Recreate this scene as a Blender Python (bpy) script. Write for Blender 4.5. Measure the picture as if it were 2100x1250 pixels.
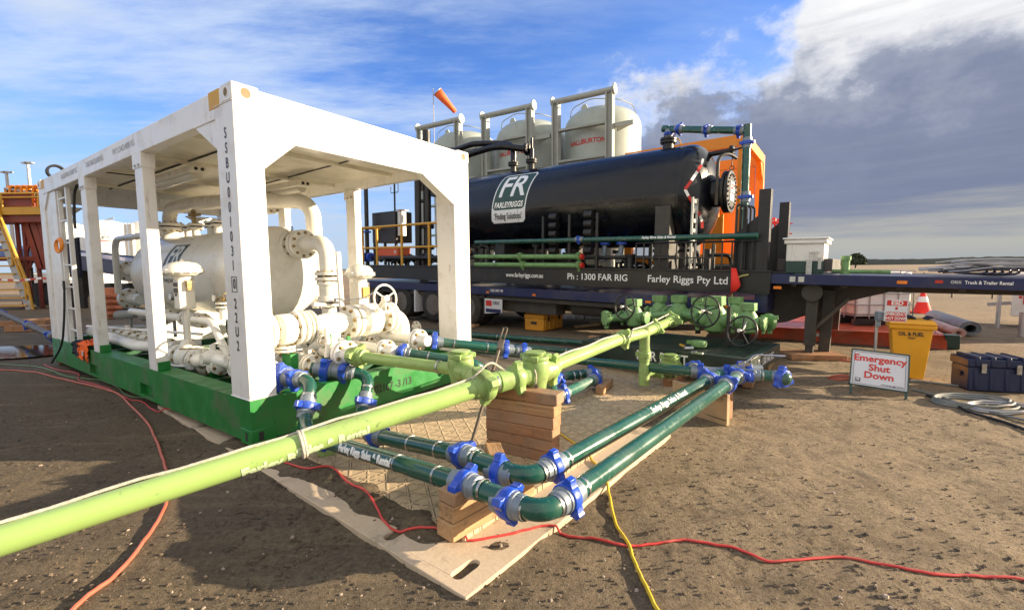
import bpy, bmesh, math, random
from mathutils import Vector, Matrix, noise
from math import pi, sin, cos, radians, atan2, sqrt
random.seed(7)
V = Vector
SC = bpy.context.scene
COL = SC.collection
for o in list(bpy.data.objects): bpy.data.objects.remove(o)

# ------------------------------------------------------------------ camera
FPX, PIT, ROL, HC = 935.4, 0.0809, 0.011, 1.347
cam = bpy.data.objects.new('camera', bpy.data.cameras.new('camera'))
COL.objects.link(cam)
cam.data.sensor_width = 36.0
cam.data.lens = FPX / 2100 * 36
cam.data.clip_start = 0.05
cam.data.clip_end = 9000
cam.matrix_world = Matrix.Translation((0, 0, HC)) @ Matrix.Rotation(pi / 2 - PIT, 4, 'X') @ Matrix.Rotation(-ROL, 4, 'Z')
SC.camera = cam

# ------------------------------------------------------------------ sun, sky, exposure
SUN_DIR = V((1.0, 0.04, 0.25)).normalized()
SUN_EL = math.asin(SUN_DIR.z)
sun = bpy.data.objects.new('sun', bpy.data.lights.new('sun', 'SUN'))
COL.objects.link(sun)
sun.data.energy = 5.0
sun.data.angle = radians(0.5)
sun.data.color = (1.0, 0.82, 0.58)
sun.rotation_euler = SUN_DIR.to_track_quat('Z', 'Y').to_euler()
SC.view_settings.view_transform = 'Standard'
SC.view_settings.look = 'None'
SC.view_settings.exposure = 1.35
SC.view_settings.gamma = 1.0

W = bpy.data.worlds.new('World')
SC.world = W
W.use_nodes = True

class NT:
    """small node-tree writer"""
    def __init__(s, tree):
        s.t = tree
        for n in list(tree.nodes): tree.nodes.remove(n)
    def n(s, kind, **kw):
        nd = s.t.nodes.new(kind)
        ins = kw.pop('ins', {})
        for k, v in kw.items(): setattr(nd, k, v)
        for k, v in ins.items():
            if hasattr(v, 'is_output'): s.t.links.new(v, nd.inputs[k])
            else: nd.inputs[k].default_value = v
        return nd
    def math(s, op, a, b=0.0, c=0.0, clamp=False):
        nd = s.n('ShaderNodeMath', operation=op, use_clamp=clamp, ins={0: a, 1: b, 2: c})
        return nd.outputs[0]
    def ramp(s, fac, stops, interp='LINEAR'):
        nd = s.n('ShaderNodeValToRGB', ins={0: fac})
        cr = nd.color_ramp
        cr.interpolation = interp
        while len(cr.elements) < len(stops): cr.elements.new(0.5)
        for e, (p, c) in zip(cr.elements, stops):
            e.position = p
            e.color = (c, c, c, 1) if isinstance(c, (int, float)) else (c[0], c[1], c[2], 1)
        return nd.outputs[0]
    def mix(s, fac, a, b, mode='MIX'):
        nd = s.n('ShaderNodeMix', data_type='RGBA', blend_type=mode)
        for i, v in ((0, fac), (6, a), (7, b)):
            if hasattr(v, 'is_output'): s.t.links.new(v, nd.inputs[i])
            elif i == 0: nd.inputs[0].default_value = v
            else: nd.inputs[i].default_value = (v[0], v[1], v[2], 1)
        return nd.outputs[2]
    def noise(s, vec, scale, detail=4.0, rough=0.55, out=0):
        ins = {'Scale': scale, 'Detail': detail, 'Roughness': rough}
        if vec is not None: ins['Vector'] = vec
        return s.n('ShaderNodeTexNoise', ins=ins).outputs[out]
    def mrange(s, v, a, b, c=0.0, d=1.0, smooth=True):
        nd = s.n('ShaderNodeMapRange', interpolation_type='SMOOTHSTEP' if smooth else 'LINEAR', ins={0: v, 1: a, 2: b, 3: c, 4: d})
        return nd.outputs[0]

def build_world():
    t = NT(W.node_tree)
    sky = t.n('ShaderNodeTexSky', sky_type='NISHITA', sun_disc=False)
    sky.sun_elevation = SUN_EL
    sky.sun_rotation = atan2(SUN_DIR.x, SUN_DIR.y)
    sky.air_density = 1.0
    sky.dust_density = 0.3
    sky.ozone_density = 2.2
    skyc = t.n('ShaderNodeVectorMath', operation='MULTIPLY', ins={0: sky.outputs[0], 1: (0.050, 0.070, 0.115)}).outputs[0]
    tc = t.n('ShaderNodeTexCoord').outputs['Generated']
    sp = t.n('ShaderNodeSeparateXYZ', ins={0: tc})
    x, y, z = sp.outputs
    az = t.math('MULTIPLY', t.math('ARCTAN2', x, y), 180 / pi)        # degrees, + to the right
    el = t.math('MULTIPLY', t.math('ARCSINE', z), 180 / pi)
    # cirrus: stretched noise on a dome plane
    zz = t.math('MAXIMUM', t.math('ADD', z, 0.10), 0.02)
    pl = t.n('ShaderNodeCombineXYZ', ins={0: t.math('DIVIDE', x, zz), 1: t.math('DIVIDE', y, zz), 2: 0.0}).outputs[0]
    m1 = t.n('ShaderNodeMapping', ins={'Vector': pl, 'Rotation': (0, 0, radians(-35)), 'Scale': (0.55, 1.5, 1)}).outputs[0]
    n1 = t.noise(m1, 1.6, 9, 0.66)
    n1b = t.noise(pl, 0.55, 3, 0.5)
    cir = t.mrange(t.math('ADD', t.math('MULTIPLY', n1, 0.6), t.math('MULTIPLY', n1b, 0.55)), 0.46, 0.68)
    leftw = t.mrange(az, 14.0, -18.0, 0.30, 1.0)
    cir = t.math('MULTIPLY', t.math('MULTIPLY', cir, leftw), 0.82)
    # low puffs near the horizon
    ang = t.n('ShaderNodeCombineXYZ', ins={0: t.math('MULTIPLY', az, 0.05), 1: t.math('MULTIPLY', el, 0.13), 2: 0.0}).outputs[0]
    n2 = t.noise(ang, 1.6, 7, 0.58)
    low = t.math('MULTIPLY', t.mrange(n2, 0.46, 0.66), t.mrange(el, 19.0, 5.0))
    # small white cloud upper left
    bx = t.math('DIVIDE', t.math('ADD', az, 44.0), 5.0); by = t.math('DIVIDE', t.math('SUBTRACT', el, 22.0), 3.2)
    bd = t.math('SQRT', t.math('ADD', t.math('MULTIPLY', bx, bx), t.math('MULTIPLY', by, by)))
    blob = t.math('MULTIPLY', t.mrange(t.math('ADD', bd, t.math('MULTIPLY', t.noise(ang, 3.0, 6), 1.2)), 1.8, 0.6), 0.55)
    # the big grey bank on the right
    azn = t.mrange(az, 0.0, 60.0, smooth=False)
    edge = t.math('MULTIPLY', t.ramp(azn, [(0.0, 0.0), (0.05, 0.10), (0.14, 0.34), (0.33, 0.36), (0.46, 0.35), (0.51, 0.40), (0.55, 0.52), (0.62, 0.54), (0.72, 0.78), (1.0, 0.90)]), 60.0)
    ang2 = t.n('ShaderNodeCombineXYZ', ins={0: t.math('MULTIPLY', az, 0.075), 1: t.math('MULTIPLY', el, 0.105), 2: 0.0}).outputs[0]
    n3 = t.noise(ang2, 2.2, 9, 0.62)
    n4 = t.noise(ang, 0.9, 5, 0.55)
    eo = t.math('ADD', edge, t.math('MULTIPLY', t.math('SUBTRACT', n3, 0.5), 24.0))
    depth = t.math('SUBTRACT', eo, el)
    bank = t.mrange(depth, -1.5, 6.0)
    bank = t.math('MULTIPLY', bank, t.mrange(az, 3.0, 14.0, 0.35, 1.0))
    n5 = t.noise(ang2, 1.3, 8, 0.62)
    lev = t.math('ADD', el, t.math('MULTIPLY', t.math('SUBTRACT', n5, 0.5), 27.0))
    lev = t.math('ADD', lev, t.mrange(depth, 5.0, 0.0, 0.0, 8.0))
    lev = t.math('ADD', lev, t.math('MULTIPLY', t.mrange(az, 30.0, 42.0, 0.0, 5.0), t.mrange(el, 16.0, 24.0)))
    dcol = t.ramp(t.mrange(lev, 8.0, 30.0, smooth=False),
                  [(0.0, (0.083, 0.098, 0.145)), (0.25, (0.095, 0.110, 0.158)), (0.42, (0.135, 0.150, 0.195)), (0.53, (0.25, 0.26, 0.29)), (0.66, (0.35, 0.355, 0.365)), (1.0, (0.40, 0.40, 0.40))])
    streak = t.noise(t.n('ShaderNodeMapping', ins={'Vector': ang, 'Scale': (0.5, 2.2, 1)}).outputs[0], 2.0, 6, 0.6)
    dcol = t.mix(t.math('MULTIPLY', t.mrange(streak, 0.42, 0.72), 0.35), dcol, (0.135, 0.145, 0.18))
    # bright gap under the bank
    gap = t.math('MULTIPLY', t.mrange(t.math('ADD', el, t.math('MULTIPLY', t.math('SUBTRACT', streak, 0.5), 9.0)), 6.2, 2.2), t.mrange(az, 6.0, 28.0))
    dcol = t.mix(t.math('MULTIPLY', gap, 0.9), dcol, (0.20, 0.20, 0.18))
    dcol = t.mix(t.mrange(el, 2.0, 0.0, 0.0, 0.55), dcol, (0.135, 0.15, 0.175))
    WH = (0.28, 0.31, 0.35)
    c = t.mix(cir, skyc, (0.26, 0.31, 0.39))
    c = t.mix(t.math('MULTIPLY', low, 0.7), c, (0.25, 0.29, 0.36))
    c = t.mix(blob, c, WH)
    c = t.mix(t.math('MULTIPLY', t.mrange(el, 22.0, 0.0), 0.65), c, (0.19, 0.24, 0.31))
    c = t.mix(bank, c, dcol)
    # unseen neutral cloud added behind the camera to whiten and brighten shade
    behind_fill = t.mrange(y, 0.12, -0.25)
    c = t.mix(t.math('MULTIPLY', behind_fill, t.mrange(t.noise(tc, 2.2, 6), 0.35, 0.55, 0.55, 1.0)), c, (0.40, 0.385, 0.36))
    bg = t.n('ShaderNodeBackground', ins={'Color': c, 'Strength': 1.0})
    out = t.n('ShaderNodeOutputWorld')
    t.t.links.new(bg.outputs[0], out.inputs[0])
build_world()

# ------------------------------------------------------------------ frames and picture helpers
def ray(px, py):
    X = (px - 1050) / FPX; Y = (625 - py) / FPX
    c, s = cos(ROL), sin(ROL)
    u = X * c + Y * s; v = -X * s + Y * c
    c, s = cos(PIT), sin(PIT)
    return V((u, c + v * s, -s + v * c))
EYE = V((0, 0, HC))
def frame(o, x, y):
    x = V(x).normalized(); y = V(y); y = (y - x * y.dot(x)).normalized(); z = x.cross(y)
    m = Matrix.Identity(4)
    for i in range(3):
        m[i][0], m[i][1], m[i][2], m[i][3] = x[i], y[i], z[i], o[i]
    return m
I4 = Matrix.Identity(4)
YAW = 0.9606
SK = frame((-1.9168, 3.2541, 0.06), (cos(YAW), sin(YAW), 0), (-sin(YAW), cos(YAW), 0))     # skid: u along its short end, v along its long side
TK = frame((-2.08, 11.3, 0.0), (0.782, -0.623, -0.021), (0.623, 0.782, 0))                 # trailer: x towards its gooseneck, y away from the camera
def fp(F, px, py, **k):
    """point of the line of sight through a pixel on a plane of frame F, in frame coordinates"""
    Fi = F.inverted(); o = Fi @ EYE; r = Fi.to_3x3() @ ray(px, py)
    i = {'x': 0, 'y': 1, 'z': 2}[list(k)[0]]
    return o + r * ((list(k.values())[0] - o[i]) / r[i])
def G(px, py, z=0.0): return fp(I4, px, py, z=z)
def D(px, py, y): return fp(I4, px, py, y=y)
def S(u, v, z): return SK @ V((u, v, z))
def meet(p, p2, q, q2):
    d = p2 - p; e = q2 - q
    det = d.x * e.y - d.y * e.x
    t = ((q.x - p.x) * e.y - (q.y - p.y) * e.x) / det
    return p + d * t

# ------------------------------------------------------------------ objects
def tag(o, label=None, cat=None, group=None, kind=None):
    for k, v in (('label', label), ('category', cat), ('group', group), ('kind', kind)):
        if v: o[k] = v
    return o
def thing(name, label, cat, loc=(0, 0, 0), group=None, M=None):
    o = bpy.data.objects.new(name, None); COL.objects.link(o)
    o.empty_display_size = 0.1
    o.matrix_world = M.copy() if M is not None else Matrix.Translation(V(loc))
    return tag(o, label, cat, group)
WM = {}
def wmat(o):
    m = o.matrix_basis.copy()
    p = o.parent
    while p: m = p.matrix_basis @ m; p = p.parent
    return m

class MB:
    def __init__(s, F=None):
        s.F = F or I4; s.v = []; s.f = []; s.m = []; s.cm = 0
    def mat(s, i): s.cm = i; return s
    def add(s, vs, fs):
        n = len(s.v); s.v += [V(p) for p in vs]
        s.f += [[i + n for i in f] for f in fs]; s.m += [s.cm] * len(fs)
        return s
    def box(s, c, d, R=None):
        c = V(c); d = V(d) / 2
        vs = []
        for i in (-1, 1):
            for j in (-1, 1):
                for k in (-1, 1):
                    p = V((i * d.x, j * d.y, k * d.z))
                    vs.append(c + (R @ p if R else p))
        return s.add(vs, [(0, 1, 3, 2), (4, 6, 7, 5), (0, 4, 5, 1), (2, 3, 7, 6), (0, 2, 6, 4), (1, 5, 7, 3)])
    def bb(s, x0, x1, y0, y1, z0, z1): return s.box(((x0 + x1) / 2, (y0 + y1) / 2, (z0 + z1) / 2), (x1 - x0, y1 - y0, z1 - z0))
    def bar(s, a, b, w, h=None, up=(0, 0, 1)):
        a = V(a); b = V(b); h = h or w; d = (b - a); L = d.length; d.normalize()
        up = V(up)
        if abs(d.dot(up)) > 0.98: up = V((0, 1, 0))
        x = d.cross(up).normalized(); z = x.cross(d)
        R = Matrix((x, d, z)).transposed()
        return s.box((a + b) / 2, (w, L, h), R)
    def ring(s, c, d, r, n, up=None, ph=0.0):
        d = V(d).normalized()
        up = V(up) if up else (V((0, 0, 1)) if abs(d.z) < 0.95 else V((1, 0, 0)))
        x = d.cross(up).normalized(); y = x.cross(d)
        return [V(c) + x * (r * cos(ph + 2 * pi * i / n)) + y * (r * sin(ph + 2 * pi * i / n)) for i in range(n)]
    def lathe(s, p, d, prof, n=20, caps=True, ph=0.0):
        p = V(p); d = V(d).normalized(); rings = []; fs = []; vs = []
        for (t, r) in prof: vs += s.ring(p + d * t, d, max(r, 1e-4), n, ph=ph)
        for k in range(len(prof) - 1):
            for i in range(n):
                j = (i + 1) % n
                fs.append((k * n + i, (k + 1) * n + i, (k + 1) * n + j, k * n + j))
        if caps:
            fs.append(tuple(range(n))); b = (len(prof) - 1) * n
            fs.append(tuple(b + n - 1 - i for i in range(n)))
        return s.add(vs, fs)
    def cyl(s, a, b, r, r2=None, n=16, caps=True, ph=0.0):
        a = V(a); b = V(b); d = b - a
        return s.lathe(a, d, [(0, r), (d.length, r if r2 is None else r2)], n, caps, ph)
    def tube(s, pts, r, n=14, fr=0.0, seg=7, caps=True, closed=False):
        pts = [V(p) for p in pts]
        if fr > 0:
            q = [pts[0]]
            for i in range(1, len(pts) - 1):
                a, b, c = pts[i - 1], pts[i], pts[i + 1]
                d1 = (a - b); d2 = (c - b)
                l = min(fr, d1.length * 0.49, d2.length * 0.49)
                d1.normalize(); d2.normalize()
                ca = max(-1, min(1, d1.dot(d2))); th = math.acos(ca)
                if pi - th < 0.05: q.append(b); continue
                p1 = b + d1 * l; p2 = b + d2 * l
                R = l * math.tan(th / 2); bis = (d1 + d2).normalized(); cc = b + bis * (R / sin(th / 2))
                v1 = p1 - cc; v2 = p2 - cc; tot = v1.angle(v2)
                for k in range(seg + 1):
                    t = k / seg
                    q.append(cc + (v1 * sin((1 - t) * tot) + v2 * sin(t * tot)) / sin(tot))
            q.append(pts[-1]); pts = q
        N = len(pts); vs = []; up = None
        for i, p in enumerate(pts):
            if closed: d = pts[(i + 1) % N] - pts[i - 1]
            else: d = pts[min(i + 1, N - 1)] - pts[max(i - 1, 0)]
            d.normalize()
            if up is None: up = V((0, 0, 1)) if abs(d.z) < 0.9 else V((1, 0.2, 0))
            x = d.cross(up).normalized(); up = x.cross(d).normalized()
            rr = r(i / (N - 1)) if callable(r) else r
            vs += [p + x * (rr * cos(2 * pi * k / n)) + up * (rr * sin(2 * pi * k / n)) for k in range(n)]
        fs = []
        for i in range(N if closed else N - 1):
            a = i * n; b = ((i + 1) % N) * n
            for k in range(n):
                j = (k + 1) % n
                fs.append((a + k, b + k, b + j, a + j))
        if caps and not closed:
            fs.append(tuple(range(n))); fs.append(tuple((N - 1) * n + n - 1 - i for i in range(n)))
        return s.add(vs, fs)
    def torus(s, c, d, R, r, N=28, n=8): return s.tube(s.ring(c, d, R, N), r, n, closed=True)
    def prism(s, poly, o, x, y, depth):
        """poly in the (x,y) plane at o, extruded along x cross y"""
        o = V(o); x = V(x).normalized(); y = V(y).normalized(); z = x.cross(y); n = len(poly)
        vs = [o + x * a + y * b for a, b in poly] + [o + x * a + y * b + z * depth for a, b in poly]
        fs = [tuple(range(n))[::-1], tuple(range(n, 2 * n))] + [(i, (i + 1) % n, n + (i + 1) % n, n + i) for i in range(n)]
        return s.add(vs, fs)
    def sphere(s, c, r, n=14, sc=(1, 1, 1)):
        c = V(c); vs = []; fs = []; m = n // 2
        for i in range(m + 1):
            a = pi * i / m
            for k in range(n):
                b = 2 * pi * k / n
                vs.append(c + V((sc[0] * r * sin(a) * cos(b), sc[1] * r * sin(a) * sin(b), sc[2] * r * cos(a))))
        for i in range(m):
            for k in range(n):
                j = (k + 1) % n
                fs.append((i * n + k, (i + 1) * n + k, (i + 1) * n + j, i * n + j))
        return s.add(vs, fs)
    def flange(s, p, d, R, th=0.035, nb=8, b=0.014, gap=0.006, pair=True, ph=0.2):
        """bolted flange (pair) centred at p across axis d; bolts use material 1"""
        p = V(p); d = V(d).normalized(); m0 = s.cm
        ths = [(-gap / 2 - th, -gap / 2), (gap / 2, gap / 2 + th)] if pair else [(0, th)]
        for a, c in ths:
            e = min(0.004, th * 0.2)
            s.lathe(p, d, [(a, R - e), (a + e, R), (c - e, R), (c, R - e)], 28)
        if gap and pair:
            s.cm = 2; s.cyl(p - d * gap * 0.6, p + d * gap * 0.6, R * 0.78, n=20); s.cm = m0
        s.cm = 1
        a0, a1 = (ths[0][0], ths[-1][1])
        for q in s.ring(p, d, R * 0.80, nb, ph=ph):
            s.cyl(q + d * (a0 - b * 1.3), q + d * (a1 + b * 1.3), b * 0.62, n=6)
            s.cyl(q + d * (a1), q + d * (a1 + b * 0.9), b, n=6)
            s.cyl(q + d * (a0 - b * 0.9), q + d * (a0), b, n=6)
        s.cm = m0
        return s
    def build(s, name, mats, parent=None, label=None, cat=None, group=None, kind=None, bev=0.0, smooth=True, M=None, ang=38, jitter=0.0):
        if not isinstance(mats, (list, tuple)): mats = [mats]
        wv = [s.F @ p for p in s.v]
        if parent is not None: base = wmat(parent); Mo = I4
        elif M is not None: base = M; Mo = M
        else:
            xs = [p.x for p in wv]; ys = [p.y for p in wv]; zs = [p.z for p in wv]
            Mo = Matrix.Translation(((min(xs) + max(xs)) / 2, (min(ys) + max(ys)) / 2, min(zs))); base = Mo
        bi = base.inverted()
        me = bpy.data.meshes.new(name)
        me.from_pydata([bi @ p for p in wv], [], s.f)
        for m in mats: me.materials.append(m)
        for i, p in enumerate(me.polygons): p.material_index = min(s.m[i], len(mats) - 1)
        bm = bmesh.new(); bm.from_mesh(me)
        bmesh.ops.recalc_face_normals(bm, faces=bm.faces)
        if smooth:
            a = radians(ang)
            for f in bm.faces: f.smooth = True
            for e in bm.edges:
                if len(e.link_faces) == 2 and e.calc_face_angle(0) > a: e.smooth = False
        bm.to_mesh(me); bm.free()
        o = bpy.data.objects.new(name, me); COL.objects.link(o)
        if parent is not None: o.parent = parent
        o.matrix_basis = Mo
        if bev:
            b = o.modifiers.new('edge', 'BEVEL'); b.width = bev; b.segments = 2; b.limit_method = 'ANGLE'; b.angle_limit = radians(50)
        return tag(o, label, cat, group, kind)

def _split(s):
    par = list(range(len(s.v)))
    def f(a):
        while par[a] != a: par[a] = par[par[a]]; a = par[a]
        return a
    for fc in s.f:
        for k in fc[1:]: par[f(k)] = f(fc[0])
    groups = {}
    for i, fc in enumerate(s.f): groups.setdefault(f(fc[0]), []).append(i)
    for g in groups.values():
        m = MB(s.F); mp = {}
        for i in g:
            for k in s.f[i]:
                if k not in mp: mp[k] = len(m.v); m.v.append(s.v[k])
            m.f.append([mp[k] for k in s.f[i]]); m.m.append(s.m[i])
        yield m
def build_each(s, name, mats, parent, **kw):
    """every separate piece becomes a part of its own"""
    o = None
    for m in _split(s): q = m.build(name, mats, parent, **kw); o = o or q
    return o
MB.build_each = build_each

def copy_tree(o, parent=None):
    c = o.copy(); COL.objects.link(c); c.parent = parent
    for ch in [k for k in bpy.data.objects if k.parent == o]: copy_tree(ch, c)
    return c

_txt = {}
def text_geo(txt, size=1.0, bold=0.0, sx=1.0, shear=0.0, align='CENTER', res=3):
    cu = bpy.data.curves.new('lettering_source', 'FONT')
    cu.body = txt; cu.size = size; cu.offset = bold; cu.shear = shear
    cu.align_x = align; cu.align_y = 'CENTER'; cu.resolution_u = res
    cu.fill_mode = 'FRONT'
    ob = bpy.data.objects.new('lettering_source', cu)
    me = bpy.data.meshes.new_from_object(ob)
    vs = [(v.co.x * sx, v.co.y) for v in me.vertices]
    fs = [tuple(p.vertices) for p in me.polygons]
    bpy.data.objects.remove(ob); bpy.data.curves.remove(cu); bpy.data.meshes.remove(me)
    return vs, fs
def add_text(mb, txt, o, x, y, size, bold=0.0, sx=1.0, shear=0.0, align='CENTER', lift=0.002, res=3, wrap=None):
    """flat or wrapped lettering; wrap(a,b) maps text plane coordinates to a point"""
    vs, fs = text_geo(txt, size, bold, sx, shear, align, res)
    if wrap is None:
        o = V(o); x = V(x).normalized(); y = V(y).normalized(); n = x.cross(y)
        mb.add([o + x * a + y * b + n * lift for a, b in vs], fs)
        return
    bm = bmesh.new()
    bv = [bm.verts.new((a, b, 0)) for a, b in vs]
    for f in fs:
        try: bm.faces.new([bv[i] for i in f])
        except ValueError: pass
    ys = [b for a, b in vs]; k = size / 7; yy = min(ys) + k
    while yy < max(ys):
        bmesh.ops.bisect_plane(bm, geom=bm.verts[:] + bm.edges[:] + bm.faces[:], plane_co=(0, yy, 0), plane_no=(0, 1, 0)); yy += k
    bm.verts.index_update()
    mb.add([wrap(v.co.x, v.co.y) for v in bm.verts], [tuple(v.index for v in f.verts) for f in bm.faces])
    bm.free()
# ------------------------------------------------------------------ materials
def mat(name, col, rough=0.5, metal=0.0, var=0.12, scale=6.0, bump=0.0, bscale=60.0, dirt=None, dirt_amt=0.0, coat=0.0, spec=0.5, scratch=None, scr_amt=0.0, sstretch=(1, 1, 1), dscale=2.2):
    m = bpy.data.materials.new(name); m.use_nodes = True
    t = NT(m.node_tree)
    tc = t.n('ShaderNodeTexCoord').outputs['Object']
    n = t.noise(tc, scale, 5, 0.6)
    lo = tuple(c * (1 - var) for c in col); hi = tuple(min(1, c * (1 + var)) for c in col)
    c = t.ramp(n, [(0.3, lo), (0.7, hi)])
    r = t.mrange(n, 0.3, 0.7, max(0.02, rough - 0.08), min(1, rough + 0.08))
    if dirt_amt:
        d = t.noise(tc, dscale, 8, 0.68)
        fd = t.math('MULTIPLY', t.mrange(d, 0.48, 0.66), dirt_amt)
        c = t.mix(fd, c, dirt or (0.16, 0.12, 0.085))
        r = t.math('ADD', r, t.math('MULTIPLY', fd, 0.35), clamp=True)
    if scr_amt:
        mp = t.n('ShaderNodeMapping', ins={'Vector': tc, 'Scale': sstretch}).outputs[0]
        s2 = t.noise(mp, 26.0, 7, 0.75)
        s3 = t.noise(tc, 2.6, 4, 0.6)
        c = t.mix(t.math('MULTIPLY', t.math('MULTIPLY', t.mrange(s2, 0.58, 0.64), t.mrange(s3, 0.38, 0.60)), scr_amt), c, scratch)
    b = t.n('ShaderNodeBsdfPrincipled', ins={'Base Color': c, 'Roughness': r, 'Metallic': metal, 'Coat Weight': coat, 'Specular IOR Level': spec})
    if bump:
        bn = t.noise(tc, bscale, 4, 0.6)
        bp = t.n('ShaderNodeBump', ins={'Strength': bump, 'Distance': 0.01, 'Height': bn})
        t.t.links.new(bp.outputs[0], b.inputs['Normal'])
    t.t.links.new(b.outputs[0], t.n('ShaderNodeOutputMaterial').inputs[0])
    return m

M = {}
M['white'] = mat('white_paint', (0.82, 0.805, 0.78), 0.38, var=0.03, dirt=(0.40, 0.32, 0.23), dirt_amt=0.30, bump=0.07, bscale=9, coat=0.15, dscale=3.2, scratch=(0.33, 0.20, 0.11), scr_amt=0.45, sstretch=(.5, .5, .07))
M['cream'] = mat('cream_paint', (0.84, 0.815, 0.735), 0.33, var=0.03, dirt=(0.50, 0.41, 0.27), dirt_amt=0.25, bump=0.05, bscale=14, coat=0.2, dscale=4.5)
M['roofpaint'] = mat('roof_lining_paint', (0.84, 0.80, 0.68), 0.45, var=0.05, dirt=(0.40, 0.30, 0.17), dirt_amt=0.25, bump=0.08, bscale=4)
M['bolt'] = mat('yellow_zinc_bolt', (0.36, 0.26, 0.12), 0.40, 0.7, var=0.4, scale=30)
M['gasket'] = mat('gasket_black', (0.03, 0.03, 0.03), 0.7)
M['green'] = mat('frame_green_paint', (0.014, 0.185, 0.034), 0.42, var=0.12, dirt=(0.10, 0.085, 0.05), dirt_amt=0.55, bump=0.06, bscale=20, scratch=(0.10, 0.20, 0.12), scr_amt=0.25, dscale=3.0)
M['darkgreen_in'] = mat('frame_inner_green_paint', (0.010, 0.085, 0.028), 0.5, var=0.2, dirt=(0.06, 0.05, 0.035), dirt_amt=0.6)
M['lime'] = mat('lime_pipe_paint', (0.31, 0.46, 0.135), 0.36, var=0.05, scale=3, dirt=(0.20, 0.24, 0.10), dirt_amt=0.45, bump=0.03, bscale=30, scratch=(0.10, 0.14, 0.06), scr_amt=0.70, coat=0.15)
M['lime_valve'] = mat('lime_valve_paint', (0.265, 0.40, 0.125), 0.42, var=0.12, scale=14, dirt=(0.16, 0.13, 0.05), dirt_amt=0.55, bump=0.18, bscale=50, dscale=8)
M['mint'] = mat('mint_valve_paint', (0.17, 0.33, 0.12), 0.42, var=0.14, scale=14, dirt=(0.10, 0.12, 0.05), dirt_amt=0.5, bump=0.18, bscale=50, dscale=8)
M['pipe'] = mat('dark_green_pipe_paint', (0.011, 0.082, 0.060), 0.22, var=0.15, scale=5, dirt=(0.14, 0.15, 0.11), dirt_amt=0.30, bump=0.03, bscale=40, scratch=(0.26, 0.32, 0.28), scr_amt=0.55, coat=0.25, sstretch=(1, 1, 0.5))
M['pipe_worn'] = mat('worn_green_pipe_paint', (0.030, 0.135, 0.100), 0.36, var=0.2, scale=4, dirt=(0.20, 0.22, 0.16), dirt_amt=0.55, bump=0.04, bscale=40, scratch=(0.38, 0.44, 0.38), scr_amt=0.85, coat=0.1, sstretch=(1, 1, 0.5))
M['union'] = mat('blue_union_paint', (0.012, 0.070, 0.50), 0.34, var=0.12, scale=12, dirt=(0.10, 0.12, 0.16), dirt_amt=0.35, bump=0.22, bscale=45, coat=0.1, dscale=9, scratch=(0.30, 0.34, 0.42), scr_amt=0.55)
M['collar'] = mat('grey_primer_collar', (0.22, 0.26, 0.30), 0.42, 0.35, var=0.12, scale=20, dirt=(0.13, 0.12, 0.10), dirt_amt=0.3, dscale=10)
M['steel'] = mat('bare_steel', (0.45, 0.45, 0.44), 0.32, 0.9, var=0.15, scale=20)
M['darksteel'] = mat('dark_rusty_steel', (0.13, 0.11, 0.09), 0.55, 0.6, var=0.3, scale=20, dirt=(0.14, 0.07, 0.03), dirt_amt=0.4, dscale=9)
M['black'] = mat('black_gloss_paint', (0.004, 0.005, 0.009), 0.25, var=0.2, scale=2, bump=0.05, bscale=3, coat=0.12, spec=0.38, dirt=(0.035, 0.034, 0.032), dirt_amt=0.16)
M['blackm'] = mat('black_satin_paint', (0.014, 0.014, 0.015), 0.42, var=0.25, dirt=(0.07, 0.06, 0.045), dirt_amt=0.30)
M['deck'] = mat('deck_black_green_paint', (0.010, 0.026, 0.020), 0.45, var=0.25, dirt=(0.09, 0.08, 0.06), dirt_amt=0.35, scratch=(0.10, 0.12, 0.10), scr_amt=0.3)
M['navy'] = mat('navy_blue_paint', (0.008, 0.015, 0.080), 0.38, var=0.15, dirt=(0.07, 0.065, 0.06), dirt_amt=0.35, coat=0.1)
M['chassis'] = mat('grimy_chassis', (0.055, 0.050, 0.045), 0.65, var=0.3, dirt=(0.11, 0.09, 0.065), dirt_amt=0.6)
M['rubber'] = mat('tyre_rubber', (0.022, 0.021, 0.020), 0.8, var=0.2, dirt=(0.10, 0.08, 0.06), dirt_amt=0.5, bump=0.1)
M['rim'] = mat('dusty_wheel_rim', (0.16, 0.14, 0.12), 0.55, 0.4, var=0.2, dirt=(0.12, 0.09, 0.06), dirt_amt=0.6)
M['silo'] = mat('silo_grey_paint', (0.40, 0.44, 0.40), 0.42, var=0.05, scale=2, dirt=(0.28, 0.29, 0.24), dirt_amt=0.3, bump=0.05, bscale=2, sstretch=(1, 1, 0.1))
M['siloframe'] = mat('silo_frame_paint', (0.37, 0.39, 0.35), 0.5, var=0.07, dirt=(0.26, 0.24, 0.2), dirt_amt=0.35)
M['orange'] = mat('orange_paint', (0.86, 0.27, 0.014), 0.42, var=0.06, dirt=(0.45, 0.16, 0.04), dirt_amt=0.25)
M['bund'] = mat('orange_red_bund_vinyl', (0.62, 0.095, 0.035), 0.35, var=0.2, dirt=(0.32, 0.16, 0.09), dirt_amt=0.5, bump=0.7, bscale=6, coat=0.2)
M['yellow'] = mat('yellow_rail_paint', (0.62, 0.32, 0.03), 0.45, var=0.08, dirt=(0.3, 0.18, 0.05), dirt_amt=0.25)
M['bin'] = mat('yellow_bin_plastic', (0.82, 0.37, 0.012), 0.38, var=0.04, dirt=(0.45, 0.28, 0.06), dirt_amt=0.25)
M['toolbox'] = mat('orange_box_plastic', (0.66, 0.29, 0.02), 0.45, var=0.05, dirt=(0.38, 0.2, 0.05), dirt_amt=0.3)
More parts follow.
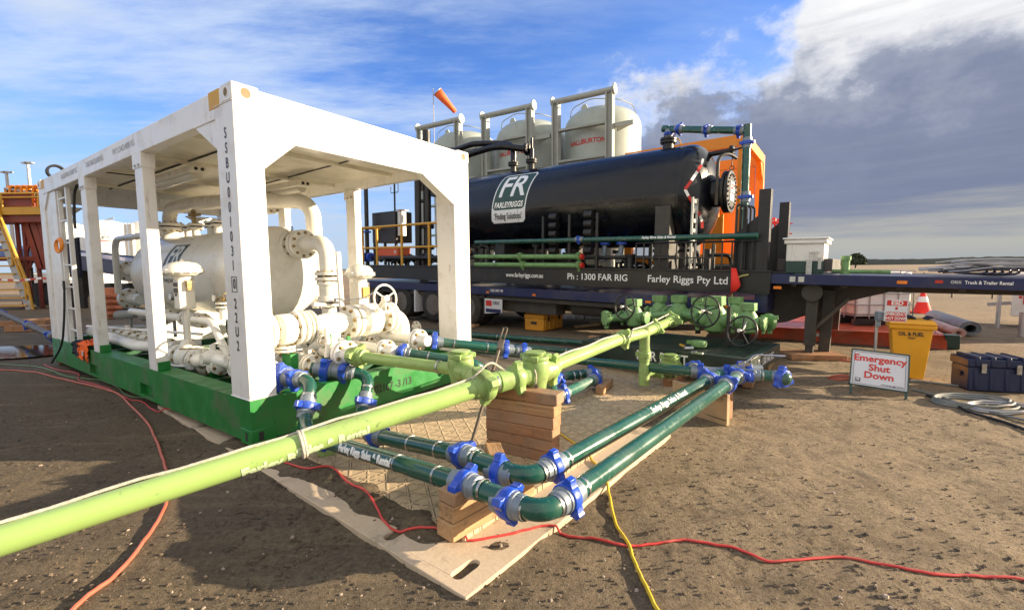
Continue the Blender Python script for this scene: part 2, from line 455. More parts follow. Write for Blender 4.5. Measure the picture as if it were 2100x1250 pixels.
M['red'] = mat('red_paint', (0.60, 0.030, 0.018), 0.4, var=0.1, dirt=(0.3, 0.07, 0.04), dirt_amt=0.2)
M['redcord'] = mat('red_cord_rubber', (0.62, 0.050, 0.045), 0.45, var=0.1, dirt=(0.30, 0.13, 0.09), dirt_amt=0.45, dscale=6)
M['orangecord'] = mat('dusty_orange_cord_rubber', (0.52, 0.12, 0.07), 0.55, var=0.1, dirt=(0.28, 0.14, 0.1), dirt_amt=0.6, dscale=6)
M['yellowcord'] = mat('yellow_cord_rubber', (0.66, 0.46, 0.03), 0.45, var=0.1, dirt=(0.35, 0.25, 0.08), dirt_amt=0.45, dscale=6)
M['rope'] = mat('grey_white_rope', (0.50, 0.46, 0.38), 0.8, var=0.25, scale=60, bump=0.5, bscale=160)
M['hose'] = mat('grey_hose_rubber', (0.20, 0.21, 0.20), 0.5, var=0.15, dirt=(0.16, 0.13, 0.1), dirt_amt=0.5)
M['blackhose'] = mat('black_hose_rubber', (0.02, 0.02, 0.02), 0.5, var=0.2)
M['sock'] = mat('windsock_fabric', (0.95, 0.16, 0.04), 0.7, var=0.05)
M['flag'] = mat('red_flag_fabric', (0.85, 0.035, 0.02), 0.7, var=0.06)
M['hivis'] = mat('hi_vis_orange_fabric', (0.90, 0.14, 0.02), 0.8, var=0.15, bump=0.4, bscale=20)
M['navycloth'] = mat('navy_fabric', (0.012, 0.014, 0.028), 0.85, var=0.2, bump=0.4, bscale=20)
M['maroon'] = mat('maroon_steel_paint', (0.22, 0.040, 0.030), 0.5, var=0.15, dirt=(0.12, 0.07, 0.05), dirt_amt=0.5)
M['bluebeam'] = mat('mid_blue_paint', (0.05, 0.10, 0.34), 0.45, var=0.08, dirt=(0.10, 0.10, 0.14), dirt_amt=0.3)
M['brick'] = mat('terracotta_rubber', (0.50, 0.17, 0.08), 0.6, var=0.1, dirt=(0.3, 0.13, 0.08), dirt_amt=0.4)
M['letter_w'] = mat('white_lettering', (0.88, 0.88, 0.86), 0.5, var=0.03)
M['letter_pale'] = mat('pale_worn_lettering', (0.55, 0.68, 0.42), 0.5, var=0.15, scale=40)
M['letter_k'] = mat('black_lettering', (0.02, 0.02, 0.022), 0.5, var=0.05)
M['letter_g'] = mat('grey_faded_lettering', (0.42, 0.42, 0.43), 0.5, var=0.2, scale=30)
M['letter_r'] = mat('red_lettering', (0.55, 0.02, 0.02), 0.5, var=0.03)
M['logo_g'] = mat('dark_green_logo', (0.018, 0.060, 0.048), 0.35, var=0.06)
M['logo_grey'] = mat('grey_logo_backing', (0.78, 0.80, 0.82), 0.4, var=0.04)
M['logo_dk'] = mat('charcoal_logo', (0.06, 0.085, 0.085), 0.4, var=0.06)
M['sign'] = mat('white_sign_board', (0.66, 0.66, 0.70), 0.35, var=0.03, dirt=(0.4, 0.36, 0.32), dirt_amt=0.2)
M['signframe'] = mat('dark_green_sign_frame', (0.02, 0.06, 0.05), 0.4)
M['ibc'] = mat('white_tote_plastic', (0.72, 0.68, 0.64), 0.35, var=0.05, dirt=(0.5, 0.4, 0.32), dirt_amt=0.25)
M['galv'] = mat('galvanised_tube', (0.42, 0.41, 0.41), 0.4, 0.6, var=0.1)
M['tarp_in'] = mat('black_tarp_lining', (0.02, 0.025, 0.025), 0.5, var=0.3)
M['tarp_w'] = mat('pale_pink_tarp', (0.55, 0.38, 0.33), 0.6, var=0.15, bump=0.6, bscale=9, dirt=(0.35, 0.22, 0.16), dirt_amt=0.5)
M['tarp_g'] = mat('grey_tarp', (0.24, 0.25, 0.27), 0.6, var=0.2, bump=0.6, bscale=9, dirt=(0.22, 0.17, 0.14), dirt_amt=0.4)
M['bluebox'] = mat('navy_box_plastic', (0.010, 0.018, 0.060), 0.50, var=0.08, dirt=(0.05, 0.05, 0.06), dirt_amt=0.2)
M['tankw'] = mat('far_white_tank_paint', (0.80, 0.78, 0.74), 0.45, var=0.03, dirt=(0.6, 0.55, 0.46), dirt_amt=0.25)
M['lens'] = mat('lamp_lens_plastic', (0.62, 0.60, 0.52), 0.15, var=0.05, coat=0.4)
M['gfence'] = mat('bright_green_mesh', (0.03, 0.30, 0.14), 0.7, var=0.15)
M['bush'] = mat('dark_leaf', (0.035, 0.055, 0.025), 0.8, var=0.4, scale=2)
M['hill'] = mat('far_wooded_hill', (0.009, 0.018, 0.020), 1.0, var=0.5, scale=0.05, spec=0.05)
M['genset'] = mat('orange_red_box_paint', (0.72, 0.13, 0.045), 0.45, var=0.06)
M['refl'] = mat('reflective_patch', (0.55, 0.55, 0.50), 0.3, var=0.1)
M['amber'] = mat('amber_marker_lens', (0.85, 0.22, 0.02), 0.25, var=0.1)

def wood(name, a, b):
    m = bpy.data.materials.new(name); m.use_nodes = True
    t = NT(m.node_tree)
    tc = t.n('ShaderNodeTexCoord').outputs['Object']
    oi = t.n('ShaderNodeObjectInfo').outputs['Random']
    off = t.n('ShaderNodeVectorMath', operation='ADD', ins={0: tc, 1: t.n('ShaderNodeCombineXYZ', ins={0: t.math('MULTIPLY', oi, 9.0), 1: t.math('MULTIPLY', oi, 5.0), 2: oi}).outputs[0]}).outputs[0]
    mp = t.n('ShaderNodeMapping', ins={'Vector': off, 'Scale': (1.2, 16, 16)}).outputs[0]
    g = t.noise(mp, 3.2, 8, 0.65)
    g2 = t.noise(off, 5.0, 6, 0.65)
    c = t.ramp(g, [(0.25, a), (0.75, b)])
    c = t.mix(t.mrange(oi, 0, 1, 0.0, 0.6, False), c, (b[0] * 0.60, b[1] * 0.42, b[2] * 0.34))
    c = t.mix(t.math('MULTIPLY', t.mrange(g2, 0.52, 0.68), 0.65), c, (0.10, 0.055, 0.030))
    g3 = t.noise(off, 1.7, 5, 0.6)
    c = t.mix(t.math('MULTIPLY', t.mrange(g3, 0.48, 0.66), 0.40), c, (0.30, 0.25, 0.19))
    crk = t.noise(t.n('ShaderNodeMapping', ins={'Vector': off, 'Scale': (0.5, 14, 14)}).outputs[0], 2.2, 4, 0.6)
    ck = t.mrange(crk, 0.335, 0.30)
    c = t.mix(t.math('MULTIPLY', ck, 0.85), c, (0.05, 0.03, 0.02))
    g = t.math('SUBTRACT', g, t.math('MULTIPLY', ck, 0.8))
    bp = t.n('ShaderNodeBump', ins={'Strength': 0.8, 'Distance': 0.008, 'Height': g})
    bs = t.n('ShaderNodeBsdfPrincipled', ins={'Base Color': c, 'Roughness': 0.75, 'Normal': bp.outputs[0]})
    t.t.links.new(bs.outputs[0], t.n('ShaderNodeOutputMaterial').inputs[0])
    return m
M['wood'] = wood('sawn_timber', (0.32, 0.175, 0.080), (0.58, 0.37, 0.185))
M['wood_red'] = wood('red_gum_timber', (0.27, 0.125, 0.060), (0.50, 0.27, 0.130))
M['ply'] = wood('pale_plywood', (0.50, 0.36, 0.19), (0.66, 0.50, 0.30))

def ground_mat():
    m = bpy.data.materials.new('gravelly_dirt'); m.use_nodes = True
    t = NT(m.node_tree)
    tc = t.n('ShaderNodeTexCoord').outputs['Object']
    big = t.noise(tc, 0.35, 5, 0.6); mid = t.noise(tc, 2.6, 8, 0.7); fine = t.noise(tc, 38, 6, 0.75); vf = t.noise(tc, 160, 3, 0.7)
    c = t.ramp(fine, [(0.30, (0.082, 0.062, 0.040)), (0.50, (0.145, 0.112, 0.074)), (0.72, (0.225, 0.176, 0.120))])
    sx = t.n('ShaderNodeSeparateXYZ', ins={0: tc}).outputs[0]
    clay = t.mrange(t.math('ADD', sx, t.math('MULTIPLY', t.math('SUBTRACT', big, 0.5), 5.0)), -0.6, 2.4)
    c = t.mix(clay, c, t.ramp(fine, [(0.30, (0.150, 0.106, 0.066)), (0.50, (0.275, 0.208, 0.132)), (0.75, (0.40, 0.305, 0.20))]))
    c = t.mix(t.math('MULTIPLY', t.mrange(mid, 0.50, 0.66), 0.55), c, (0.115, 0.082, 0.050))
    # long wheel-track streaks
    mp = t.n('ShaderNodeMapping', ins={'Vector': tc, 'Rotation': (0, 0, radians(-22)), 'Scale': (0.5, 3.2, 1)}).outputs[0]
    st = t.noise(mp, 1.6, 6, 0.65)
    c = t.mix(t.math('MULTIPLY', t.mrange(st, 0.50, 0.68), 0.35), c, (0.33, 0.245, 0.150))
    # scattered grit
    vo = t.n('ShaderNodeTexVoronoi', ins={'Vector': tc, 'Scale': 75.0})
    grit = t.mrange(vo.outputs['Distance'], 0.30, 0.16)
    pick = t.mrange(t.n('ShaderNodeSeparateColor', ins={0: vo.outputs['Color']}).outputs[0], 0.80, 0.84)
    gm = t.math('MULTIPLY', grit, pick)
    c = t.mix(t.math('MULTIPLY', gm, 0.75), c, t.ramp(t.n('ShaderNodeSeparateColor', ins={0: vo.outputs['Color']}).outputs[1], [(0.2, (0.09, 0.08, 0.07)), (0.8, (0.42, 0.36, 0.29))]))
    clod = t.math('MULTIPLY', t.mrange(t.noise(tc, 17.0, 6, 0.72), 0.56, 0.66), t.mrange(t.noise(tc, 1.1, 4, 0.6), 0.42, 0.60))
    c = t.mix(t.math('MULTIPLY', clod, 0.60), c, (0.085, 0.060, 0.038))
    # distant paddock tint
    sp = t.n('ShaderNodeSeparateXYZ', ins={0: tc})
    far = t.mrange(sp.outputs[1], 9.0, 26.0)
    c = t.mix(t.math('MULTIPLY', far, 0.8), c, t.ramp(t.noise(t.n('ShaderNodeMapping', ins={'Vector': tc, 'Scale': (0.25, 1, 1)}).outputs[0], 0.35, 6, 0.65), [(0.35, (0.20, 0.155, 0.115)), (0.65, (0.38, 0.265, 0.155))]))
    wet = t.mrange(t.math('ADD', t.math('MULTIPLY', mid, 0.5), big), 0.55, 1.0)
    h = t.math('ADD', t.math('ADD', t.math('MULTIPLY', fine, 0.55), t.math('MULTIPLY', vf, 0.30)), t.math('MULTIPLY', gm, 0.5))
    h = t.math('ADD', h, t.math('ADD', t.math('MULTIPLY', mid, 0.8), t.math('MULTIPLY', clod, 0.5)))
    bp = t.n('ShaderNodeBump', ins={'Strength': 1.0, 'Distance': 0.030, 'Height': h})
    bs = t.n('ShaderNodeBsdfPrincipled', ins={'Base Color': c, 'Roughness': 0.92, 'Specular IOR Level': 0.25, 'Normal': bp.outputs[0]})
    t.t.links.new(bs.outputs[0], t.n('ShaderNodeOutputMaterial').inputs[0])
    return m
M['ground'] = ground_mat()

def mat_board(name, pattern):
    """composite ground mat; the textured kind has raised ribs in a triangle lattice"""
    m = bpy.data.materials.new(name); m.use_nodes = True
    t = NT(m.node_tree)
    tc = t.n('ShaderNodeTexCoord').outputs['Object']
    n = t.noise(tc, 2.4, 8, 0.68); f = t.noise(tc, 55, 5, 0.7)
    c = t.ramp(f, [(0.3, (0.46, 0.34, 0.205)), (0.7, (0.60, 0.46, 0.29))]) if pattern else t.ramp(f, [(0.3, (0.52, 0.40, 0.27)), (0.7, (0.60, 0.48, 0.35))])
    h = t.math('MULTIPLY', f, 0.10)
    if pattern:
        ribs = None
        for a in (0, 60, 120):
            mp = t.n('ShaderNodeMapping', ins={'Vector': tc, 'Rotation': (0, 0, radians(a + 4))}).outputs[0]
            s = t.n('ShaderNodeSeparateXYZ', ins={0: mp})
            w = t.math('ABSOLUTE', t.math('SUBTRACT', t.math('FRACT', t.math('DIVIDE', s.outputs[1], 0.112)), 0.5))
            l = t.mrange(w, 0.40, 0.47)
            dash = t.mrange(t.math('ABSOLUTE', t.math('SUBTRACT', t.math('FRACT', t.math('DIVIDE', s.outputs[0], 0.1293)), 0.5)), 0.05, 0.10)
            l = t.math('MULTIPLY', l, dash)
            ribs = l if ribs is None else t.math('MAXIMUM', ribs, l)
        h = t.math('ADD', h, ribs)
        c = t.mix(t.math('MULTIPLY', ribs, 0.4), c, (0.62, 0.48, 0.31))
    sw = t.math('MULTIPLY', t.mrange(n, 0.52, 0.68), 0.55 if pattern else 0.8)
    c = t.mix(sw, c, t.ramp(f, [(0.3, (0.10, 0.078, 0.055)), (0.7, (0.20, 0.155, 0.11))]))
    bp = t.n('ShaderNodeBump', ins={'Strength': 1.0, 'Distance': 0.016, 'Height': h})
    bs = t.n('ShaderNodeBsdfPrincipled', ins={'Base Color': c, 'Roughness': 0.8, 'Specular IOR Level': 0.3, 'Normal': bp.outputs[0]})
    t.t.links.new(bs.outputs[0], t.n('ShaderNodeOutputMaterial').inputs[0])
    return m
M['mat_rib'] = mat_board('ribbed_mat_composite', True)
M['mat_flat'] = mat_board('smooth_mat_composite', False)

def water_mat():
    m = bpy.data.materials.new('puddle_water'); m.use_nodes = True
    t = NT(m.node_tree)
    tc = t.n('ShaderNodeTexCoord').outputs['Object']
    bp = t.n('ShaderNodeBump', ins={'Strength': 0.10, 'Distance': 0.01, 'Height': t.noise(tc, 9, 3)})
    bs = t.n('ShaderNodeBsdfPrincipled', ins={'Base Color': (0.05, 0.04, 0.03, 1), 'Roughness': 0.03, 'Normal': bp.outputs[0]})
    t.t.links.new(bs.outputs[0], t.n('ShaderNodeOutputMaterial').inputs[0])
    return m
M['water'] = water_mat()

def tape_mat():
    m = bpy.data.materials.new('red_white_tape'); m.use_nodes = True
    t = NT(m.node_tree)
    uv = t.n('ShaderNodeAttribute', attribute_name='band')
    c = t.mix(t.math('GREATER_THAN', t.math('FRACT', uv.outputs['Fac']), 0.5), (0.75, 0.75, 0.73), (0.62, 0.03, 0.025))
    bs = t.n('ShaderNodeBsdfPrincipled', ins={'Base Color': c, 'Roughness': 0.4})
    t.t.links.new(bs.outputs[0], t.n('ShaderNodeOutputMaterial').inputs[0])
    return m
M['tape'] = tape_mat()

M['hole'] = mat('casting_hole_shade', (0.22, 0.16, 0.08), 0.7)
WB = [M['cream'], M['bolt'], M['gasket']]
# ------------------------------------------------------------------ the setting
def axis(lo, hi, step, far, grow=1.22):
    out = []; x = lo
    while x <= hi: out.append(x); x += step
    s = step
    while out[-1] < far: s *= grow; out.append(out[-1] + s)
    s = step; pre = []; x = lo
    while x > -far: s *= grow; x -= s; pre.append(x)
    return pre[::-1] + out
PILES = [(G(700, 975), 0.13, 0.040), (G(620, 925), 0.16, 0.045), (G(760, 1010), 0.10, 0.030), (G(1015, 1128), 0.07, 0.030),
         (G(1085, 1110), 0.07, 0.028), (G(880, 1070), 0.07, 0.026), (G(560, 900), 0.18, 0.035)]
for _k in range(15):
    _t = _k / 14; _a = G(575 + 345 * _t, 915 + 172 * _t)
    PILES.append((V((_a.x - .05, _a.y - .07, 0)), 0.07 + 0.03 * random.random(), 0.021 + 0.012 * random.random()))
for _k in range(4): PILES.append((G(420 + 60 * _k, 880 + 32 * _k), .13, .028))
RUTS = [((0.4, 1.35), (6.5, 3.0)), ((1.2, 2.55), (6.5, 4.15)), ((-4.5, 1.3), (-.9, 2.2))]
def gh(x, y):
    d = max(abs(x) - 6, y - 9, 0)
    k = 1.0 / (1 + d * 0.25)
    h = 0.016 * noise.noise((x * 0.9, y * 0.9, 0)) + 0.011 * noise.noise((x * 3.1, y * 3.1, 5)) + 0.0065 * noise.noise((x * 9, y * 9, 9)) + 0.003 * noise.noise((x * 23, y * 23, 1))
    h *= k
    for ra, rb in RUTS:
        dx, dy = rb[0] - ra[0], rb[1] - ra[1]; L = sqrt(dx * dx + dy * dy); s_ = ((x - ra[0]) * dx + (y - ra[1]) * dy) / L; d_ = ((x - ra[0]) * dy - (y - ra[1]) * dx) / L + .05 * noise.noise((s_ * .7, 0, 3))
        if abs(d_) < .5 and -1 < s_ < L + 1:
            w_ = math.exp(-(d_ / .13) ** 4) * (0.6 + .4 * noise.noise((s_ * 1.5, 2, 2)))
            h += -0.010 * w_ + 0.008 * math.exp(-((abs(d_) - .20) / .05) ** 2) + .0035 * w_ * sin(s_ * 6.283 / .11 + 9 * abs(d_))
    for c, s, a in PILES:
        q = (x - c.x) ** 2 + (y - c.y) ** 2
        if q < 9 * s * s: h += a * math.exp(-q / (2 * s * s))
    return h - 0.004
def make_ground():
    xs = axis(-4.2, 5.4, 0.030, 6000, 1.16); ys = axis(0.9, 6.5, 0.030, 6000, 1.16)
    ys = [y for y in ys if y > -60]
    vs = [(x, y, gh(x, y)) for y in ys for x in xs]
    nx = len(xs)
    fs = [(j * nx + i, j * nx + i + 1, (j + 1) * nx + i + 1, (j + 1) * nx + i) for j in range(len(ys) - 1) for i in range(nx - 1)]
    me = bpy.data.meshes.new('ground'); me.from_pydata(vs, [], fs); me.materials.append(M['ground'])
    me.polygons.foreach_set('use_smooth', [True] * len(fs))
    o = bpy.data.objects.new('ground', me); COL.objects.link(o)
    tag(o, kind='structure')
make_ground()

def make_gravel():
    mb = MB()
    r = random.Random(3)
    for k in range(6500):
        if k < 4600: p = G(r.uniform(-80, 2180), 800 + 450 * r.random() ** 0.8)
        else: p = G(r.uniform(-80, 2180), 690 + 180 * r.random())
        q = SK.inverted() @ p
        if -0.1 < q.x < 2.6 and -0.1 < q.y < 6: continue
        s = 0.0022 + 0.0095 * r.random() ** 3.5
        if k % 80 == 0: s = r.uniform(0.009, 0.016)
        z = gh(p.x, p.y)
        c = V((p.x, p.y, z + s * 0.3))
        ax = [V((r.uniform(.6, 1.3) * s, 0, 0)), V((0, r.uniform(.6, 1.3) * s, 0)), V((0, 0, r.uniform(.4, .8) * s))]
        R = Matrix.Rotation(r.uniform(0, 6), 3, 'Z')
        pts = []
        for a in range(5): pts.append(c + R @ (ax[0] * cos(a * 1.2566) + ax[1] * sin(a * 1.2566)) * r.uniform(.8, 1.15))
        top = [c + R @ (ax[0] * cos(a * 1.2566 + .5) + ax[1] * sin(a * 1.2566 + .5)) * r.uniform(.45, .7) + ax[2] * r.uniform(.7, 1.1) for a in range(5)]
        mb.mat(0 if r.random() < 0.88 else 1)
        mb.add(pts + top, [(i, (i + 1) % 5, 5 + (i + 1) % 5, 5 + i) for i in range(5)] + [(5, 6, 7, 8, 9)])
    g1 = mat('grey_brown_stone', (0.12, 0.088, 0.06), 0.9, var=0.55, scale=4)
    g2 = mat('pale_stone', (0.36, 0.28, 0.22), 0.85, var=0.35, scale=5)
    mb.build('gravel', [g1, g2], kind='stuff', smooth=False)
make_gravel()

def make_hills():
    mb = MB(); vs = []
    n = 160
    for i in range(n + 1):
        az = radians(22 + 40 * i / n); R = 900
        h = 2.5 + 6 * (0.5 + 0.5 * noise.noise((i * 0.035, 3, 0))) * min(1, i / 25) + 1.6 * noise.noise((i * 0.45, 0, 2)) + 3.0 * min(1, i / 60)
        for k, (rr, hh) in enumerate([(R - 150, -1), (R - 70, h * 0.55), (R, h), (R + 300, -1)]):
            vs.append((rr * sin(az), rr * cos(az), hh))
    fs = [(i * 4 + k, i * 4 + k + 1, i * 4 + 5 + k, i * 4 + 4 + k) for i in range(n) for k in range(3)]
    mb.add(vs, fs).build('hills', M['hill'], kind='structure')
    mb = MB(); vs = []
    for i in range(n + 1):
        az = radians(-62 + 84 * i / n); R = 1600
        h = 3.0 + 3.0 * noise.noise((i * 0.08, 7, 0))
        for rr, hh in [(R - 60, -1), (R, h), (R + 100, -1)]: vs.append((rr * sin(az), rr * cos(az), hh))
    fs = [(i * 3 + k, i * 3 + k + 1, i * 3 + 4 + k, i * 3 + 3 + k) for i in range(n) for k in range(2)]
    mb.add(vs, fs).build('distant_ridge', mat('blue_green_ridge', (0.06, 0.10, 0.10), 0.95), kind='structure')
make_hills()

# composite mats under the pipes
TIP = G(955, 1222, 0.030)
MA = V((0.63, 0.777, 0)).normalized(); MBX = V((-0.777, 0.63, 0)).normalized()
def slab_with_slots(name, F, lx, ly, z0, z1, slots, m, label, cat):
    loops = [[(0, 0), (lx, 0), (lx, ly), (0, ly)]]
    for (cx, cy, L, w) in slots:
        loops.append([(cx + (L * 0.5 if cos(a) > 0 else -L * 0.5) + w * cos(a), cy + w * sin(a)) for a in [pi * 2 * (k + .5) / 24 for k in range(24)]])
    mb = MB(F); bm = bmesh.new(); es = []
    for lp in loops:
        vs = [bm.verts.new((x, y, z1)) for x, y in lp]
        es += [bm.edges.new((vs[i], vs[(i + 1) % len(vs)])) for i in range(len(vs))]
    bmesh.ops.triangle_fill(bm, use_beauty=True, use_dissolve=False, edges=es)
    bm.verts.index_update()
    mb.add([v.co for v in bm.verts], [tuple(v.index for v in f.verts) for f in bm.faces]); bm.free()
    k = 0
    for lp in loops:
        n = len(lp); b0 = len(mb.v); mb.v += [V((x, y, z0)) for x, y in lp]
        for i in range(n): mb.f.append([k + i, k + (i + 1) % n, b0 + (i + 1) % n, b0 + i]); mb.m.append(0)
        k += n
    return mb.build(name, m, label=label, cat=cat, M=F, bev=0.004)
F1 = frame((TIP.x, TIP.y, 0), MA, MBX)
def f1(px, py): 
    q = F1.inverted() @ G(px, py, 0.03); return q.x, q.y
s1 = f1(955, 1163); s2 = f1(815, 1088)
slab_with_slots('ground_mat', F1, 2.30, 4.3, -0.012, 0.024, [(s1[0], s1[1], 0.09, 0.030), (s2[0], s2[1], 0.09, 0.030)], M['mat_flat'],
                'smooth pale tan ground mat with oval slots, half buried in dirt in the foreground', 'ground mat')
T2 = G(950, 1112, 0.02)
F2 = frame((T2.x, T2.y, 0), MA, MBX)
slab_with_slots('ground_mat', F2, 4.27, 2.44, 0.012, 0.055, [], M['mat_rib'],
                'ribbed tan ground mat with raised triangle pattern under the timber stack and blue unions', 'ground mat')
F3 = frame(F2 @ V((0.35, 2.46, 0)), MA, MBX)
slab_with_slots('ground_mat', F3, 4.27, 2.2, 0.004, 0.045, [], M['mat_rib'],
                'ribbed tan ground mat lying beneath the green base of the white-framed skid', 'ground mat')
ZM = 0.055

# puddle at the far left
def puddle(name, c, rx, ry, z=0.024):
    mb = MB(); pts = []
    for i in range(40):
        a = 2 * pi * i / 40
        k = 1 + 0.30 * noise.noise((cos(a) * 1.3, sin(a) * 1.3, c.x))
        pts.append((c.x + rx * k * cos(a), c.y + ry * k * sin(a), z))
    mb.add(pts, [tuple(range(40))]).build(name, M['water'], kind='structure')
puddle('puddle', G(-10, 724), 1.6, 0.7)
# ------------------------------------------------------------------ white-framed process skid (frame SK: u right/back, v left/back)
SL, SW, SH, SG = 5.898, 2.504, 2.591, 0.342
skid = thing('process_skid', 'white open-frame container skid on a green base holding a cream pressure vessel and valves', 'process skid', M=SK)
def sb(): return MB(SK)
# green base frame
m = sb()
def long_rail(u0, u1):
    z0, z1 = 0.02, SG
    pk = [(1.95, 2.30), (3.72, 4.07)]
    vv = 0.0
    m.bb(u0, u1, 0.0, SL, 0.17, z1)                 # upper band
    for a, b in [(0.0, 1.95), (2.30, 3.72), (4.07, SL)]: m.bb(u0 + .001, u1 - .001, a, b, z0, 0.17)
    for a, b in pk: m.bb(u0 + .002, u1 - .002, a, b, z0, 0.05); m.bb(u0 + 0.05, u1 - 0.03, a + 0.001, b - 0.001, 0.05, 0.17)
long_rail(0.0, 0.17); long_rail(SW - 0.17, SW)
m.bb(0.17, SW - 0.17, 0.0, 0.15, 0.02, SG - 0.003); m.bb(0.17, SW - 0.17, SL - 0.15, SL, 0.02, SG - 0.003)
m.bb(0.17, SW - 0.17, 0.001, 0.003, 0.03, 0.05)
m.build('base_frame', M['green'], skid, bev=0.006)
m = sb()
for u, v in ((0, 0), (SW - .178, 0), (0, SL - .162), (SW - .178, SL - .162)):
    m.bb(u - .004, u + .182, v - .004, v + .166, 0.0, 0.118)
m.build_each('corner_casting', M['green'], skid, bev=0.006)
m = sb()                                               # dark slots of the bottom near casting
m.bb(0.05, 0.085, -0.0065, -0.003, 0.03, 0.095); m.bb(-0.0065, -0.003, 0.055, 0.085, 0.03, 0.095)
m.build_each('casting_slot', M['gasket'], skid)
m = sb()
for v in (0.62, 1.3, 2.1, 2.9, 3.6, 4.3, 5.0): m.bb(0.17, SW - .17, v, v + .10, 0.12, 0.26)
for u in (0.75, 1.6): m.bb(u, u + .09, 0.15, SL - .15, 0.10, 0.262)
m.bb(0.17, SW - .17, 0.15, SL - .15, 0.05, 0.062)
m.build_each('cross_member', M['darkgreen_in'], skid)
for (px, py) in ((1, 1),):
    m = sb(); add_text(m, '02167 -3 /13', S(0, 0, 0) * 0 + V((1.33, 0, 0.17)), (1, 0, 0), (0, 0, 1), 0.105, 0.002, 0.85, lift=0.003)
    m.build('lettering', M['letter_k'], skid)

# white corner posts, rails, castings
def post(name, u0, u1, v0, v1, z0=SG, z1=SH - 0.12, mt='white'):
    m = sb(); m.bb(u0, u1, v0, v1, z0, z1); return m.build(name, M[mt], skid, bev=0.006)
post('corner_post', 0.0, 0.20, 0.0, 0.275)
post('corner_post', SW - .25, SW, 0.0, 0.275)
post('corner_post', 0.0, 0.20, SL - .25, SL)
post('corner_post', SW - .2, SW, SL - .25, SL)
for u, v in ((0, 0), (SW - .178, 0), (0, SL - .162), (SW - .178, SL - .162)):
    m = sb(); m.bb(u - .004, u + .182, v - .004, v + .166, SH - 0.118, SH + 0.004)
    c = m.build('top_casting', M['white'], skid, bev=0.008)
    # flat discs, the shade inside the casting openings painted as dark colour
    m = sb()
    vf, vd = (v - .0045, -1) if v < 1 else (v + .1665, 1)
    m.lathe((u + .089, vf, SH - .058), (0, vd, 0), [(0, .037), (.0015, .037)], 20)
    uf, ud = (u - .0045, -1) if u < 1 else (u + .1825, 1)
    m.lathe((uf, v + .081, SH - .058), (ud, 0, 0), [(0, .030), (.0015, .030)], 20)
    m.build_each('casting_hole', M['hole'], c)
    m = sb(); m.torus((u + .089, vf, SH - .058), (0, 1, 0), .038, .0035); m.torus((uf, v + .081, SH - .058), (1, 0, 0), .031, .003)
    m.build_each('slot_rim', M['white'], c)
# top rails
m = sb()
m.bb(0.182, SW - .182, 0.0, 0.12, 2.25, SH - .012)
m.bb(0.182, SW - .182, SL - .12, SL, 2.30, SH - .012)
m.bb(0.0, 0.09, 0.166, SL - .166, 2.385, SH - .012); m.bb(SW - .09, SW, 0.166, SL - .166, 2.385, SH - .012)
m.build('top_rail', M['white'], skid, bev=0.006)
m = sb()
for (u, v, z) in ((0, .275, 2.385), (0, SL - .25, 2.385)): m.tube([(-.001, v, 2.384), (-.001, v + (.36 if v < 1 else -.25), 2.384)], .004, 6)
m.tube([(.2, -.001, 2.249), (SW - .25, -.001, 2.249)], .003, 6); m.tube([(-.001, 0, SH - .122), (-.001, .275, SH - .122)], .004, 6); m.tube([(0, -.001, SH - .122), (.2, -.001, SH - .122)], .004, 6)
m.tube([(-.001, .0, SG + .004), (-.001, .28, SG + .004)], .005, 6); m.tube([(0, -.001, SG + .004), (.2, -.001, SG + .004)], .005, 6)
m.build_each('weld_bead', M['white'], skid)
# gussets
m = sb()
for s in (0, 1):
    f = (lambda u: u) if s == 0 else (lambda u: SW - u)
    if s == 0: poly = [(0.20, 2.25), (0.20, 2.03), (0.45, 2.25)]
    else: poly = [(SW - .25, 2.25), (SW - .25, 1.99), (SW - .72, 2.25)]
    m.prism(poly, (0, 0.118, 0), (1, 0, 0), (0, 0, 1), 0.116)
    m.prism(poly, (0, SL - .002, 0), (1, 0, 0), (0, 0, 1), 0.116)
for uu in (0.088, SW - .002):
    for (va, vb, vc) in ((.275, .275, .63), (SL - .25, SL - .25, SL - .50)):
        m.prism([(va, 2.385), (va, 2.17), (vc, 2.385)], (uu - .086, 0, 0), (0, 1, 0), (0, 0, 1), 0.086)
m.build_each('gusset', M['white'], skid, bev=0.004)
# roof lining with ribs
m = sb(); m.bb(0.09, SW - .09, 0.12, SL - .12, 2.50, 2.515)
for v in (1.2, 2.4, 3.6, 4.8): m.bb(0.09, SW - .09, v, v + .05, 2.46, 2.4995)
m.build('roof_panel', M['roofpaint'], skid)
for (px, py) in ((650, 349), (676, 343)):
    q = fp(SK, px, py, z=2.495)
    m = sb(); m.lathe(q, (0, 0, 1), [(0, .05), (0.004, .05)], 24); m.build('drain_cover', M['white'], skid)
# mid posts, with cleats
def midpost(u0, u1, v0, v1):
    o = post('mid_post', u0, u1, v0, v1, SG, 2.385)
    m = sb(); m.bb(u0 - .006, u1 + .006, v0 - .006, v1 + .03, 2.25, 2.384); m.build('cleat', M['white'], o, bev=0.004)
    m = sb(); m.bb(u0 + .01, u1 + .012, v0 - .012, v1 + .012, SG + .001, SG + .085); m.build('foot_cleat', M['green'], o, bev=0.004)
    m = sb(); uo = u0 - .006
    for vv in (v0 + .05, v1 - .05): m.cyl((uo, vv, 2.275), (uo - .012, vv, 2.275), .013, n=6)
    m.build_each('bolt', M['steel'], o)
for v0 in (1.80, 3.62): midpost(0.0, 0.10, v0, v0 + 0.19)
for v0 in (1.96, 3.75): midpost(SW - .10, SW, v0, v0 + 0.19)
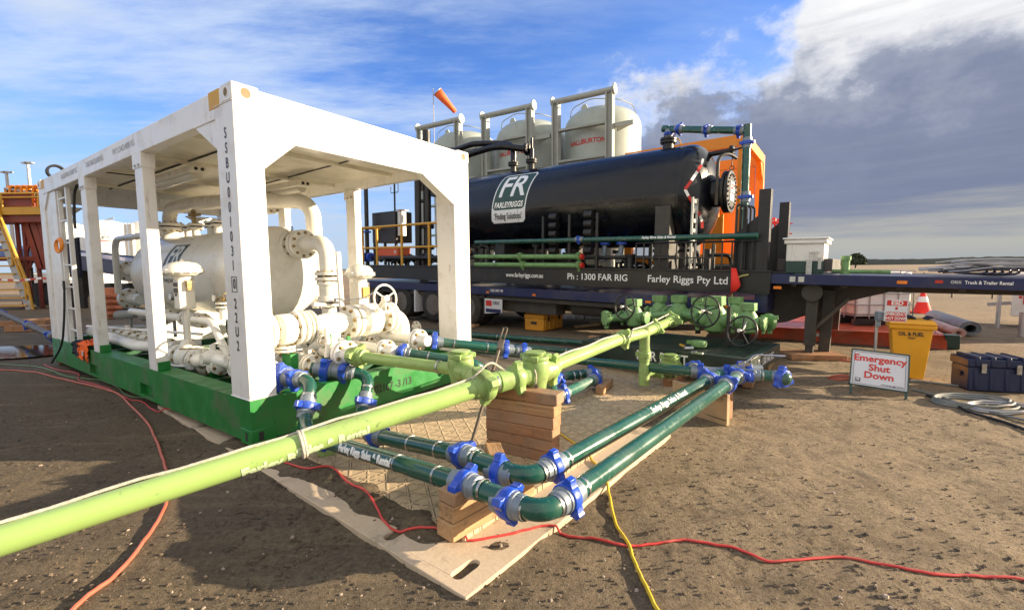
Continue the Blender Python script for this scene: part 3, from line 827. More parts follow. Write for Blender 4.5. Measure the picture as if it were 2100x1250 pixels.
# ladder between far-left corner post and next bay
m = sb()
for v in (4.62, 5.02): m.bb(0.03, 0.075, v, v + .035, SG, 2.384)
m.bb(0.02, 0.06, 5.1, SL - .25, SG, 2.384)
m.bb(0.035, 0.055, 4.655, 4.70, SG, 2.38)
for k in range(7): m.bar((0.05, 4.655, 0.52 + .29 * k), (0.05, 5.02, 0.52 + .29 * k), .028, .02)
m.build('ladder', M['white'], skid, bev=0.002)
# yellow lifting blocks
def yblock(px, py, F=SK):
    pass
m = sb(); m.bb(-.002, .10, .19, .36, SH - .135, SH - .005); m.bb(-.002, .10, SL - .36, SL - .19, SH - .135, SH - .01)
m.build_each('corner_marker', mat('ochre_marker_paint', (0.62, 0.34, 0.02), 0.5), skid, bev=0.004)
m = sb()
m.add([(-.006, .18, SH), (-.006, .40, SH - .008), (-.006, .40, SH - .14), (-.006, .18, SH - .125)], [(0, 1, 2, 3)])
# post lettering
def vert_text(s, u_of, z0, dz, size, m, box_at=None):
    pass
for side in (0, 1):
    m = sb()
    word = list('SSBU001031') + ['[0]'] + list('22U2')
    zz = 2.26
    for ch in word:
        if side == 0: o, x = (0.0, 0.125, zz), (0, -1, 0)
        else: o, x = (SW - .105, 0.0, zz), (1, 0, 0)
        y = (0, 0, 1)
        c = ch.strip('[]')
        add_text(m, c, o, x, y, 0.105, 0.0015, 0.72, lift=0.003)
        if ch == '[0]':
            X = V(x); Y = V(y); n = X.cross(Y); O = V(o) + n * .003
            for a in (-1, 1):
                m.bar(O + X * a * .036 - Y * .055, O + X * a * .036 + Y * .055, .004, .002, up=n)
                m.bar(O + Y * a * .055 - X * .036, O + Y * a * .055 + X * .036, .004, .002, up=n)
        zz -= 0.104 if ch != '1' else 0.104
        if c == '1' and word.index('[0]') and ch == '1': pass
        if zz < 1.26 and ch == '1' and zz > 1.1: zz -= 0.03
        if ch == '[0]': zz -= 0.04
    m.build('lettering', M['letter_k' if side == 0 else 'letter_g'], skid)
for txt_, v_ in (('GROSS MASS:10000 KG', 4.25), ('TARE MASS:6000 KG', 3.2), ('PAY LOAD:4000 KG', 2.25)):
    m = sb(); add_text(m, txt_, (0, v_, 2.49), (0, -1, 0), (0, 0, 1), 0.085, 0.0005, 0.86, lift=0.002); m.build('lettering', M['letter_g'], skid)

# strip lights under the roof
def striplight(a, b, parent=skid):
    a = V(a); b = V(b); d = (b - a).normalized()
    m = sb()
    m.bar(a, b, .15, .07); m.bar(a + d * .02 + V((0, 0, .04)), b - d * .02 + V((0, 0, .04)), .08, .03)
    o = m.build('strip_light', M['cream'], parent, bev=0.012)
    m = sb(); m.tube([a + d * .07 - V((0, 0, .045)), b - d * .07 - V((0, 0, .045))], .055, 14); m.build('diffuser', M['lens'], o)
    m = sb()
    x = d.cross(V((0, 0, 1)))
    for s in (-.03, .03): m.cyl(a + x * s - d * .001, a + x * s - d * .006, .018, n=14)
    m.build('cable_gland', M['gasket'], o)
qa = fp(SK, 400, 345, z=2.35); qb = fp(SK, 300, 368, z=2.35)
striplight((0.55, qa.y, 2.35), (0.55, qa.y + 1.25, 2.35))
qa = fp(SK, 626, 376, z=2.33)
striplight((qa.x, qa.y, 2.33), (qa.x - .02, qa.y + 1.2, 2.33))
m = sb(); m.tube([(0.12, 3.5, 2.44), (0.5, 3.2, 2.40), (0.3, 2.6, 2.40), (.12, 2.1, 2.46)], .008, 6, .2); m.tube([(0.6, .4, 2.49), (0.62, 5.2, 2.49)], .009, 6); m.tube([(1.6, .2, 2.49), (1.9, 5.2, 2.49)], .007, 6)
m.tube([(.12, 4.2, 2.46), (.08, 4.45, 2.35), (.07, 4.52, 1.95), (.07, 4.5, 1.85)], .016, 8, .15)
m.build('conduit', M['blackhose'], skid)

# pressure vessel
VR, VZ, VU = 0.54, 1.26, 1.28
VA, VB = 1.92, 5.05
m = sb()
prof = []
for k in range(9):
    a = pi / 2 * k / 8; prof.append((VA - 0.27 * cos(a), max(VR * sin(a), .002)))
for k in range(9):
    a = pi / 2 * (8 - k) / 8; prof.append((VB + 0.27 * cos(a), max(VR * sin(a), .002)))
m.lathe((VU, 0, VZ), (0, 1, 0), prof, 48)
m.torus((VU, VA, VZ), (0, 1, 0), VR, .004, 48, 6); m.torus((VU, VB, VZ), (0, 1, 0), VR, .004, 48, 6)
ves = m.build('vessel', M['cream'], skid, ang=60)
m = sb()
for v in (2.3, 4.4):
    m.prism([(-.42, .26), (.42, .26), (.40, .95), (.25, .80), (0, .735), (-.25, .80), (-.40, .95)], (VU, v + .05, 0), (1, 0, 0), (0, 0, 1), .10)
    m.bb(VU - .44, VU + .44, v - .08, v + .08, .26, .285)
m.build_each('saddle', M['cream'], skid)
# logo on the vessel side (wrapped on the cylinder)
def wrapv(v0, z0):
    a0 = math.asin((z0 - VZ) / VR)
    def f(a, b, lift=.003):
        t = a0 + b / VR; r = VR + lift
        return V((VU - r * cos(t), v0 - a, VZ + r * sin(t)))
    return f
lg = fp(SK, 352, 532, x=VU - .50)
def logo(fn, parent, sc, back, dk, lt, txt, rows=8, lw=.004):
    """FR emblem: rounded slanted panel, two big letters, name and motto; fn(a, b, lift) maps to the shell"""
    def panel(x0, x1, y0, y1, sh, lift, m, n=10):
        vs = []; fs = []
        for j in range(rows + 1):
            y = y0 + (y1 - y0) * j / rows; o = sh * (y - y0)
            for i in range(n + 1): vs.append(fn(x0 + (x1 - x0) * i / n + o, y, lift))
        for j in range(rows):
            for i in range(n): q = j * (n + 1) + i; fs.append((q, q + 1, q + n + 2, q + n + 1))
        m.add(vs, fs)
    mm = sb() if parent is skid or parent is ves else MB(TK)
    return mm, panel
mm, panel = logo(wrapv(lg.y, lg.z), ves, 1, None, None, None, None)
panel(-.24, .24, -.14, .22, .28, .002, mm); mm.build('logo_panel', M['logo_dk'], ves)
fn = wrapv(lg.y, lg.z)
mm = sb(); add_text(mm, 'FR', 0, 0, 0, .36, .008, 1.0, .28, wrap=lambda a, b: fn(a + .05, b + .05, .004)); mm.build('logo_letters', M['logo_grey'], ves)
mm = sb(); add_text(mm, 'FARLEYRIGGS', 0, 0, 0, .085, .003, .85, 0, wrap=lambda a, b: fn(a + .0, b - .185, .004)); add_text(mm, "'Finding Solutions'", 0, 0, 0, .085, .001, .7, 0, wrap=lambda a, b: fn(a + .0, b - .27, .004)); mm.build('lettering', M['letter_k'], ves)

# process piping -------------------------------------------------------
def pipe(pts, r, fr=None, name='pipe', mt='cream', parent=skid):
    m = sb(); m.tube(pts, r, 16, fr if fr is not None else r * 2.6); return m.build(name, M[mt], parent)
def fl(p, d, R, th=.035, nb=8, b=.014, gap=.02, parent=skid, pair=True):
    m = sb(); m.flange(p, d, R, th, nb, b, gap, pair); return m.build('flange', WB, parent)
X, Y, Z = V((1, 0, 0)), V((0, 1, 0)), V((0, 0, 1))
def F3D(px, py, **k): return fp(SK, px, py, **k)
# top nozzle, over-run and down-comer
n1 = F3D(347, 450, x=VU); tz = 2.20
p1 = V((VU, n1.y, VZ)); 
e1 = F3D(640, 412, z=2.16)
pipe([p1, (p1.x, p1.y, tz + .06), (p1.x, p1.y - 1.0, tz + .06), (p1.x + .1, e1.y + .9, tz), (e1.x, e1.y, 2.16), (e1.x + .02, e1.y - .0, 1.55)], .095, .22)
m = sb(); m.cyl((VU, n1.y, VZ + .5), (VU, n1.y, VZ + .62), .15, .11, 24); m.build('nozzle_pad', M['cream'], ves)
fl((VU, n1.y, 1.98), Z, .19, .045, 12, .017)
f = F3D(553, 412, z=tz); fl((f.x, f.y, tz), Y, .17, .04, 10, .016)
for px, R, h in ((400, .10, 1.93), (384, .085, 1.93), (432, .09, 1.93), (446, .09, 1.93)):
    q = F3D(px, 450, x=VU); fl((VU, q.y, h), Z, R, .028, 6, .011); pipe([(VU, q.y, VZ + .45), (VU, q.y, h + .03)], .05)
q = F3D(396, 430, x=VU)
m = sb(); m.cyl((VU, q.y, 1.97), (VU, q.y, 2.10), .03); m.cyl((VU - .04, q.y + .04, 2.10), (VU + .04, q.y - .12, 2.10), .022); m.sphere((VU, q.y, 2.14), .035); m.bar((VU, q.y + .1, 2.06), (VU, q.y - .2, 2.02), .012, .02)
m.build('needle_valve', M['bolt'], skid)
# left end nozzles: two horizontal flanged pairs, loop pipe and lifting lug
for (px, py) in ((262, 556), (268, 612)):
    q = F3D(px, py, x=0.95)
    fl((0.95, q.y, q.z), Y, .165, .045, 8, .02)
    pipe([(0.95, q.y - .5, q.z), (0.95, q.y + .12, q.z)], .085)
    m = sb(); m.cyl((.95, q.y + .05, q.z), (.95, q.y + .085, q.z), .15, n=26); m.build('blind_plate', M['cream'], skid)
q = F3D(240, 560, x=0.8); q2 = F3D(300, 482, x=.8)
pipe([(0.8, q.y, .95), (0.8, q.y, q2.z), (0.8, q2.y - .5, q2.z)], .045, .2)
# vessel right end: horizontal nozzle to vertical line
q = F3D(603, 502, x=1.36)
a = V((1.36, q.y - .04, q.z))
fl(a + V((0, .07, 0)), Y, .165, .045, 10, .017); fl(a + V((0, -.12, 0)), Y, .165, .045, 10, .017)
dn = F3D(655, 560, y=.62)
pipe([a + V((0, .4, 0)), a + V((0, -.1, 0))], .105); 
vx = V((1.36, F3D(673, 560, x=1.36).y, 0))
pipe([a + V((0, -.14, 0)), (vx.x, vx.y, a.z), (vx.x, vx.y, 1.25)], .088, .2)
m = sb(); m.torus(a + V((.0, .07, .19)), X, .022, .005, 16, 6); m.build('eye_bolt', M['darksteel'], skid)
fl((vx.x, vx.y, 1.22), Z, .14, .035, 8, .015)
m = sb(); m.lathe((vx.x, vx.y, .96), Z, [(0, .11), (.03, .12), (.05, .10), (.16, .10), (.17, .125), (.19, .125), (.24, .09)], 22); m.build('wellhead_body', M['cream'], skid)
fl((vx.x, vx.y, .935), Z, .13, .03, 8, .013)
pipe([(vx.x, vx.y, .90), (vx.x, vx.y, .80)], .08)
m = sb(); m.bar((vx.x + .02, vx.y - .05, .90), (vx.x - .32, vx.y - .2, .945), .035, .035); m.build('lever', M['cream'], skid)
q = F3D(693, 520, y=.55); m = sb(); m.bar((q.x, .55, q.z + .02), (q.x + .02, .55, q.z - .55), .045, .03); m.build('gauge_glass', M['cream'], skid, bev=.003)
fl((e1.x + .02, e1.y, 1.60), Z, .10, .025, 6, .011)
pipe([(e1.x + .02, e1.y, 1.6), (e1.x + .02, e1.y, .80)], .075)
# cabinet by the vessel head
q = F3D(637, 570, x=1.9); m = sb(); m.bb(1.90, 2.10, q.y - .12, q.y + .13, q.z - .30, q.z + .32); m.build('junction_box', M['white'], skid, bev=.008)
# main header across the near end
hz = .775; hv = .46
def H(u, z=hz, v=hv): return V((u, v, z))
pipe([H(.25), H(1.30)], .085)
fl(H(.36), X, .155, .04, 8, .018); 
m = sb(); m.lathe(H(.46), X, [(0, .10), (.02, .135), (.12, .135), (.18, .09)], 24); m.build('valve_body', M['cream'], skid)
m = sb(); m.flange(H(.53, hz - .17), Z, .085, .02, 6, .011, .01); m.build('flange', WB, skid)
fl(H(.66), X, .15, .035, 8, .018); fl(H(.75), X, .15, .02, 8, .01)
m = sb(); m.lathe(H(.84), X, [(0, .09), (.10, .105), (.22, .105), (.3, .085)], 22); m.build('reducer', M['cream'], skid)
fl(H(1.22), X, .165, .045, 8, .019)
m = sb(); m.lathe(H(1.27), X, [(0, .10), (.03, .12), (.07, .165), (.22, .165), (.25, .12), (.28, .10)], 26); m.sphere(H(1.40, hz + .0), .15); m.build('valve_body', M['cream'], skid)
fl(H(1.66), X, .16, .045, 8, .019)
pipe([H(1.55), H(1.86), (1.86, hv, .38), (1.86, .7, .36)], .085, .14)
fl((2.16, hv + .1, .60), X, .075, .02, 6, .01, pair=False)
# handwheel of the header valve
def handwheel(c, d, R, r, mt, parent, spokes=3, F=SK, hub=.03, name='handwheel', ph=.6, dish=.0):
    m = MB(F); d = V(d).normalized(); c = V(c)
    m.torus(c, d, R, r, 36, 8)
    for q in m.ring(c, d, R, spokes, ph=ph): m.tube([c - d * dish, q], r * .75, 6)
    m.cyl(c - d * (hub + dish), c + d * hub, hub, n=12)
    return m.build(name, M[mt], parent)
q = F3D(793, 612, y=.12)
handwheel((q.x, .14, q.z), (0, -1, .12), .135, .0105, 'cream', skid)
m = sb(); m.cyl((q.x, .14, q.z), (1.42, .40, .80), .022); m.cyl((1.45, .34, .84), (1.45, .5, .84), .06); m.build('valve_stem', M['cream'], skid)
# tee leg and outlets
pipe([H(.98), (.98, hv, .50), (.98, .30, .42), (.98, .12, .42)], .085, .10)
oz = .46
outs = {}
def outlet(px, py, v, R, r, depth, nb=6, b=.017):
    q = F3D(px, py, y=v); c = V((q.x, v, q.z))
    m = sb(); m.flange(c + V((0, .03, 0)), Y, R, .032, nb, b, .012); m.lathe(c, (0, -1, 0), [(0, R * .72), (.07, R * .50), (.11, r)], 24); m.build('outlet_flange', [M['white'], M['bolt'], M['gasket']], skid)
    pipe([c + V((0, .04, 0)), c + V((0, depth, 0)), c + V((0, depth + .1, .0))], r * .95)
    return c
outs['lime'] = outlet(712, 727, .05, .125, .062, .25)
outs['g1'] = outlet(795, 718, .02, .10, .055, 1.2)
outs['g2'] = outlet(862, 697, .0, .11, .055, .8)
outs['b1'] = F3D(583, 773, y=.10); outs['b2'] = F3D(668, 757, y=.12)
for k in ('b1', 'b2'):
    c = outs[k]; fl((c.x, .34, c.z + .01), Y, .10, .03, 6, .016); pipe([(c.x, .1, c.z), (c.x, 1.4, c.z + .02)], .058)
    m = sb(); m.lathe((c.x, .42, c.z + .01), Y, [(0, .07), (.05, .10), (.22, .10), (.27, .07)], 20); m.build('valve_body', M['cream'], skid)
    fl((c.x, .80, c.z + .015), Y, .095, .03, 6, .015)
# branch fitting by the tee leg
q = F3D(675, 700, y=.22)
fl((q.x, .30, q.z), Y, .055, .016, 6, .009); m = sb(); m.tube([(q.x, .26, q.z + .12), (q.x, .24, q.z), (q.x - .02, .24, q.z - .14)], .022, 10); m.sphere((q.x + .03, .27, q.z + .1), .03); m.build('drain_valve', M['cream'], skid)
# row of low valves behind the near end
for k, (u, v, z) in enumerate([(.55, .95, .42), (.98, .85, .40), (1.35, .75, .46), (1.35, 1.0, .46), (1.6, .62, .47), (.35, 1.3, .40)]):
    fl((u, v, z), Y if k % 2 else X, .095, .03, 6, .016)
    m = sb(); m.sphere((u, v, z), .085, 16); m.build('valve_body', M['cream'], skid)
pipe([(1.1, .75, .46), (2.1, .62, .46)], .055); pipe([(.3, 1.0, .40), (2.2, .95, .40)], .06); pipe([(.3, 1.45, .36), (2.2, 1.35, .36)], .05)
m = sb(); m.torus((1.62, .60, .50), Y, .045, .006, 18, 6); m.build('eye_ring', M['steel'], skid)
# diaphragm actuators (mushroom tops)
def actuator(u, v, zt, zb, R, panel=True):
    m = sb()
    m.lathe((u, v, zt), Z, [(-.045, R * .80), (-.02, R * .97), (-.012, R * 1.08), (.012, R * 1.08), (.014, R * .97), (.05, R * .90), (.085, R * .70), (.10, R * .35), (.105, .03)], 30)
    o = m.build('actuator', M['cream'], skid)
    m = sb()
    for q in m.ring((u, v, zt), Z, R * 1.02, 16): m.cyl(q - Z * .022, q + Z * .022, .008, n=6)
    m.cyl((u, v, zt + .1), (u, v, zt + .125), .02, n=8); m.build_each('rim_bolt', M['cream'], o)
    zm = zt - .40
    m = sb(); m.cyl((u, v, zt - .04), (u, v, zt - .10), R * .52, R * .48); m.bb(u - .075, u + .075, v - .07, v + .07, zm, zt - .09); m.build('spring_case', M['cream'], o, bev=.008)
    if panel:
        m = sb()
        for (dz, w, h) in ((.26, .10, .045), (.20, .10, .05), (.155, .05, .03)): m.bb(u - .079, u - .075, v - w / 2, v + w / 2, zm + dz - h / 2, zm + dz + h / 2)
        m.build('data_plate', M['darksteel'], o)
        m = sb(); m.bb(u - .01, u + .03, v - .12, v - .08, zm + .2, zm + .30); m.sphere((u, v - .10, zm + .28), .02); m.build('regulator', M['bolt'], o)
    m = sb()
    for s in (-1, 1): m.bb(u - .012, u + .012, v + s * .055 - .014, v + s * .055 + .014, zb, zm)
    m.cyl((u, v, zb), (u, v, zm), .018); m.cyl((u, v, zb), (u, v, zb + .06), .075, .055, 20)
    m.build('yoke', M['cream'], o)
    return o
q = F3D(375, 556, x=.42); AU, AV = .42, q.y
actuator(AU, AV, q.z, .50, .185)
# body below the first actuator with its row of big flanges
for dv, R in ((.20, .13), (.0, 0), (-.18, .14), (-.30, .14), (-.52, .12)):
    if R: fl((AU, AV + dv, .36), Y, R, .032, 8, .019, gap=.012)
m = sb(); m.sphere((AU, AV, .37), .14, 20); m.cyl((AU, AV, .38), (AU, AV, .51), .10, .085, 22); m.build('valve_body', M['cream'], skid)
m = sb(); m.lathe((AU, AV - .34, .36), (0, -1, 0), [(0, .13), (.04, .10), (.12, .10), (.16, .13)], 24); m.build('valve_body', M['cream'], skid)
pipe([(AU, AV + .2, .36), (AU, AV + .75, .36)], .06); pipe([(AU, AV - .5, .36), (AU, AV - .85, .36)], .07)
fl((AU, AV + .55, .36), Y, .075, .02, 6, .012); fl((AU, AV + .66, .36), Y, .075, .02, 6, .012)
m = sb(); m.tube([(AU - .13, AV - .36, .33), (AU - .15, AV - .10, .305), (AU - .15, AV + .18, .30)], .014, 8); m.bb(AU - .16, AV - .0 and AU - .12, AV - .46, AV - .34, .31, .35); m.build('valve_handle', M['white'], skid)
q = F3D(738, 562, x=1.62); actuator(1.62, q.y, q.z, .80, .155, False)
m = sb(); m.bb(1.62 - .03, 1.62 + .05, q.y - .09, q.y - .07, q.z - .26, q.z - .14); m.build('caution_plate', M['yellow'], skid)
m = sb(); m.cyl((1.36, q.y, .96), (1.30, q.y, .96), .03); m.tube([(1.35, q.y, .96), (1.6, q.y - .1, .98), (1.75, q.y - .1, 1.04)], .008, 6); m.build('sensing_line', M['steel'], skid)
# extra small valves, tees and levers low down
r4 = random.Random(21)
for k in range(16):
    u = .35 + (k % 4) * .42 + r4.uniform(-.06, .06); v = .62 + (k // 4) * .36 + r4.uniform(-.05, .05); z = .36 + r4.uniform(0, .14)
    ax = X if r4.random() < .5 else Y
    m = sb(); m.lathe(V((u, v, z)) - ax * .10, ax, [(0, .045), (.03, .05), (.06, .07), (.14, .07), (.17, .05), (.20, .045)], 16); m.cyl((u, v, z), (u, v, z + .12), .025); o_ = m.build('valve_body', M['cream'], skid)
    m = sb(); m.bar((u, v, z + .12), V((u, v, z + .125)) + V((r4.uniform(-1, 1), r4.uniform(-1, 1), 0)).normalized() * .16, .022, .010); m.build('lever', M['cream' if k % 3 else 'bolt'], o_)
    fl(V((u, v, z)) + ax * .11, ax, .075, .018, 6, .012)
for k in range(6):
    u = 1.9 + r4.uniform(-.2, .3); v = .9 + k * .6; fl((u, v, .5), Y, .09, .022, 6, .013); pipe([(u, v - .3, .5), (u, v + .3, .5)], .045)
for (u, v, z) in ((.74, 2.0, 1.0), (.74, 3.2, .98), (1.1, 1.75, 1.62)):
    m = sb(); m.cyl((u, v, z), (u - .10, v, z), .012); m.lathe((u - .10, v, z), (-1, 0, 0), [(0, .045), (.03, .05), (.035, .04)], 20); o_ = m.build('pressure_gauge', M['steel'], skid)
    m = sb(); m.lathe((u - .136, v, z), (-1, 0, 0), [(0, .038), (.001, .038)], 20); m.build('dial', M['letter_w'], o_)
# mid-level lines along the vessel
pipe([(.60, 4.6, .74), (.60, 2.1, .74)], .045)
for v in (2.3, 2.42, 2.62, 2.75, 3.3, 3.42): fl((.60, v, .74), Y, .085, .022, 6, .012)
pipe([(.45, AV - .1, .78), (.45, AV - .55, .78), (.40, AV - .95, .50), (.40, AV - 1.0, .36)], .035, .12)
m = sb(); m.cyl((.62, AV - .42, .78), (.62, AV - .42, .90), .045); m.build('nozzle', M['cream'], skid); fl((.62, AV - .42, .93), Z, .075, .02, 6, .01)
m = sb(); m.tube([(.62, AV - .42, .95), (.62, AV - .38, 1.0), (.62, AV - .28, 1.0)], .012, 6); m.torus((.62, AV - .48, 1.03), Y, .025, .005, 12, 5); m.sphere((.62, AV - .42, .99), .024); m.build('needle_valve', M['bolt'], skid)
# left end: curved low pipe, actuator pods, rod
pipe([(.95, 5.35, .40), (.28, 5.3, .46), (.26, 4.9, .46), (.26, 3.1, .42), (.8, 2.9, .40)], .062, .2, mt='white')
m = sb(); m.tube([(.08, 4.4, .60), (.55, 2.2, .60)], .016, 8); m.build('rod', M['white'], skid)
for (u, v) in ((.75, 4.2), (.62, 4.75), (.8, 3.7)):
    m = sb(); m.cyl((u - .12, v + .1, .68), (u + .04, v - .08, .70), .06, n=18); m.cyl((u - .14, v + .12, .68), (u - .12, v + .1, .68), .04); m.cyl((u, v, .42), (u, v, .66), .02); m.build('positioner', mat('grey_instrument_%d' % int(v * 10), (.30, .31, .31), .4), skid)
for k in range(7):
    v = 3.0 + k * .32
    fl((.50, v, .42), Y, .08, .022, 6, .013)
pipe([(.50, 2.8, .42), (.50, 5.3, .42)], .05)
for k in range(3): 
    m = sb(); m.sphere((.50, 3.15 + .64 * k, .42), .075); m.cyl((.5, 3.15 + .64 * k, .42), (.5, 3.15 + .64 * k, .56), .03); m.build('valve_body', M['cream'], skid)
for v in (1.0, 1.55, 2.5, 3.2): 
    m = sb(); m.bb(.37, .47, v, v + .08, .06, .30); m.build_each('pipe_stand', M['green'], skid)
m = sb(); m.bb(.82, .88, .30, .36, .06, .70); m.bb(1.05, 1.08, .30, .33, .06, .66); m.bb(.53, .60, .38, .52, .06, .56); m.build_each('pipe_stand', M['green'], skid)
# hose hanging down the ladder
m = sb(); m.cyl((.0, 4.95, 1.06), (.0, 4.95, 1.18), .014); m.bar((-.01, 4.88, 1.12), (-.01, 5.02, 1.12), .008); m.tube([(.0, 4.95, 1.06), (-.02, 4.97, .7), (-.04, 5.1, .3), (-.12, 5.35, .05)], .013, 8, .3)
m.build('earth_lead', M['blackhose'], skid)
# things resting on or hanging from the skid
m = sb()
for k in range(5): m.torus((-.012 - .004 * k, 4.90 + .008 * k, 1.66 - .006 * k), (1, .15, 0), .085, .010, 22, 6)
for q in m.v[-0:]: pass
m.build('hose_coil', M['orange'], label='small coiled orange hose hanging on the white ladder of the skid', cat='hose')
m = sb()
for k in range(4): m.torus((.10, SL - .55 + .02 * k, SH + .08), (.2, 1, 0), .085, .014, 22, 6)
m.build('cable_coil', M['blackhose'], label='dark coiled cable lying on top of the far left corner of the white frame', cat='cable')
def jacket():
    root = thing('safety_jacket', 'crumpled orange and navy safety jacket slung over the green base rail', 'jacket', SK @ V((0, 4.15, SG)))
    r = random.Random(5)
    for nm, mt, vs0, vs1, ph in (('orange_cloth', 'hivis', 3.98, 4.42, 0), ('navy_cloth', 'navycloth', 4.32, 4.66, 3)):
        mb = MB(SK); n = 22; vs = []
        for j in range(n + 1):
            s = j / n                                   # across: from over the rail to hanging outside
            for i in range(n + 1):
                t = i / n; v = vs0 + (vs1 - vs0) * t + .03 * noise.noise((t * 3, s * 3, ph))
                L = (.17 + .10 * noise.noise((t * 4, 1, ph)))
                w = .035 * noise.noise((t * 6, s * 6, ph)) + .02 * noise.noise((t * 13, s * 13, ph))
                if s < .5: p = V((.14 - .30 * s, v, SG + .05 + abs(w) * 1.6))
                else: p = V((-.02 - abs(w), v, SG + .05 - (s - .5) * 2 * L))
                vs.append(p)
        mb.add(vs, [(j * (n + 1) + i, j * (n + 1) + i + 1, (j + 1) * (n + 1) + i + 1, (j + 1) * (n + 1) + i) for j in range(n) for i in range(n)])
        o = mb.build(nm, M[mt], root); sd = o.modifiers.new('cloth', 'SOLIDIFY'); sd.thickness = .008
    mb = MB(SK); mb.bb(-.045, -.040, 4.1, 4.16, SG - .08, SG - .02); mb.build('reflective_patch', M['refl'], root)
jacket()
# black cover hanging at the far end of the skid
def black_cover():
    a_, b_ = F3D(138, 492, x=.45), F3D(168, 568, x=.45); qv0, qv1, qz0, qz1 = a_.y, b_.y, a_.z, b_.z
    root_m = MB(SK); n = 14; vs = []
    for j in range(n + 1):
        for i in range(n + 1):
            t = i / n; z = qz0 + (qz1 - qz0) * j / n + (.05 * noise.noise((t * 4, 0, 0)) if j == 0 else 0)
            vs.append(V((.45 + .03 * sin(t * 16), qv0 + (qv1 - qv0) * t, z + .02 * noise.noise((t * 5, j, 1)))))
    root_m.add(vs, [(j * (n + 1) + i, j * (n + 1) + i + 1, (j + 1) * (n + 1) + i + 1, (j + 1) * (n + 1) + i) for j in range(n) for i in range(n)])
    o = root_m.build('fabric_cover', M['navycloth'], label='black fabric cover hanging inside the far end of the white frame beside the ladder', cat='cover')
    sd = o.modifiers.new('cloth', 'SOLIDIFY'); sd.thickness = .012
black_cover()
# ------------------------------------------------------------------ flow lines
def union(parent, p, d, r, nut='union', col='collar', k=1.0, lugs=3, ph=None, side=(1, 1)):
    p = V(p); d = V(d).normalized(); R = r * 1.46 * k
    ph = random.uniform(0, 2) if ph is None else ph
    m = MB(); w = .030 * k
    m.lathe(p, d, [(-w, R * .80), (-w + .003, R * .96), (-w * .55, R), (w * .7, R), (w, R * .93), (w + .002, R * .76)], 26)
    x = d.cross(V((0, 0, 1)) if abs(d.z) < .95 else V((1, 0, 0))).normalized(); y = x.cross(d)
    for i in range(lugs):
        a = ph + 2 * pi * i / lugs
        ra = x * cos(a) + y * sin(a); ta = -x * sin(a) + y * cos(a)
        h = R * .40; b0 = R * .36; b1 = R * .20
        poly = [(-b0 * 1.25, R * .93), (b0 * 1.25, R * .93), (b1 * 1.25, R + h * .45), (b1, R + h), (-b1, R + h), (-b1 * 1.25, R + h * .45)]
        m.prism(poly, p - d * w * .8 if ta.cross(ra).dot(d) > 0 else p + d * w * .8, ta, ra, w * 1.6)
    o = m.build('hammer_union', M[nut], parent, bev=.003)
    m = MB()
    if side[0]: m.lathe(p, d, [(-.085 * k, r * 1.03), (-.080 * k, r * 1.15), (-.045 * k, r * 1.17), (-.042 * k, r * 1.28), (-w + .001, r * 1.28)], 22)
    if side[1]: m.lathe(p, d, [(w - .001, r * 1.26), (.048 * k, r * 1.26), (.052 * k, r * 1.16), (.088 * k, r * 1.14), (.092 * k, r * 1.03)], 22)
    if m.v: m.build('ferrule', M[col], o)
    return o
def clamp(parent, p, d, r, mt='steel'):
    m = MB(); p = V(p); d = V(d).normalized()
    m.lathe(p, d, [(-.007, r * 1.0), (-.007, r * 1.05), (.007, r * 1.05), (.007, r * 1.0)], 22, caps=False)
    m.build('band_clamp', M[mt], parent)
def spool(parent, pts, r, mt, fr=.12, n=20):
    m = MB(); m.tube(pts, r, n, fr, 9); return m.build('pipe', M[mt], parent)
def pipe_text(parent, txt, a, b, t, r, size, mt, up=V((0, 0, 1)), ang=0.55, sx=.8, bold=.004, font_shear=0.0):
    """stencilled words along the side of the pipe from a to b, centred at fraction t, wrapped round it"""
    a = V(a); b = V(b); d = (b - a).normalized(); c = a.lerp(b, t)
    side = d.cross(V((0, 0, 1))).normalized()
    if side.dot(EYE - c) < 0: side = -side; dd = -d
    else: dd = d
    if dd.cross(V((0,0,1))).dot(side) < 0: dd = -dd
    u2 = side.cross(dd).normalized()
    if u2.z < 0: u2 = -u2
    xx = u2.cross(side)                                      # reading direction
    def w(p, q):
        th = ang + q / r
        return c + xx * p + side * ((r + .0015) * cos(th)) + u2 * ((r + .0015) * sin(th))
    m = MB(); add_text(m, txt, 0, 0, 0, size, bold, sx, font_shear, wrap=w, res=2); m.build('lettering', M[mt], parent)

PR = 0.050
def dl(a, b): return (V(b) - V(a)).normalized()
A1 = G(655, 900, .20); A2 = G(955, 992, .285); A3 = G(1165, 1018, .285); A4 = G(1492, 786, .33)
CA = meet(A1, A2, A3, A4); CA.z = .285
B1 = G(775, 893, .20); B2 = G(948, 932, .285); B3 = G(1142, 951, .285); B4 = G(1455, 778, .33)
CB = meet(B1, B2, B3, B4); CB.z = .285
RA = thing('flow_line', 'dark green pipe run with blue unions making the outermost U-bend in the foreground', 'pipeline', (CA.x, CA.y, ZM), 'dark green low pressure pipe runs')
RB = thing('flow_line', 'inner of the two foreground dark green pipe runs, its bend beside the tall timber stack', 'pipeline', (CB.x, CB.y, ZM), 'dark green low pressure pipe runs')
def riser(root, k, top_px, mid_px, low_px, end):
    o = SK @ V(outs[k]); vin = SK @ V((outs[k].x, -.03, outs[k].z))
    return o, vin
def S3(px, py, v): return SK @ fp(SK, px, py, y=v)
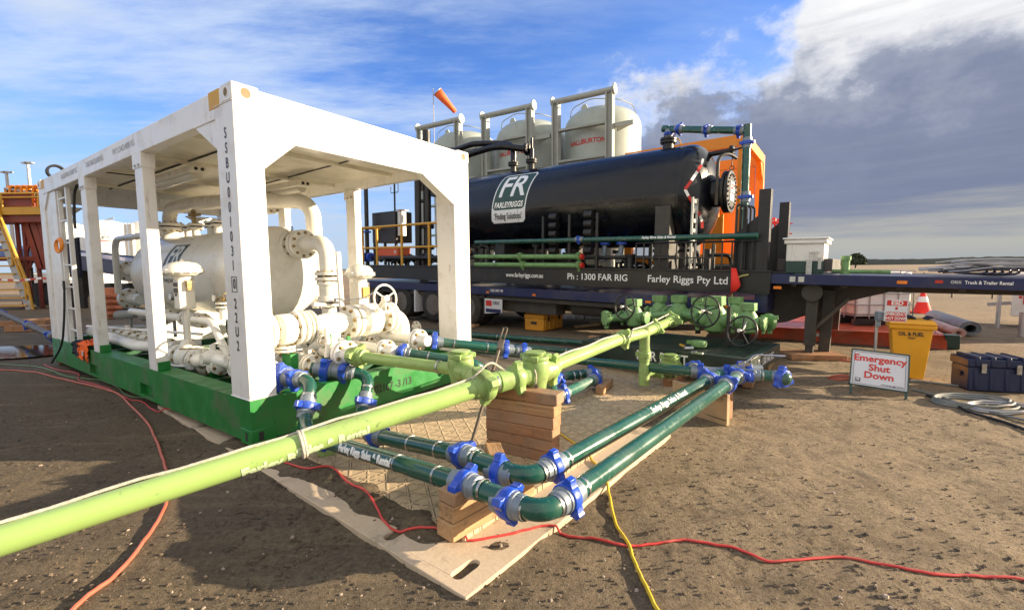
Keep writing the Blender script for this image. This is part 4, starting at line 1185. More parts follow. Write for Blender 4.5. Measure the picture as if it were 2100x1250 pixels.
# risers from the skid down to the ground lines
def build_run(root, o, corner, low, low2, P1, P2, C, P3, P4, t_union, mt1='pipe', mt2='pipe_worn', big_first=True):
    d0 = dl(o, corner)
    union(root, o, d0, PR * 1.12, k=1.12)
    union(root, o + d0 * ((corner - o).length * .42), d0, PR)
    spool(root, [o - d0 * .12, corner, low, low2, P1 + dl(P1, P2) * .05], PR, mt1, .10)
    union(root, low.lerp(corner, .30), dl(corner, low), PR)
    clamp(root, corner + dl(corner, low) * .115, dl(corner, low), PR); clamp(root, corner - d0 * .13, d0, PR)
    union(root, P1 - dl(P1, P2) * .02, dl(P1, P2), PR)
    dd = dl(P1, P2)
    spool(root, [P1, P2, C, P3, P4 - dl(P3, P4) * .02], PR, mt1, .13)
    union(root, P2, dd, PR)
    e = dl(C, P3)
    clamp(root, P2 - dd * .20, dd, PR); clamp(root, P2 + dd * .12, dd, PR)
    union(root, C - dd * .185, dd, PR); union(root, C + e * .185, e, PR)
    clamp(root, C - dd * .09, dd, PR); clamp(root, C + e * .09, e, PR); clamp(root, C + e * .31, e, PR)
    for t in t_union: clamp(root, P1.lerp(P2, t), dd, PR)
    return e
oA = SK @ V((outs['b1'].x, .10, outs['b1'].z)); oB = SK @ V((outs['b2'].x, .12, outs['b2'].z))
cA = S3(640, 780, -.20); lA = S3(624, 858, -.30); l2A = A1 + V((-.13, .115, -.005)); 
cB = S3(758, 768, -.16); lB = S3(742, 850, -.27); l2B = B1 + V((-.13, .115, -.005))
build_run(RA, oA, cA, lA, l2A, A1, A2, CA, A3, A4, (.62,))
build_run(RB, oB, cB, lB, l2B, B1, B2, CB, B3, B4, (.45,))
q0 = oB; union(RB, S3(703, 762, .0), dl(oB, cB), PR)
pipe_text(RA, 'Farley Riggs Sales & Rental', A1, A2, .42, PR, .062, 'letter_w', ang=.30, sx=.78)
pipe_text(RB, 'Farley Riggs Sales & Rental', B3, B4, .60, PR, .058, 'letter_w', ang=.75, sx=.95, bold=.001)

# junction of the far ends: header with tees, valve and elbow
HZ = .33
J1 = G(1436, 763, HZ); J2 = G(1536, 768, HZ)
hd = dl(J1, J2)
RJ = thing('flow_line', 'long dark green pipe ending in the silver lever valve at the dark manifold deck corner', 'pipeline', (J1.x, J1.y, 0), 'dark green low pressure pipe runs')
L0 = G(962, 716, .10)
spool(RJ, [L0, J1 - hd * .05], PR, 'pipe', .1)
for t in (.2, .88): clamp(RJ, L0.lerp(J1, t), dl(L0, J1), PR)
union(RJ, J1, hd, PR)
m = MB(); m.tube([J1 + hd * .03, J2], PR * 1.12, 18); m.build('valve_barrel', M['collar'], RJ)
c1 = G(1492, 757, HZ + .03); c1 = J1 + hd * ((c1 - J1).dot(hd))
union(RJ, c1 - hd * .02, hd, PR)
m = MB(); 
for dz in (-1, 1): m.bar(c1 + hd * .06 + V((0, 0, .055 * dz)), c1 + hd * .21 + V((0, 0, .055 * dz)), .10, .012)
m.bar(c1 + hd * .06, c1 + hd * .075, .12, .12); m.bar(c1 + hd * .195, c1 + hd * .21, .12, .12)
m.build('ball_valve', M['collar'], RJ, bev=.003)
m = MB(); ct = c1 + hd * .13
m.cyl(ct + V((0, 0, .05)), ct + V((0, 0, .12)), .018); m.bar(ct + V((0, 0, .10)) - hd * .05, ct + V((0, 0, .10)) + hd * .05, .03, .03)
m.tube([ct + V((0, 0, .12)), ct + V((0, 0, .125)) + hd * .03, ct + V((0, 0, .19)) + hd * .09, ct + V((0, 0, .19)) + hd * .34], .009, 8, .03)
m.build('lever', M['steel'], RJ)
union(RJ, J2, hd, PR)
eo = J2 + hd * .20; e2 = V((.4, -1, 0)).normalized()
spool(RJ, [J2, eo, eo + e2 * .13], PR, 'pipe_worn', .09)
union(RJ, eo + e2 * .10, e2, PR * .98, k=1.12, side=(1, 0)); 
m = MB(); m.lathe(eo + e2 * .12, e2, [(0, PR * 1.25), (.015, PR * 1.22), (.035, PR * .95), (.048, PR * .5), (.052, .002)], 22); m.build('end_cap', M['pipe'], RJ)
clamp(RJ, J2 + hd * .11, hd, PR)
eA = dl(A3, A4); eB = dl(B3, B4)
union(RA, A4 - eA * .02, eA, PR, k=1.05); union(RB, B4 - eB * .02, eB, PR, k=1.05)
tA = meet(A3, A4, J1, J2); tB = meet(B3, B4, J1, J2); tA.z = tB.z = HZ
m = MB(); m.tube([A4, tA], PR, 18); m.build('pipe', M['pipe_worn'], RA)
union(RA, A4.lerp(tA, .75), eA, PR)
m = MB(); m.tube([B4, tB], PR, 18); m.build('pipe', M['pipe_worn'], RB)
m = MB(); p = c1 + V((.05, .12, .05)); 
union(RJ, J1 + V((.0, .16, .02)), V((.3, 1, 0)), PR * .8); union(RJ, J2 + V((-.02, .14, .02)), V((1, .1, 0)), PR * .8)
m.cyl(J1, J1 + V((.02, .2, .02)), PR * .9); m.cyl(J2 - hd * .06, J2 + V((-.06, .14, .02)), PR * .9); m.cyl(J2 + V((-.05, .14, .02)), J2 + V((.2, .16, .02)), PR * .75)
m.build('branch', M['collar'], RJ)

# lines from the skid's white outlets
g1 = SK @ outs['g1']; g2 = SK @ outs['g2']
RC = thing('flow_line', 'dark green pipe leaving the smaller white flange right beside the lime branch pipe', 'pipeline', (g1.x, g1.y, 0), 'dark green low pressure pipe runs')
c0 = G(985, 748, .44); dC = dl(g1, c0); c0b = G(1015, 800, .12)
union(RC, g1 + dC * .14, dC, PR); spool(RC, [g1 + dC * .08, c0, G(1000, 790, .15), G(1215, 764, .16)], PR, 'pipe', .12)
clamp(RC, g1.lerp(c0, .45), dC, PR); union(RC, g1.lerp(c0, .80), dC, PR)
u = G(1215, 766, .16); ud = dl(G(1000, 790, .15), u); 
for t in (.80, .86): clamp(RC, G(1000, 790, .15).lerp(u, t), ud, PR)
union(RC, u, ud, PR)
v0 = G(1152, 808, .17); v1 = G(1222, 776, .17); vd = dl(v0, v1)
RD = thing('flow_line', 'short worn green pipe with blue unions both ends, just right of the tall timber stack', 'pipeline', (v0.x, v0.y, ZM), 'dark green low pressure pipe runs')
spool(RD, [G(1125, 775, .42), v0 - vd * .14 + V((0, 0, .0)), v1 + vd * .02], PR, 'pipe_worn', .10)
union(RD, v0, vd, PR); union(RD, v1 - vd * .03, vd, PR); clamp(RD, v0.lerp(v1, .72), vd, PR)
union(RD, G(1125, 778, .34), Z, PR * .95)
w0 = G(1136, 778, .22); w1 = G(1160, 782, .22)
spool(RD, [w0 - vd * .10, w0 + vd * .22], PR * .9, 'pipe_worn'); union(RD, w0 + vd * .08, vd, PR * .85); union(RD, w0 + vd * .0 + V((0, 0, .0)), vd, PR * .85)
RE = thing('flow_line', 'dark green pipe leaving the larger white flange next to the right white post', 'pipeline', (g2.x, g2.y, 0), 'dark green low pressure pipe runs')
h0 = G(1075, 720, .42); dE = dl(g2, h0)
union(RE, g2 + dE * .14, dE, PR); spool(RE, [g2 + dE * .08, h0, G(1112, 745, .15), G(1100, 790, .15)], PR, 'pipe', .14)
for t in (.30, .62, .88, .91): clamp(RE, g2.lerp(h0, t), dE, PR)
union(RE, g2.lerp(h0, .80), dE, PR * 1.08); union(RE, h0 - dE * .02, dE, PR)
# two long ground lines behind, running from behind the skid towards the manifold
for (a, b, lab) in (((700, 668), (1330, 712), 'farthest long dark green pipe on the ground, passing in front of the orange toolbox'),
                    ((962, 702), (1330, 735), 'long dark green pipe lying on the ground, second farthest, ending under the dark manifold deck')):
    p, q = G(a[0], a[1], .07), G(b[0], b[1], .07)
    r_ = thing('flow_line', lab, 'pipeline', (p.x, p.y, 0), 'dark green low pressure pipe runs')
    spool(r_, [p, q], PR, 'pipe'); clamp(r_, p.lerp(q, .6), dl(p, q), PR); clamp(r_, p.lerp(q, .3), dl(p, q), PR)

# lime high-pressure line --------------------------------------------
LR = 0.060
P0 = G(0, 1108, .30); Pm = G(850, 848, .50); PT = G(1000, 788, .575); PK = G(1098, 764, .60); PE = G(1275, 694, .66)
# straight line from far left to the tee
dL = dl(G(0, 1108, .31), PT)
PL0 = PT - dL * 3.9
RL = thing('relief_line', 'thick lime green pipe crossing the whole foreground, with two check valves and faint stencilled words', 'pipeline', (PT.x, PT.y, ZM))
m = MB(); m.tube([PL0, PT], LR, 28); m.build('pipe', M['lime'], RL)
pipe_text(RL, 'Farley Riggs', PL0, PT, 1 - ((PT - G(582, 940, .42)).length / 3.9), LR, .072, 'letter_pale', ang=-.60, sx=1.05, bold=.004)
pipe_text(RL, 'Sales & Rental', PL0, PT, 1 - ((PT - G(690, 902, .45)).length / 3.9), LR, .070, 'letter_pale', ang=-.40, sx=.95, bold=.004)
def lime_union(p, d, k=1.0, mt='lime_valve', ph=None): return union(RL, p, d, LR, mt, mt, 1.05 * k, 3, ph)
def check_valve(p, d, nm='check_valve'):
    d = V(d).normalized(); p = V(p)
    m = MB()
    m.lathe(p - V((0, 0, .13)), Z, [(0, .055), (.012, .075), (.05, .080), (.13, .100), (.20, .102), (.225, .095), (.23, .07)], 26)
    m.lathe(p, d, [(-.17, .062), (-.13, .066), (-.09, .08), (.09, .08), (.13, .066), (.17, .062)], 24)
    o = m.build(nm, M['lime_valve'], RL, bev=.003)
    m = MB(); m.lathe(p + V((0, 0, .095)), Z, [(0, .095), (.012, .098), (.03, .094), (.032, .060), (.05, .060)], 26)
    for k in range(3):
        a = .4 + k * 2.094; ra = V((cos(a), sin(a), 0)); m.bar(p + V((0, 0, .115)) + ra * .05, p + V((0, 0, .115)) + ra * .118, .052, .036)
    m.lathe(p + V((0, 0, .14)), Z, [(0, .075), (.014, .077), (.016, .03)], 20)
    m.build('valve_cap', M['lime_valve'], o, bev=.004)
    m = MB(); q = p + (EYE - p).normalized() * .1; 
    x = d; m.cyl(p + V((0, -.09, -.07)), p + V((0, -.112, -.07)), .014, n=6); m.build('plug', M['darksteel'], o)
    return o
lime_union(PT - dL * .02, dL, 1.12, ph=.3)
dK = dl(PT, PK); dE2 = dl(PK, PE)
m = MB(); m.tube([PT, PK], LR * 1.05, 24); m.lathe(PT.lerp(PK, .20), dK, [(0, .066), (.0, .074), (.16, .074), (.16, .066)], 24); m.build('tee', M['lime_valve'], RL)
clamp(RL, PT.lerp(PK, .14), dK, LR * 1.12); clamp(RL, PT.lerp(PK, .52), dK, LR * 1.08, 'darksteel')
lime_union(PK - dK * .17, dK, 1.0, ph=1.2)
check_valve(PK, dK)
lime_union(PK + dE2 * .16, dE2, 1.05, ph=.9)
m = MB(); m.tube([PK + dE2 * .1, PE], LR * .84, 22); m.build('pipe', M['lime'], RL)
# branch from the skid to the tee
b0 = SK @ (outs['lime'] + V((0, -.10, 0))); b3 = G(945, 758, .56)
dB = dl(b0, b3)
lime_union(b0 + dB * .03, dB, .95, ph=.2)
m = MB(); m.tube([b0, b3], LR * .80, 22); m.build('pipe', M['lime'], RL)
clamp(RL, b3 - dB * .20, dB, LR * .86)
check_valve(b3, dl(b3, PT))
m = MB(); m.tube([b3, PT + dK * .03], LR * 1.1, 24); m.lathe(b3.lerp(PT, .62), dl(b3, PT), [(0, .07), (.0, .082), (.05, .09), (.12, .082), (.12, .07)], 24); m.build('tee_branch', M['lime_valve'], RL)
# right-hand part up to the manifold
union(RL, PE + dE2 * .02, dE2, LR * .86, 'lime_valve', 'lime_valve', 1.05)
PJ = G(1322, 682, .665); PM = G(1382, 655, .68)
m = MB(); m.tube([PE, PJ, PM + dl(PJ, PM) * .1], LR * .86, 22); m.build('pipe', M['lime'], RL)
union(RL, PJ.lerp(PM, .32), dl(PJ, PM), LR * .86, 'lime_valve', 'lime_valve', 1.0)
union(RL, PJ.lerp(PM, .95), dl(PJ, PM), LR * .9, 'lime_valve', 'lime_valve', 1.1)
m = MB(); m.lathe((PJ.x, PJ.y, .12), Z, [(0, .055), (.18, .055), (.19, .05), (.28, .05), (.29, .066), (.33, .066), (.34, .052), (.42, .052), (.60, .052)], 22); m.build('tee_leg', M['lime_valve'], RL)
union(RL, (PJ.x, PJ.y, .44), Z, LR * .8, 'lime_valve', 'lime_valve', .9)
g = G(1405, 748, .22); dg = dl(V((PJ.x, PJ.y, .22)), g)
m = MB(); m.tube([(PJ.x, PJ.y, .24), g + dg * .28], .045, 18); m.build('pipe', M['lime_valve'], RL)
check_valve(V((PJ.x, PJ.y, .24)).lerp(g, .62), dg)
union(RL, V((PJ.x, PJ.y, .23)).lerp(g, .30), dg, LR * .8, 'lime_valve', 'lime_valve', .9)
union(RL, g + dg * .02, dg, LR * .8, 'lime_valve', 'lime_valve', .9); union(RL, g + dg * .17, dg, LR * .72, 'lime_valve', 'lime_valve', .9)
# standing lime elbow base half hidden by the dark pipe
q = G(672, 928, ZM); m = MB(); m.lathe((q.x, q.y, ZM), Z, [(0, .065), (.012, .07), (.03, .07), (.04, .045), (.07, .04)], 24)
m.build('pipe_stand', M['lime'], label='low round lime green pipe stand on the ribbed mat behind the outer dark pipe', cat='pipe stand')

# whip-check rope along the lime line
def rope():
    root = thing('safety_rope', 'grey-white rope laid along the top of the lime green pipe and wound round it', 'rope', (PT.x, PT.y, ZM))
    n0 = V((0, 0, 1)); pts = []
    def on(p, up=.012, side=0.0):
        s_ = dL.cross(V((0, 0, 1))).normalized()
        return p + V((0, 0, LR + up)) + s_ * side
    L = 3.9
    top = []
    for k in range(26):
        t = k / 25; p = PT - dL * (3.6 * (1 - t) + .10)
        top.append(on(p, .004 + .004 * sin(k * 2.1), -.018 + .012 * sin(k * .9)))
    m = MB(); m.tube(top, .0075, 8); m.tube([on(PT - dL * .12, .01), on(PT + V((.02, 0, .05)), .05), on(PT + dK * .1, .035), on(PT + dK * .17, -.02, .03)], .0075, 8, .08); m.build('rope', M['rope'], root)
    m = MB()
    c = PT - dL * ((PT - G(616, 912, .43)).dot(dL))
    m.torus(c, dL + V((0, 0, .0)), LR + .008, .009, 30, 8); m.torus(c + dL * .014, dL, LR + .007, .008, 30, 8); m.torus(PT.lerp(PK, .85), dK, LR + .03, .006, 26, 6)
    m.build_each('rope_turn', M['rope'], root)
    m = MB(); a = PK + dE2 * .25 + V((0, 0, .055)); pts = [a]
    for k in range(1, 12): pts.append(PK.lerp(PE, .22 + .065 * k) + V((.0, 0, .058 + .006 * sin(k))))
    pts += [PE + V((0.02, -.05, .0)), PE + V((.07, -.06, .03)), PE + V((.10, -.02, .09)), PJ + V((0, 0, .07)), PM + V((-.05, -.0, .08)), PM + V((.0, -.03, .02))]
    m.tube(pts, .0075, 8); m.build('rope', M['rope'], root)
rope()
# steel podger bar leaning on the line
b0_ = G(968, 905, ZM); b1_ = G(1018, 735, .62)
bd = dl(b0_, b1_); tt = b1_ + bd * .22
m = MB(); m.tube([b0_, b1_ + bd * .10], .0135, 10)
rt = thing('steel_bar', 'dark steel lever bar with a forked head leaning upright against the lime green tee', 'bar', b0_)
m.build('shaft', M['darksteel'], rt)
m = MB(); m.bar(b1_ + bd * .08, b1_ + bd * .17, .045, .03, up=(0, 1, 0)); m.bar(b1_ + bd * .17 + V((-.017, 0, 0)), b1_ + bd * .27 + V((-.017, 0, 0)), .011, .028, up=(0, 1, 0)); m.bar(b1_ + bd * .17 + V((.017, 0, 0)), b1_ + bd * .27 + V((.017, 0, 0)), .011, .028, up=(0, 1, 0))
m.bar(b1_ + bd * .265 + V((-.02, 0, 0)), b1_ + bd * .265 + V((.02, 0, 0)), .02, .028)
m.build('forked_head', M['darksteel'], rt, bev=.003)

# timbers ------------------------------------------------------------
def timber(c, ang, L, w, h, label, mt='wood', group=None, tilt=0.0):
    F = Matrix.Translation(V(c)) @ Matrix.Rotation(ang, 4, 'Z') @ Matrix.Rotation(tilt, 4, 'Y')
    m = MB(F); m.bb(-L / 2, L / 2, -w / 2, w / 2, 0, h)
    return m.build('timber', M[mt], label=label, cat='timber block', group=group, M=F, bev=.006)
ta = G(996, 922, ZM); tb = G(1132, 952, ZM)
ang = atan2(tb.y - ta.y, tb.x - ta.x); Lt = (tb - ta).length
nrm = V((-sin(ang), cos(ang), 0))
words = ['bottom', 'second from the bottom', 'third from the bottom', 'third from the top', 'second from the top', 'topmost']
hs = .0755
for k in range(6):
    c = (ta + tb) / 2 + nrm * .065 + V((.008 * random.uniform(-1, 1) + (.02 if k == 5 else 0) + .004 * k, .004 * random.uniform(-1, 1), k * (hs + .0015)))
    timber(c, ang + random.uniform(-.02, .02), Lt * (1.0 if k != 5 else .95) + random.uniform(-.01, .01), .125, hs,
           '%s timber of the tall six-high stack propping the lime green pipe' % words[k].capitalize(), 'wood_red' if k in (0, 1, 2, 3, 5) else 'wood', 'timbers of the tall stack')
# low stack under the outer pipe
la = G(936, 1108, ZM); lb = G(1030, 1058, ZM)
ang2 = atan2(MA.y, MA.x) - .04
c2 = G(918, 1104, ZM); bx = V((cos(ang2), sin(ang2), 0)); by = V((-sin(ang2), cos(ang2), 0))
base = c2 + bx * .30 + by * .01
timber(base, ang2, .62, .12, .085, 'lower long pale timber of the low stack under the outer dark green pipe', 'wood', 'timbers of the low stack')
timber(base + V((0, 0, .0865)) + bx * .0, ang2, .60, .11, .080, 'middle timber of the low stack under the outer dark green pipe', 'wood', 'timbers of the low stack')
timber(base + V((0, 0, .168)) - bx * .22, ang2, .15, .115, .062, 'short notched timber topping the near end of the low stack under the outer pipe', 'wood', 'timbers of the low stack')
q = G(1005, 972, ZM); timber(q + V((.03, .03, 0)), ang2 + .9, .20, .10, .160, 'square timber under the inner dark green pipe behind the blue union', 'wood')
# plywood box at right
pa = G(1378, 835, 0); pb = G(1490, 871, 0)
ang3 = atan2(pb.y - pa.y, pb.x - pa.x); n3 = V((-sin(ang3), cos(ang3), 0)); Lp = (pb - pa).length
def plank(c, an, L, th, h, label, mt='ply'):
    F = Matrix.Translation(V(c)) @ Matrix.Rotation(an, 4, 'Z'); m = MB(F); m.bb(-L / 2, L / 2, 0, th, -.01, h)
    return m.build('plank', M[mt], label=label, cat='plank', M=F, bev=.003)
plank((pa + pb) / 2, ang3, Lp, .036, .262, 'wide pale plank standing on edge under the far ends of the two dark green pipes')
plank((pa + pb) / 2 + n3 * .20 + V((-.06, 0, 0)), ang3 + .05, Lp * .75, .08, .235, 'reddish timber on edge behind the wide pale plank', 'wood_red')
q = G(1232, 805, ZM); timber(q + V((.06, .10, 0)), 1.1, .38, .085, .085, 'small square timber under the blue unions to the right of the tall stack', 'wood')
q = G(1378, 790, ZM); timber(q + V((.07, .12, -.02)), .9, .42, .11, .10, 'reddish timber block under the lime check valve in front of the dark deck', 'wood_red')
q = G(1552, 790, .0); timber(q + V((-.02, .12, 0)), 1.0, .50, .11, .17, 'timber block propping the blue unions beside the right end of the plywood box', 'wood_red')
q = G(1575, 760, .0); timber(q + V((.15, .30, 0)), .95, .9, .14, .20, 'long timber bearer under the right end of the dark manifold deck', 'wood')
q = G(1215, 715, .0); timber(q + V((.3, .1, 0)), -.55, .7, .14, .18, 'timber bearer under the left end of the dark manifold deck', 'wood')
q = G(132, 745, 0); timber(q + V((.12, .15, 0)), .8, .5, .12, .085, 'timber block under the far left corner of the green base', 'wood_red')

# manifold deck with lime valves --------------------------------------
DZ = .40
dn, dlft, drt = G(1540, 737, DZ), G(1193, 697, DZ), G(1592, 703, DZ)
exm = dl(dlft, dn)
MF = frame((dlft.x, dlft.y, 0), (exm.x, exm.y, 0), (-exm.y, exm.x, 0))
MLx = (dn - dlft).length; qd = MF.inverted() @ drt; MLy = qd.y
deck = thing('valve_manifold', 'low dark steel deck carrying mint green valves with black handwheels, marked FOR RENT', 'manifold', M=MF)
m = MB(MF); m.bb(0, MLx, 0, .09, DZ - .19, DZ); m.bb(0, MLx, MLy - .09, MLy, DZ - .19, DZ); m.bb(0, .09, .09, MLy - .09, DZ - .19, DZ); m.bb(MLx - .09, MLx, .09, MLy - .09, DZ - .19, DZ)
m.build('deck_frame', M['deck'], deck, bev=.006)
m = MB(MF); m.bb(.09, MLx - .09, .09, MLy - .09, DZ - .03, DZ - .015)
for k in range(14): m.bb(.09, MLx - .09, .14 + k * (MLy - .28) / 13, .165 + k * (MLy - .28) / 13, DZ - .015, DZ - .004)
m.build('deck_plate', M['deck'], deck)
q = fp(MF, 1356, 728, y=0)
m = MB(MF); add_text(m, 'FOR RENT', (q.x, 0, DZ - .10), (1, 0, 0), (0, 0, 1), .155, .003, .85, lift=.004); m.build('lettering', M['letter_w'], deck)
m = MB(MF); add_text(m, 'Ph : 1300 FAR RIG', (MLx, MLy * .48, DZ - .095), (0, 1, 0), (0, 0, 1), .12, .002, .72, lift=.004); m.build('lettering', M['letter_w'], deck)
def MP(px, py, z): return fp(MF, px, py, z=z)
def gate_valve(px, py, z, size=1.0, wheel=None, dirx=(1, 0, 0)):
    c = MP(px, py, z); k = size
    m = MB(MF)
    m.lathe(c - V((0, 0, .15 * k)), Z, [(0, .07 * k), (.03 * k, .11 * k), (.25 * k, .12 * k), (.30 * k, .09 * k), (.34 * k, .07 * k)], 24)
    d = V(dirx).normalized(); m.lathe(c, d, [(-.22 * k, .06 * k), (-.16 * k, .06 * k), (-.15 * k, .09 * k), (.15 * k, .09 * k), (.16 * k, .06 * k), (.22 * k, .06 * k)], 20)
    m.box(c + V((0, 0, .23 * k)), (.19 * k, .17 * k, .11 * k)); m.cyl(c + V((0, 0, .12 * k)), c + V((0, 0, .20 * k)), .06 * k)
    o = m.build('gate_valve', M['mint'], deck, bev=.006)
    m = MB(MF)
    for a in (-1, 1):
        m.lathe(c + d * a * .20 * k, d, [(-.025, .075 * k), (-.02, .098 * k), (.02, .098 * k), (.025, .075 * k)], 22)
        for j in range(3):
            rr = m.ring(c + d * a * .20 * k, d, .115 * k, 3, ph=.5)[j]; m.box(rr, (.04 * k, .04 * k, .045 * k))
        m.build('hammer_union', M['mint'], o, bev=.003); m = MB(MF)
    if wheel:
        w = MP(wheel[0], wheel[1], wheel[2]); nd = V(wheel[3])
        handwheel(w, nd, wheel[4], .011, 'blackm', o, 5, MF, .028, ph=.3)
        m = MB(MF); m.cyl(w, c + V((0, 0, .12 * k)), .016); m.cyl(w, w + V(nd).normalized() * .05, .02); m.build('valve_stem', M['steel'], o)
    return c
gv = []
def wheel_at(px, py, dy, c):
    q = fp(MF, px, py, y=c.y - dy); return (px, py, q)
def gvw(px, py, z, k, wh=None, R=.17, dirx=(1, 0, 0), nd=(-.25, -1, .12), dy=.34):
    c = gate_valve(px, py, z, k, None, dirx)
    if wh:
        w = fp(MF, wh[0], wh[1], y=c.y - dy)
        ht = thing
        handwheel(w, nd, R, .011, 'blackm', deck, 5, MF, .028, ph=.3)
        m = MB(MF); m.cyl(w, c + V((0, 0, .06)), .016); m.cyl(w, w + V(nd).normalized() * .06, .022); m.build('valve_stem', M['steel'], deck)
    gv.append(c)
gvw(1300, 650, .655, .88, (1281, 629), .165)
gvw(1352, 640, .655, .9, (1391, 622), .15, (1, .2, 0), dy=-.25)
gvw(1392, 643, .655, .95)
gvw(1432, 645, .655, .85, None, .16, (1, .1, 0))
gvw(1466, 656, .655, 1.08, (1446, 638), .19)
gvw(1508, 645, .655, .88, (1503, 620), .15, dy=-.2)
gvw(1534, 662, .655, .85, (1521, 679), .17, nd=(-.25, -1, .30), dy=.42)
m = MB(MF)
a = MP(1244, 652, .655); b = MP(1578, 660, .655)
m.tube([a, gv[0], gv[2], gv[4], gv[6], b], .052, 16)
for q, d in ((a, gv[0] - a), (b, b - gv[6])): 
    d = V(d).normalized()
    m.lathe(q, d, [(-.04, .06), (-.035, .105), (.01, .105), (.02, .07), (.05, .065)], 22)
    for rr in m.ring(q, d, .118, 3, ph=.6): m.box(rr, (.045, .045, .045))
m.build('header_pipe', M['mint'], deck)
m = MB(MF)
for g_ in (gv[0], gv[3], gv[6]): m.bb(g_.x - .03, g_.x + .03, g_.y - .03, g_.y + .03, DZ - .014, g_.z - .1)
q2 = fp(MF, 1494, 690, z=DZ); q3 = fp(MF, 1494, 628, y=q2.y); m.bb(q2.x - .02, q2.x + .02, q2.y - .02, q2.y + .02, DZ - .014, q3.z)
m.build_each('support_post', M['blackm'], deck)
m = MB(MF); q = MP(1432, 712, DZ + .05)
for g_ in (gv[0], gv[3], gv[6]): m.bb(g_.x - .03, g_.x + .03, g_.y - .03, g_.y + .03, DZ, g_.z - .1)
q2 = MP(1494, 675, .6); m.bb(q2.x - .02, q2.x + .02, q2.y - .02, q2.y + .02, DZ, .86)
m.build_each('support_post', M['blackm'], deck)
m = MB(MF); q = MP(1433, 708, DZ + .02); m.lathe((q.x, q.y, DZ), Z, [(0, .06), (.01, .085), (.045, .09), (.075, .085), (.08, .06)], 22); m.box((q.x - .10, q.y, DZ + .05), (.07, .05, .04)); 
m.build('union_nut', M['mint'], label='loose mint green union nut lying on the dark deck', cat='nut')
m = MB(MF); q = MP(1397, 710, DZ + .02); e = V((q.x + .13, q.y - .12, DZ + .03)); q = V((q.x - .03, q.y + .05, DZ + .03))
hm = thing('hammer', 'hammer with yellow-orange handle lying on the dark deck', 'hammer', MF @ q)
m.tube([q, q.lerp(e, .55)], .016, 8); m.build('grip', M['yellow'], hm)
m = MB(MF); m.tube([q.lerp(e, .5), e], .012, 8); m.build('handle', M['darksteel'], hm)
m = MB(MF); dd = (e - q).normalized(); sd_ = dd.cross(Z); m.cyl(e - sd_ * .05, e + sd_ * .05, .022, n=10); m.build('hammer_head', M['steel'], hm)
m = MB(MF); q = MP(1423, 722, DZ + .02); m.bar(q, q + V((.10, -.015, 0)), .035, .02); m.cyl(q - V((0, 0, .01)), q + V((0, 0, .012)), .03, n=12); m.build('shackle', M['steel'], label='small bright steel shackle lying on the front edge of the dark deck', cat='shackle')
# ------------------------------------------------------------------ trailer and black tank skid (frame TK)
def TB(): return MB(TK)
def TP(px, py, **k): return fp(TK, px, py, **k)
SX0, SX1 = -2.75, 7.45            # beam of the tank skid
trailer = thing('drop_deck_trailer', 'long navy blue drop-deck trailer on muddy wheels carrying the black tank skid', 'trailer', M=TK)
GE = 11.1
m = TB(); m.bb(-3.4, 7.25, 0.02, .10, .80, .985); m.bb(-3.4, 7.25, 2.42, 2.5, .80, .985); m.bb(-3.4, 7.25, .10, 2.42, .93, .975)
m.bb(7.25, 7.42, .02, 2.5, .80, 1.36)                                  # the step
m.bb(7.42, GE, 0.02, .10, 1.235, 1.375); m.bb(7.42, GE, 2.42, 2.5, 1.235, 1.375); m.bb(7.42, GE, .10, 2.42, 1.33, 1.37)
m.build('deck', M['navy'], trailer, bev=.006)
m = TB()
for y in (.65, 1.75): m.bb(-3.2, 7.3, y, y + .12, .50, .93)
for k in range(20): m.bb(-3.2 + k * .52, -3.14 + k * .52, .12, 2.4, .72, .93)
for y in (.65, 1.75): m.prism([(7.0, .5), (7.6, .62), (8.25, .95), (8.8, 1.14), (11.05, 1.17), (11.05, 1.33), (7.4, 1.33), (7.3, .9)], (0, y + .12, 0), (1, 0, 0), (0, 0, 1), .12)
for k in range(6): m.bb(7.7 + k * .58, 7.76 + k * .58, .12, 2.4, 1.20, 1.33)
m.bb(2.2, 3.6, .25, .6, .45, .8); m.cyl((.9, .5, .62), (1.6, .5, .62), .16); m.cyl((3.9, .45, .6), (4.6, .45, .6), .13)
m.bb(-3.3, 7.2, .101, .16, .70, .78)
m.build('chassis', M['chassis'], trailer, bev=.004)
def wheel(x, y, z=.43, R=.43):
    m = TB()
    m.lathe((x, y, z), Y, [(.12, R * .55), (.0, R * .60), (.002, R * .80), (.03, R * .95), (.07, R), (.22, R), (.26, R * .95), (.27, R * .7)], 36, caps=False)
    o = m.build('wheel', M['rubber'], trailer)
    m = TB(); m.lathe((x, y + .02, z), Y, [(-.015, R * .60), (-.02, R * .57), (.02, R * .53), (.10, R * .42), (.11, R * .22), (.04, R * .20), (.03, R * .10)], 30)
    m.build('rim', M['rim'], o)
    m = TB()
    for q in m.ring((x, y + .115, z), Y, R * .31, 8): m.cyl(q, q - Y * .03, .014, n=6)
    m.build('wheel_nut', M['chassis'], o)
    m = TB()
    for q in m.ring((x, y + .128, z), Y, R * .345, 8, ph=.39): m.lathe(q, -Y, [(0, .028), (.003, .028)], 10)
    m.build('hand_hole', M['gasket'], o)
wz = .47
for x in (-1.15, .1, 1.28):
    wheel(x, .04, wz + .0 + .021 * x * 0); wheel(x, .36, wz); wheel(x, 2.2, wz)
for x in (-2.4,): wheel(x, .04, wz); wheel(x, 2.2, wz)
m = TB(); m.bb(1.80, 1.83, .02, .55, .30, .82); 
mf = m.build('mud_flap', M['rubber'], trailer)
q = TP(1013, 634, y=.02)
m = TB(); m.prism([(0, 0), (.50, .05), (.50, .34), (0, .34)], (1.86, .03, .38), (1, 0, 0), (0, 0, 1), .02)
p_ = m.build('flap_sign', M['sign'], trailer)
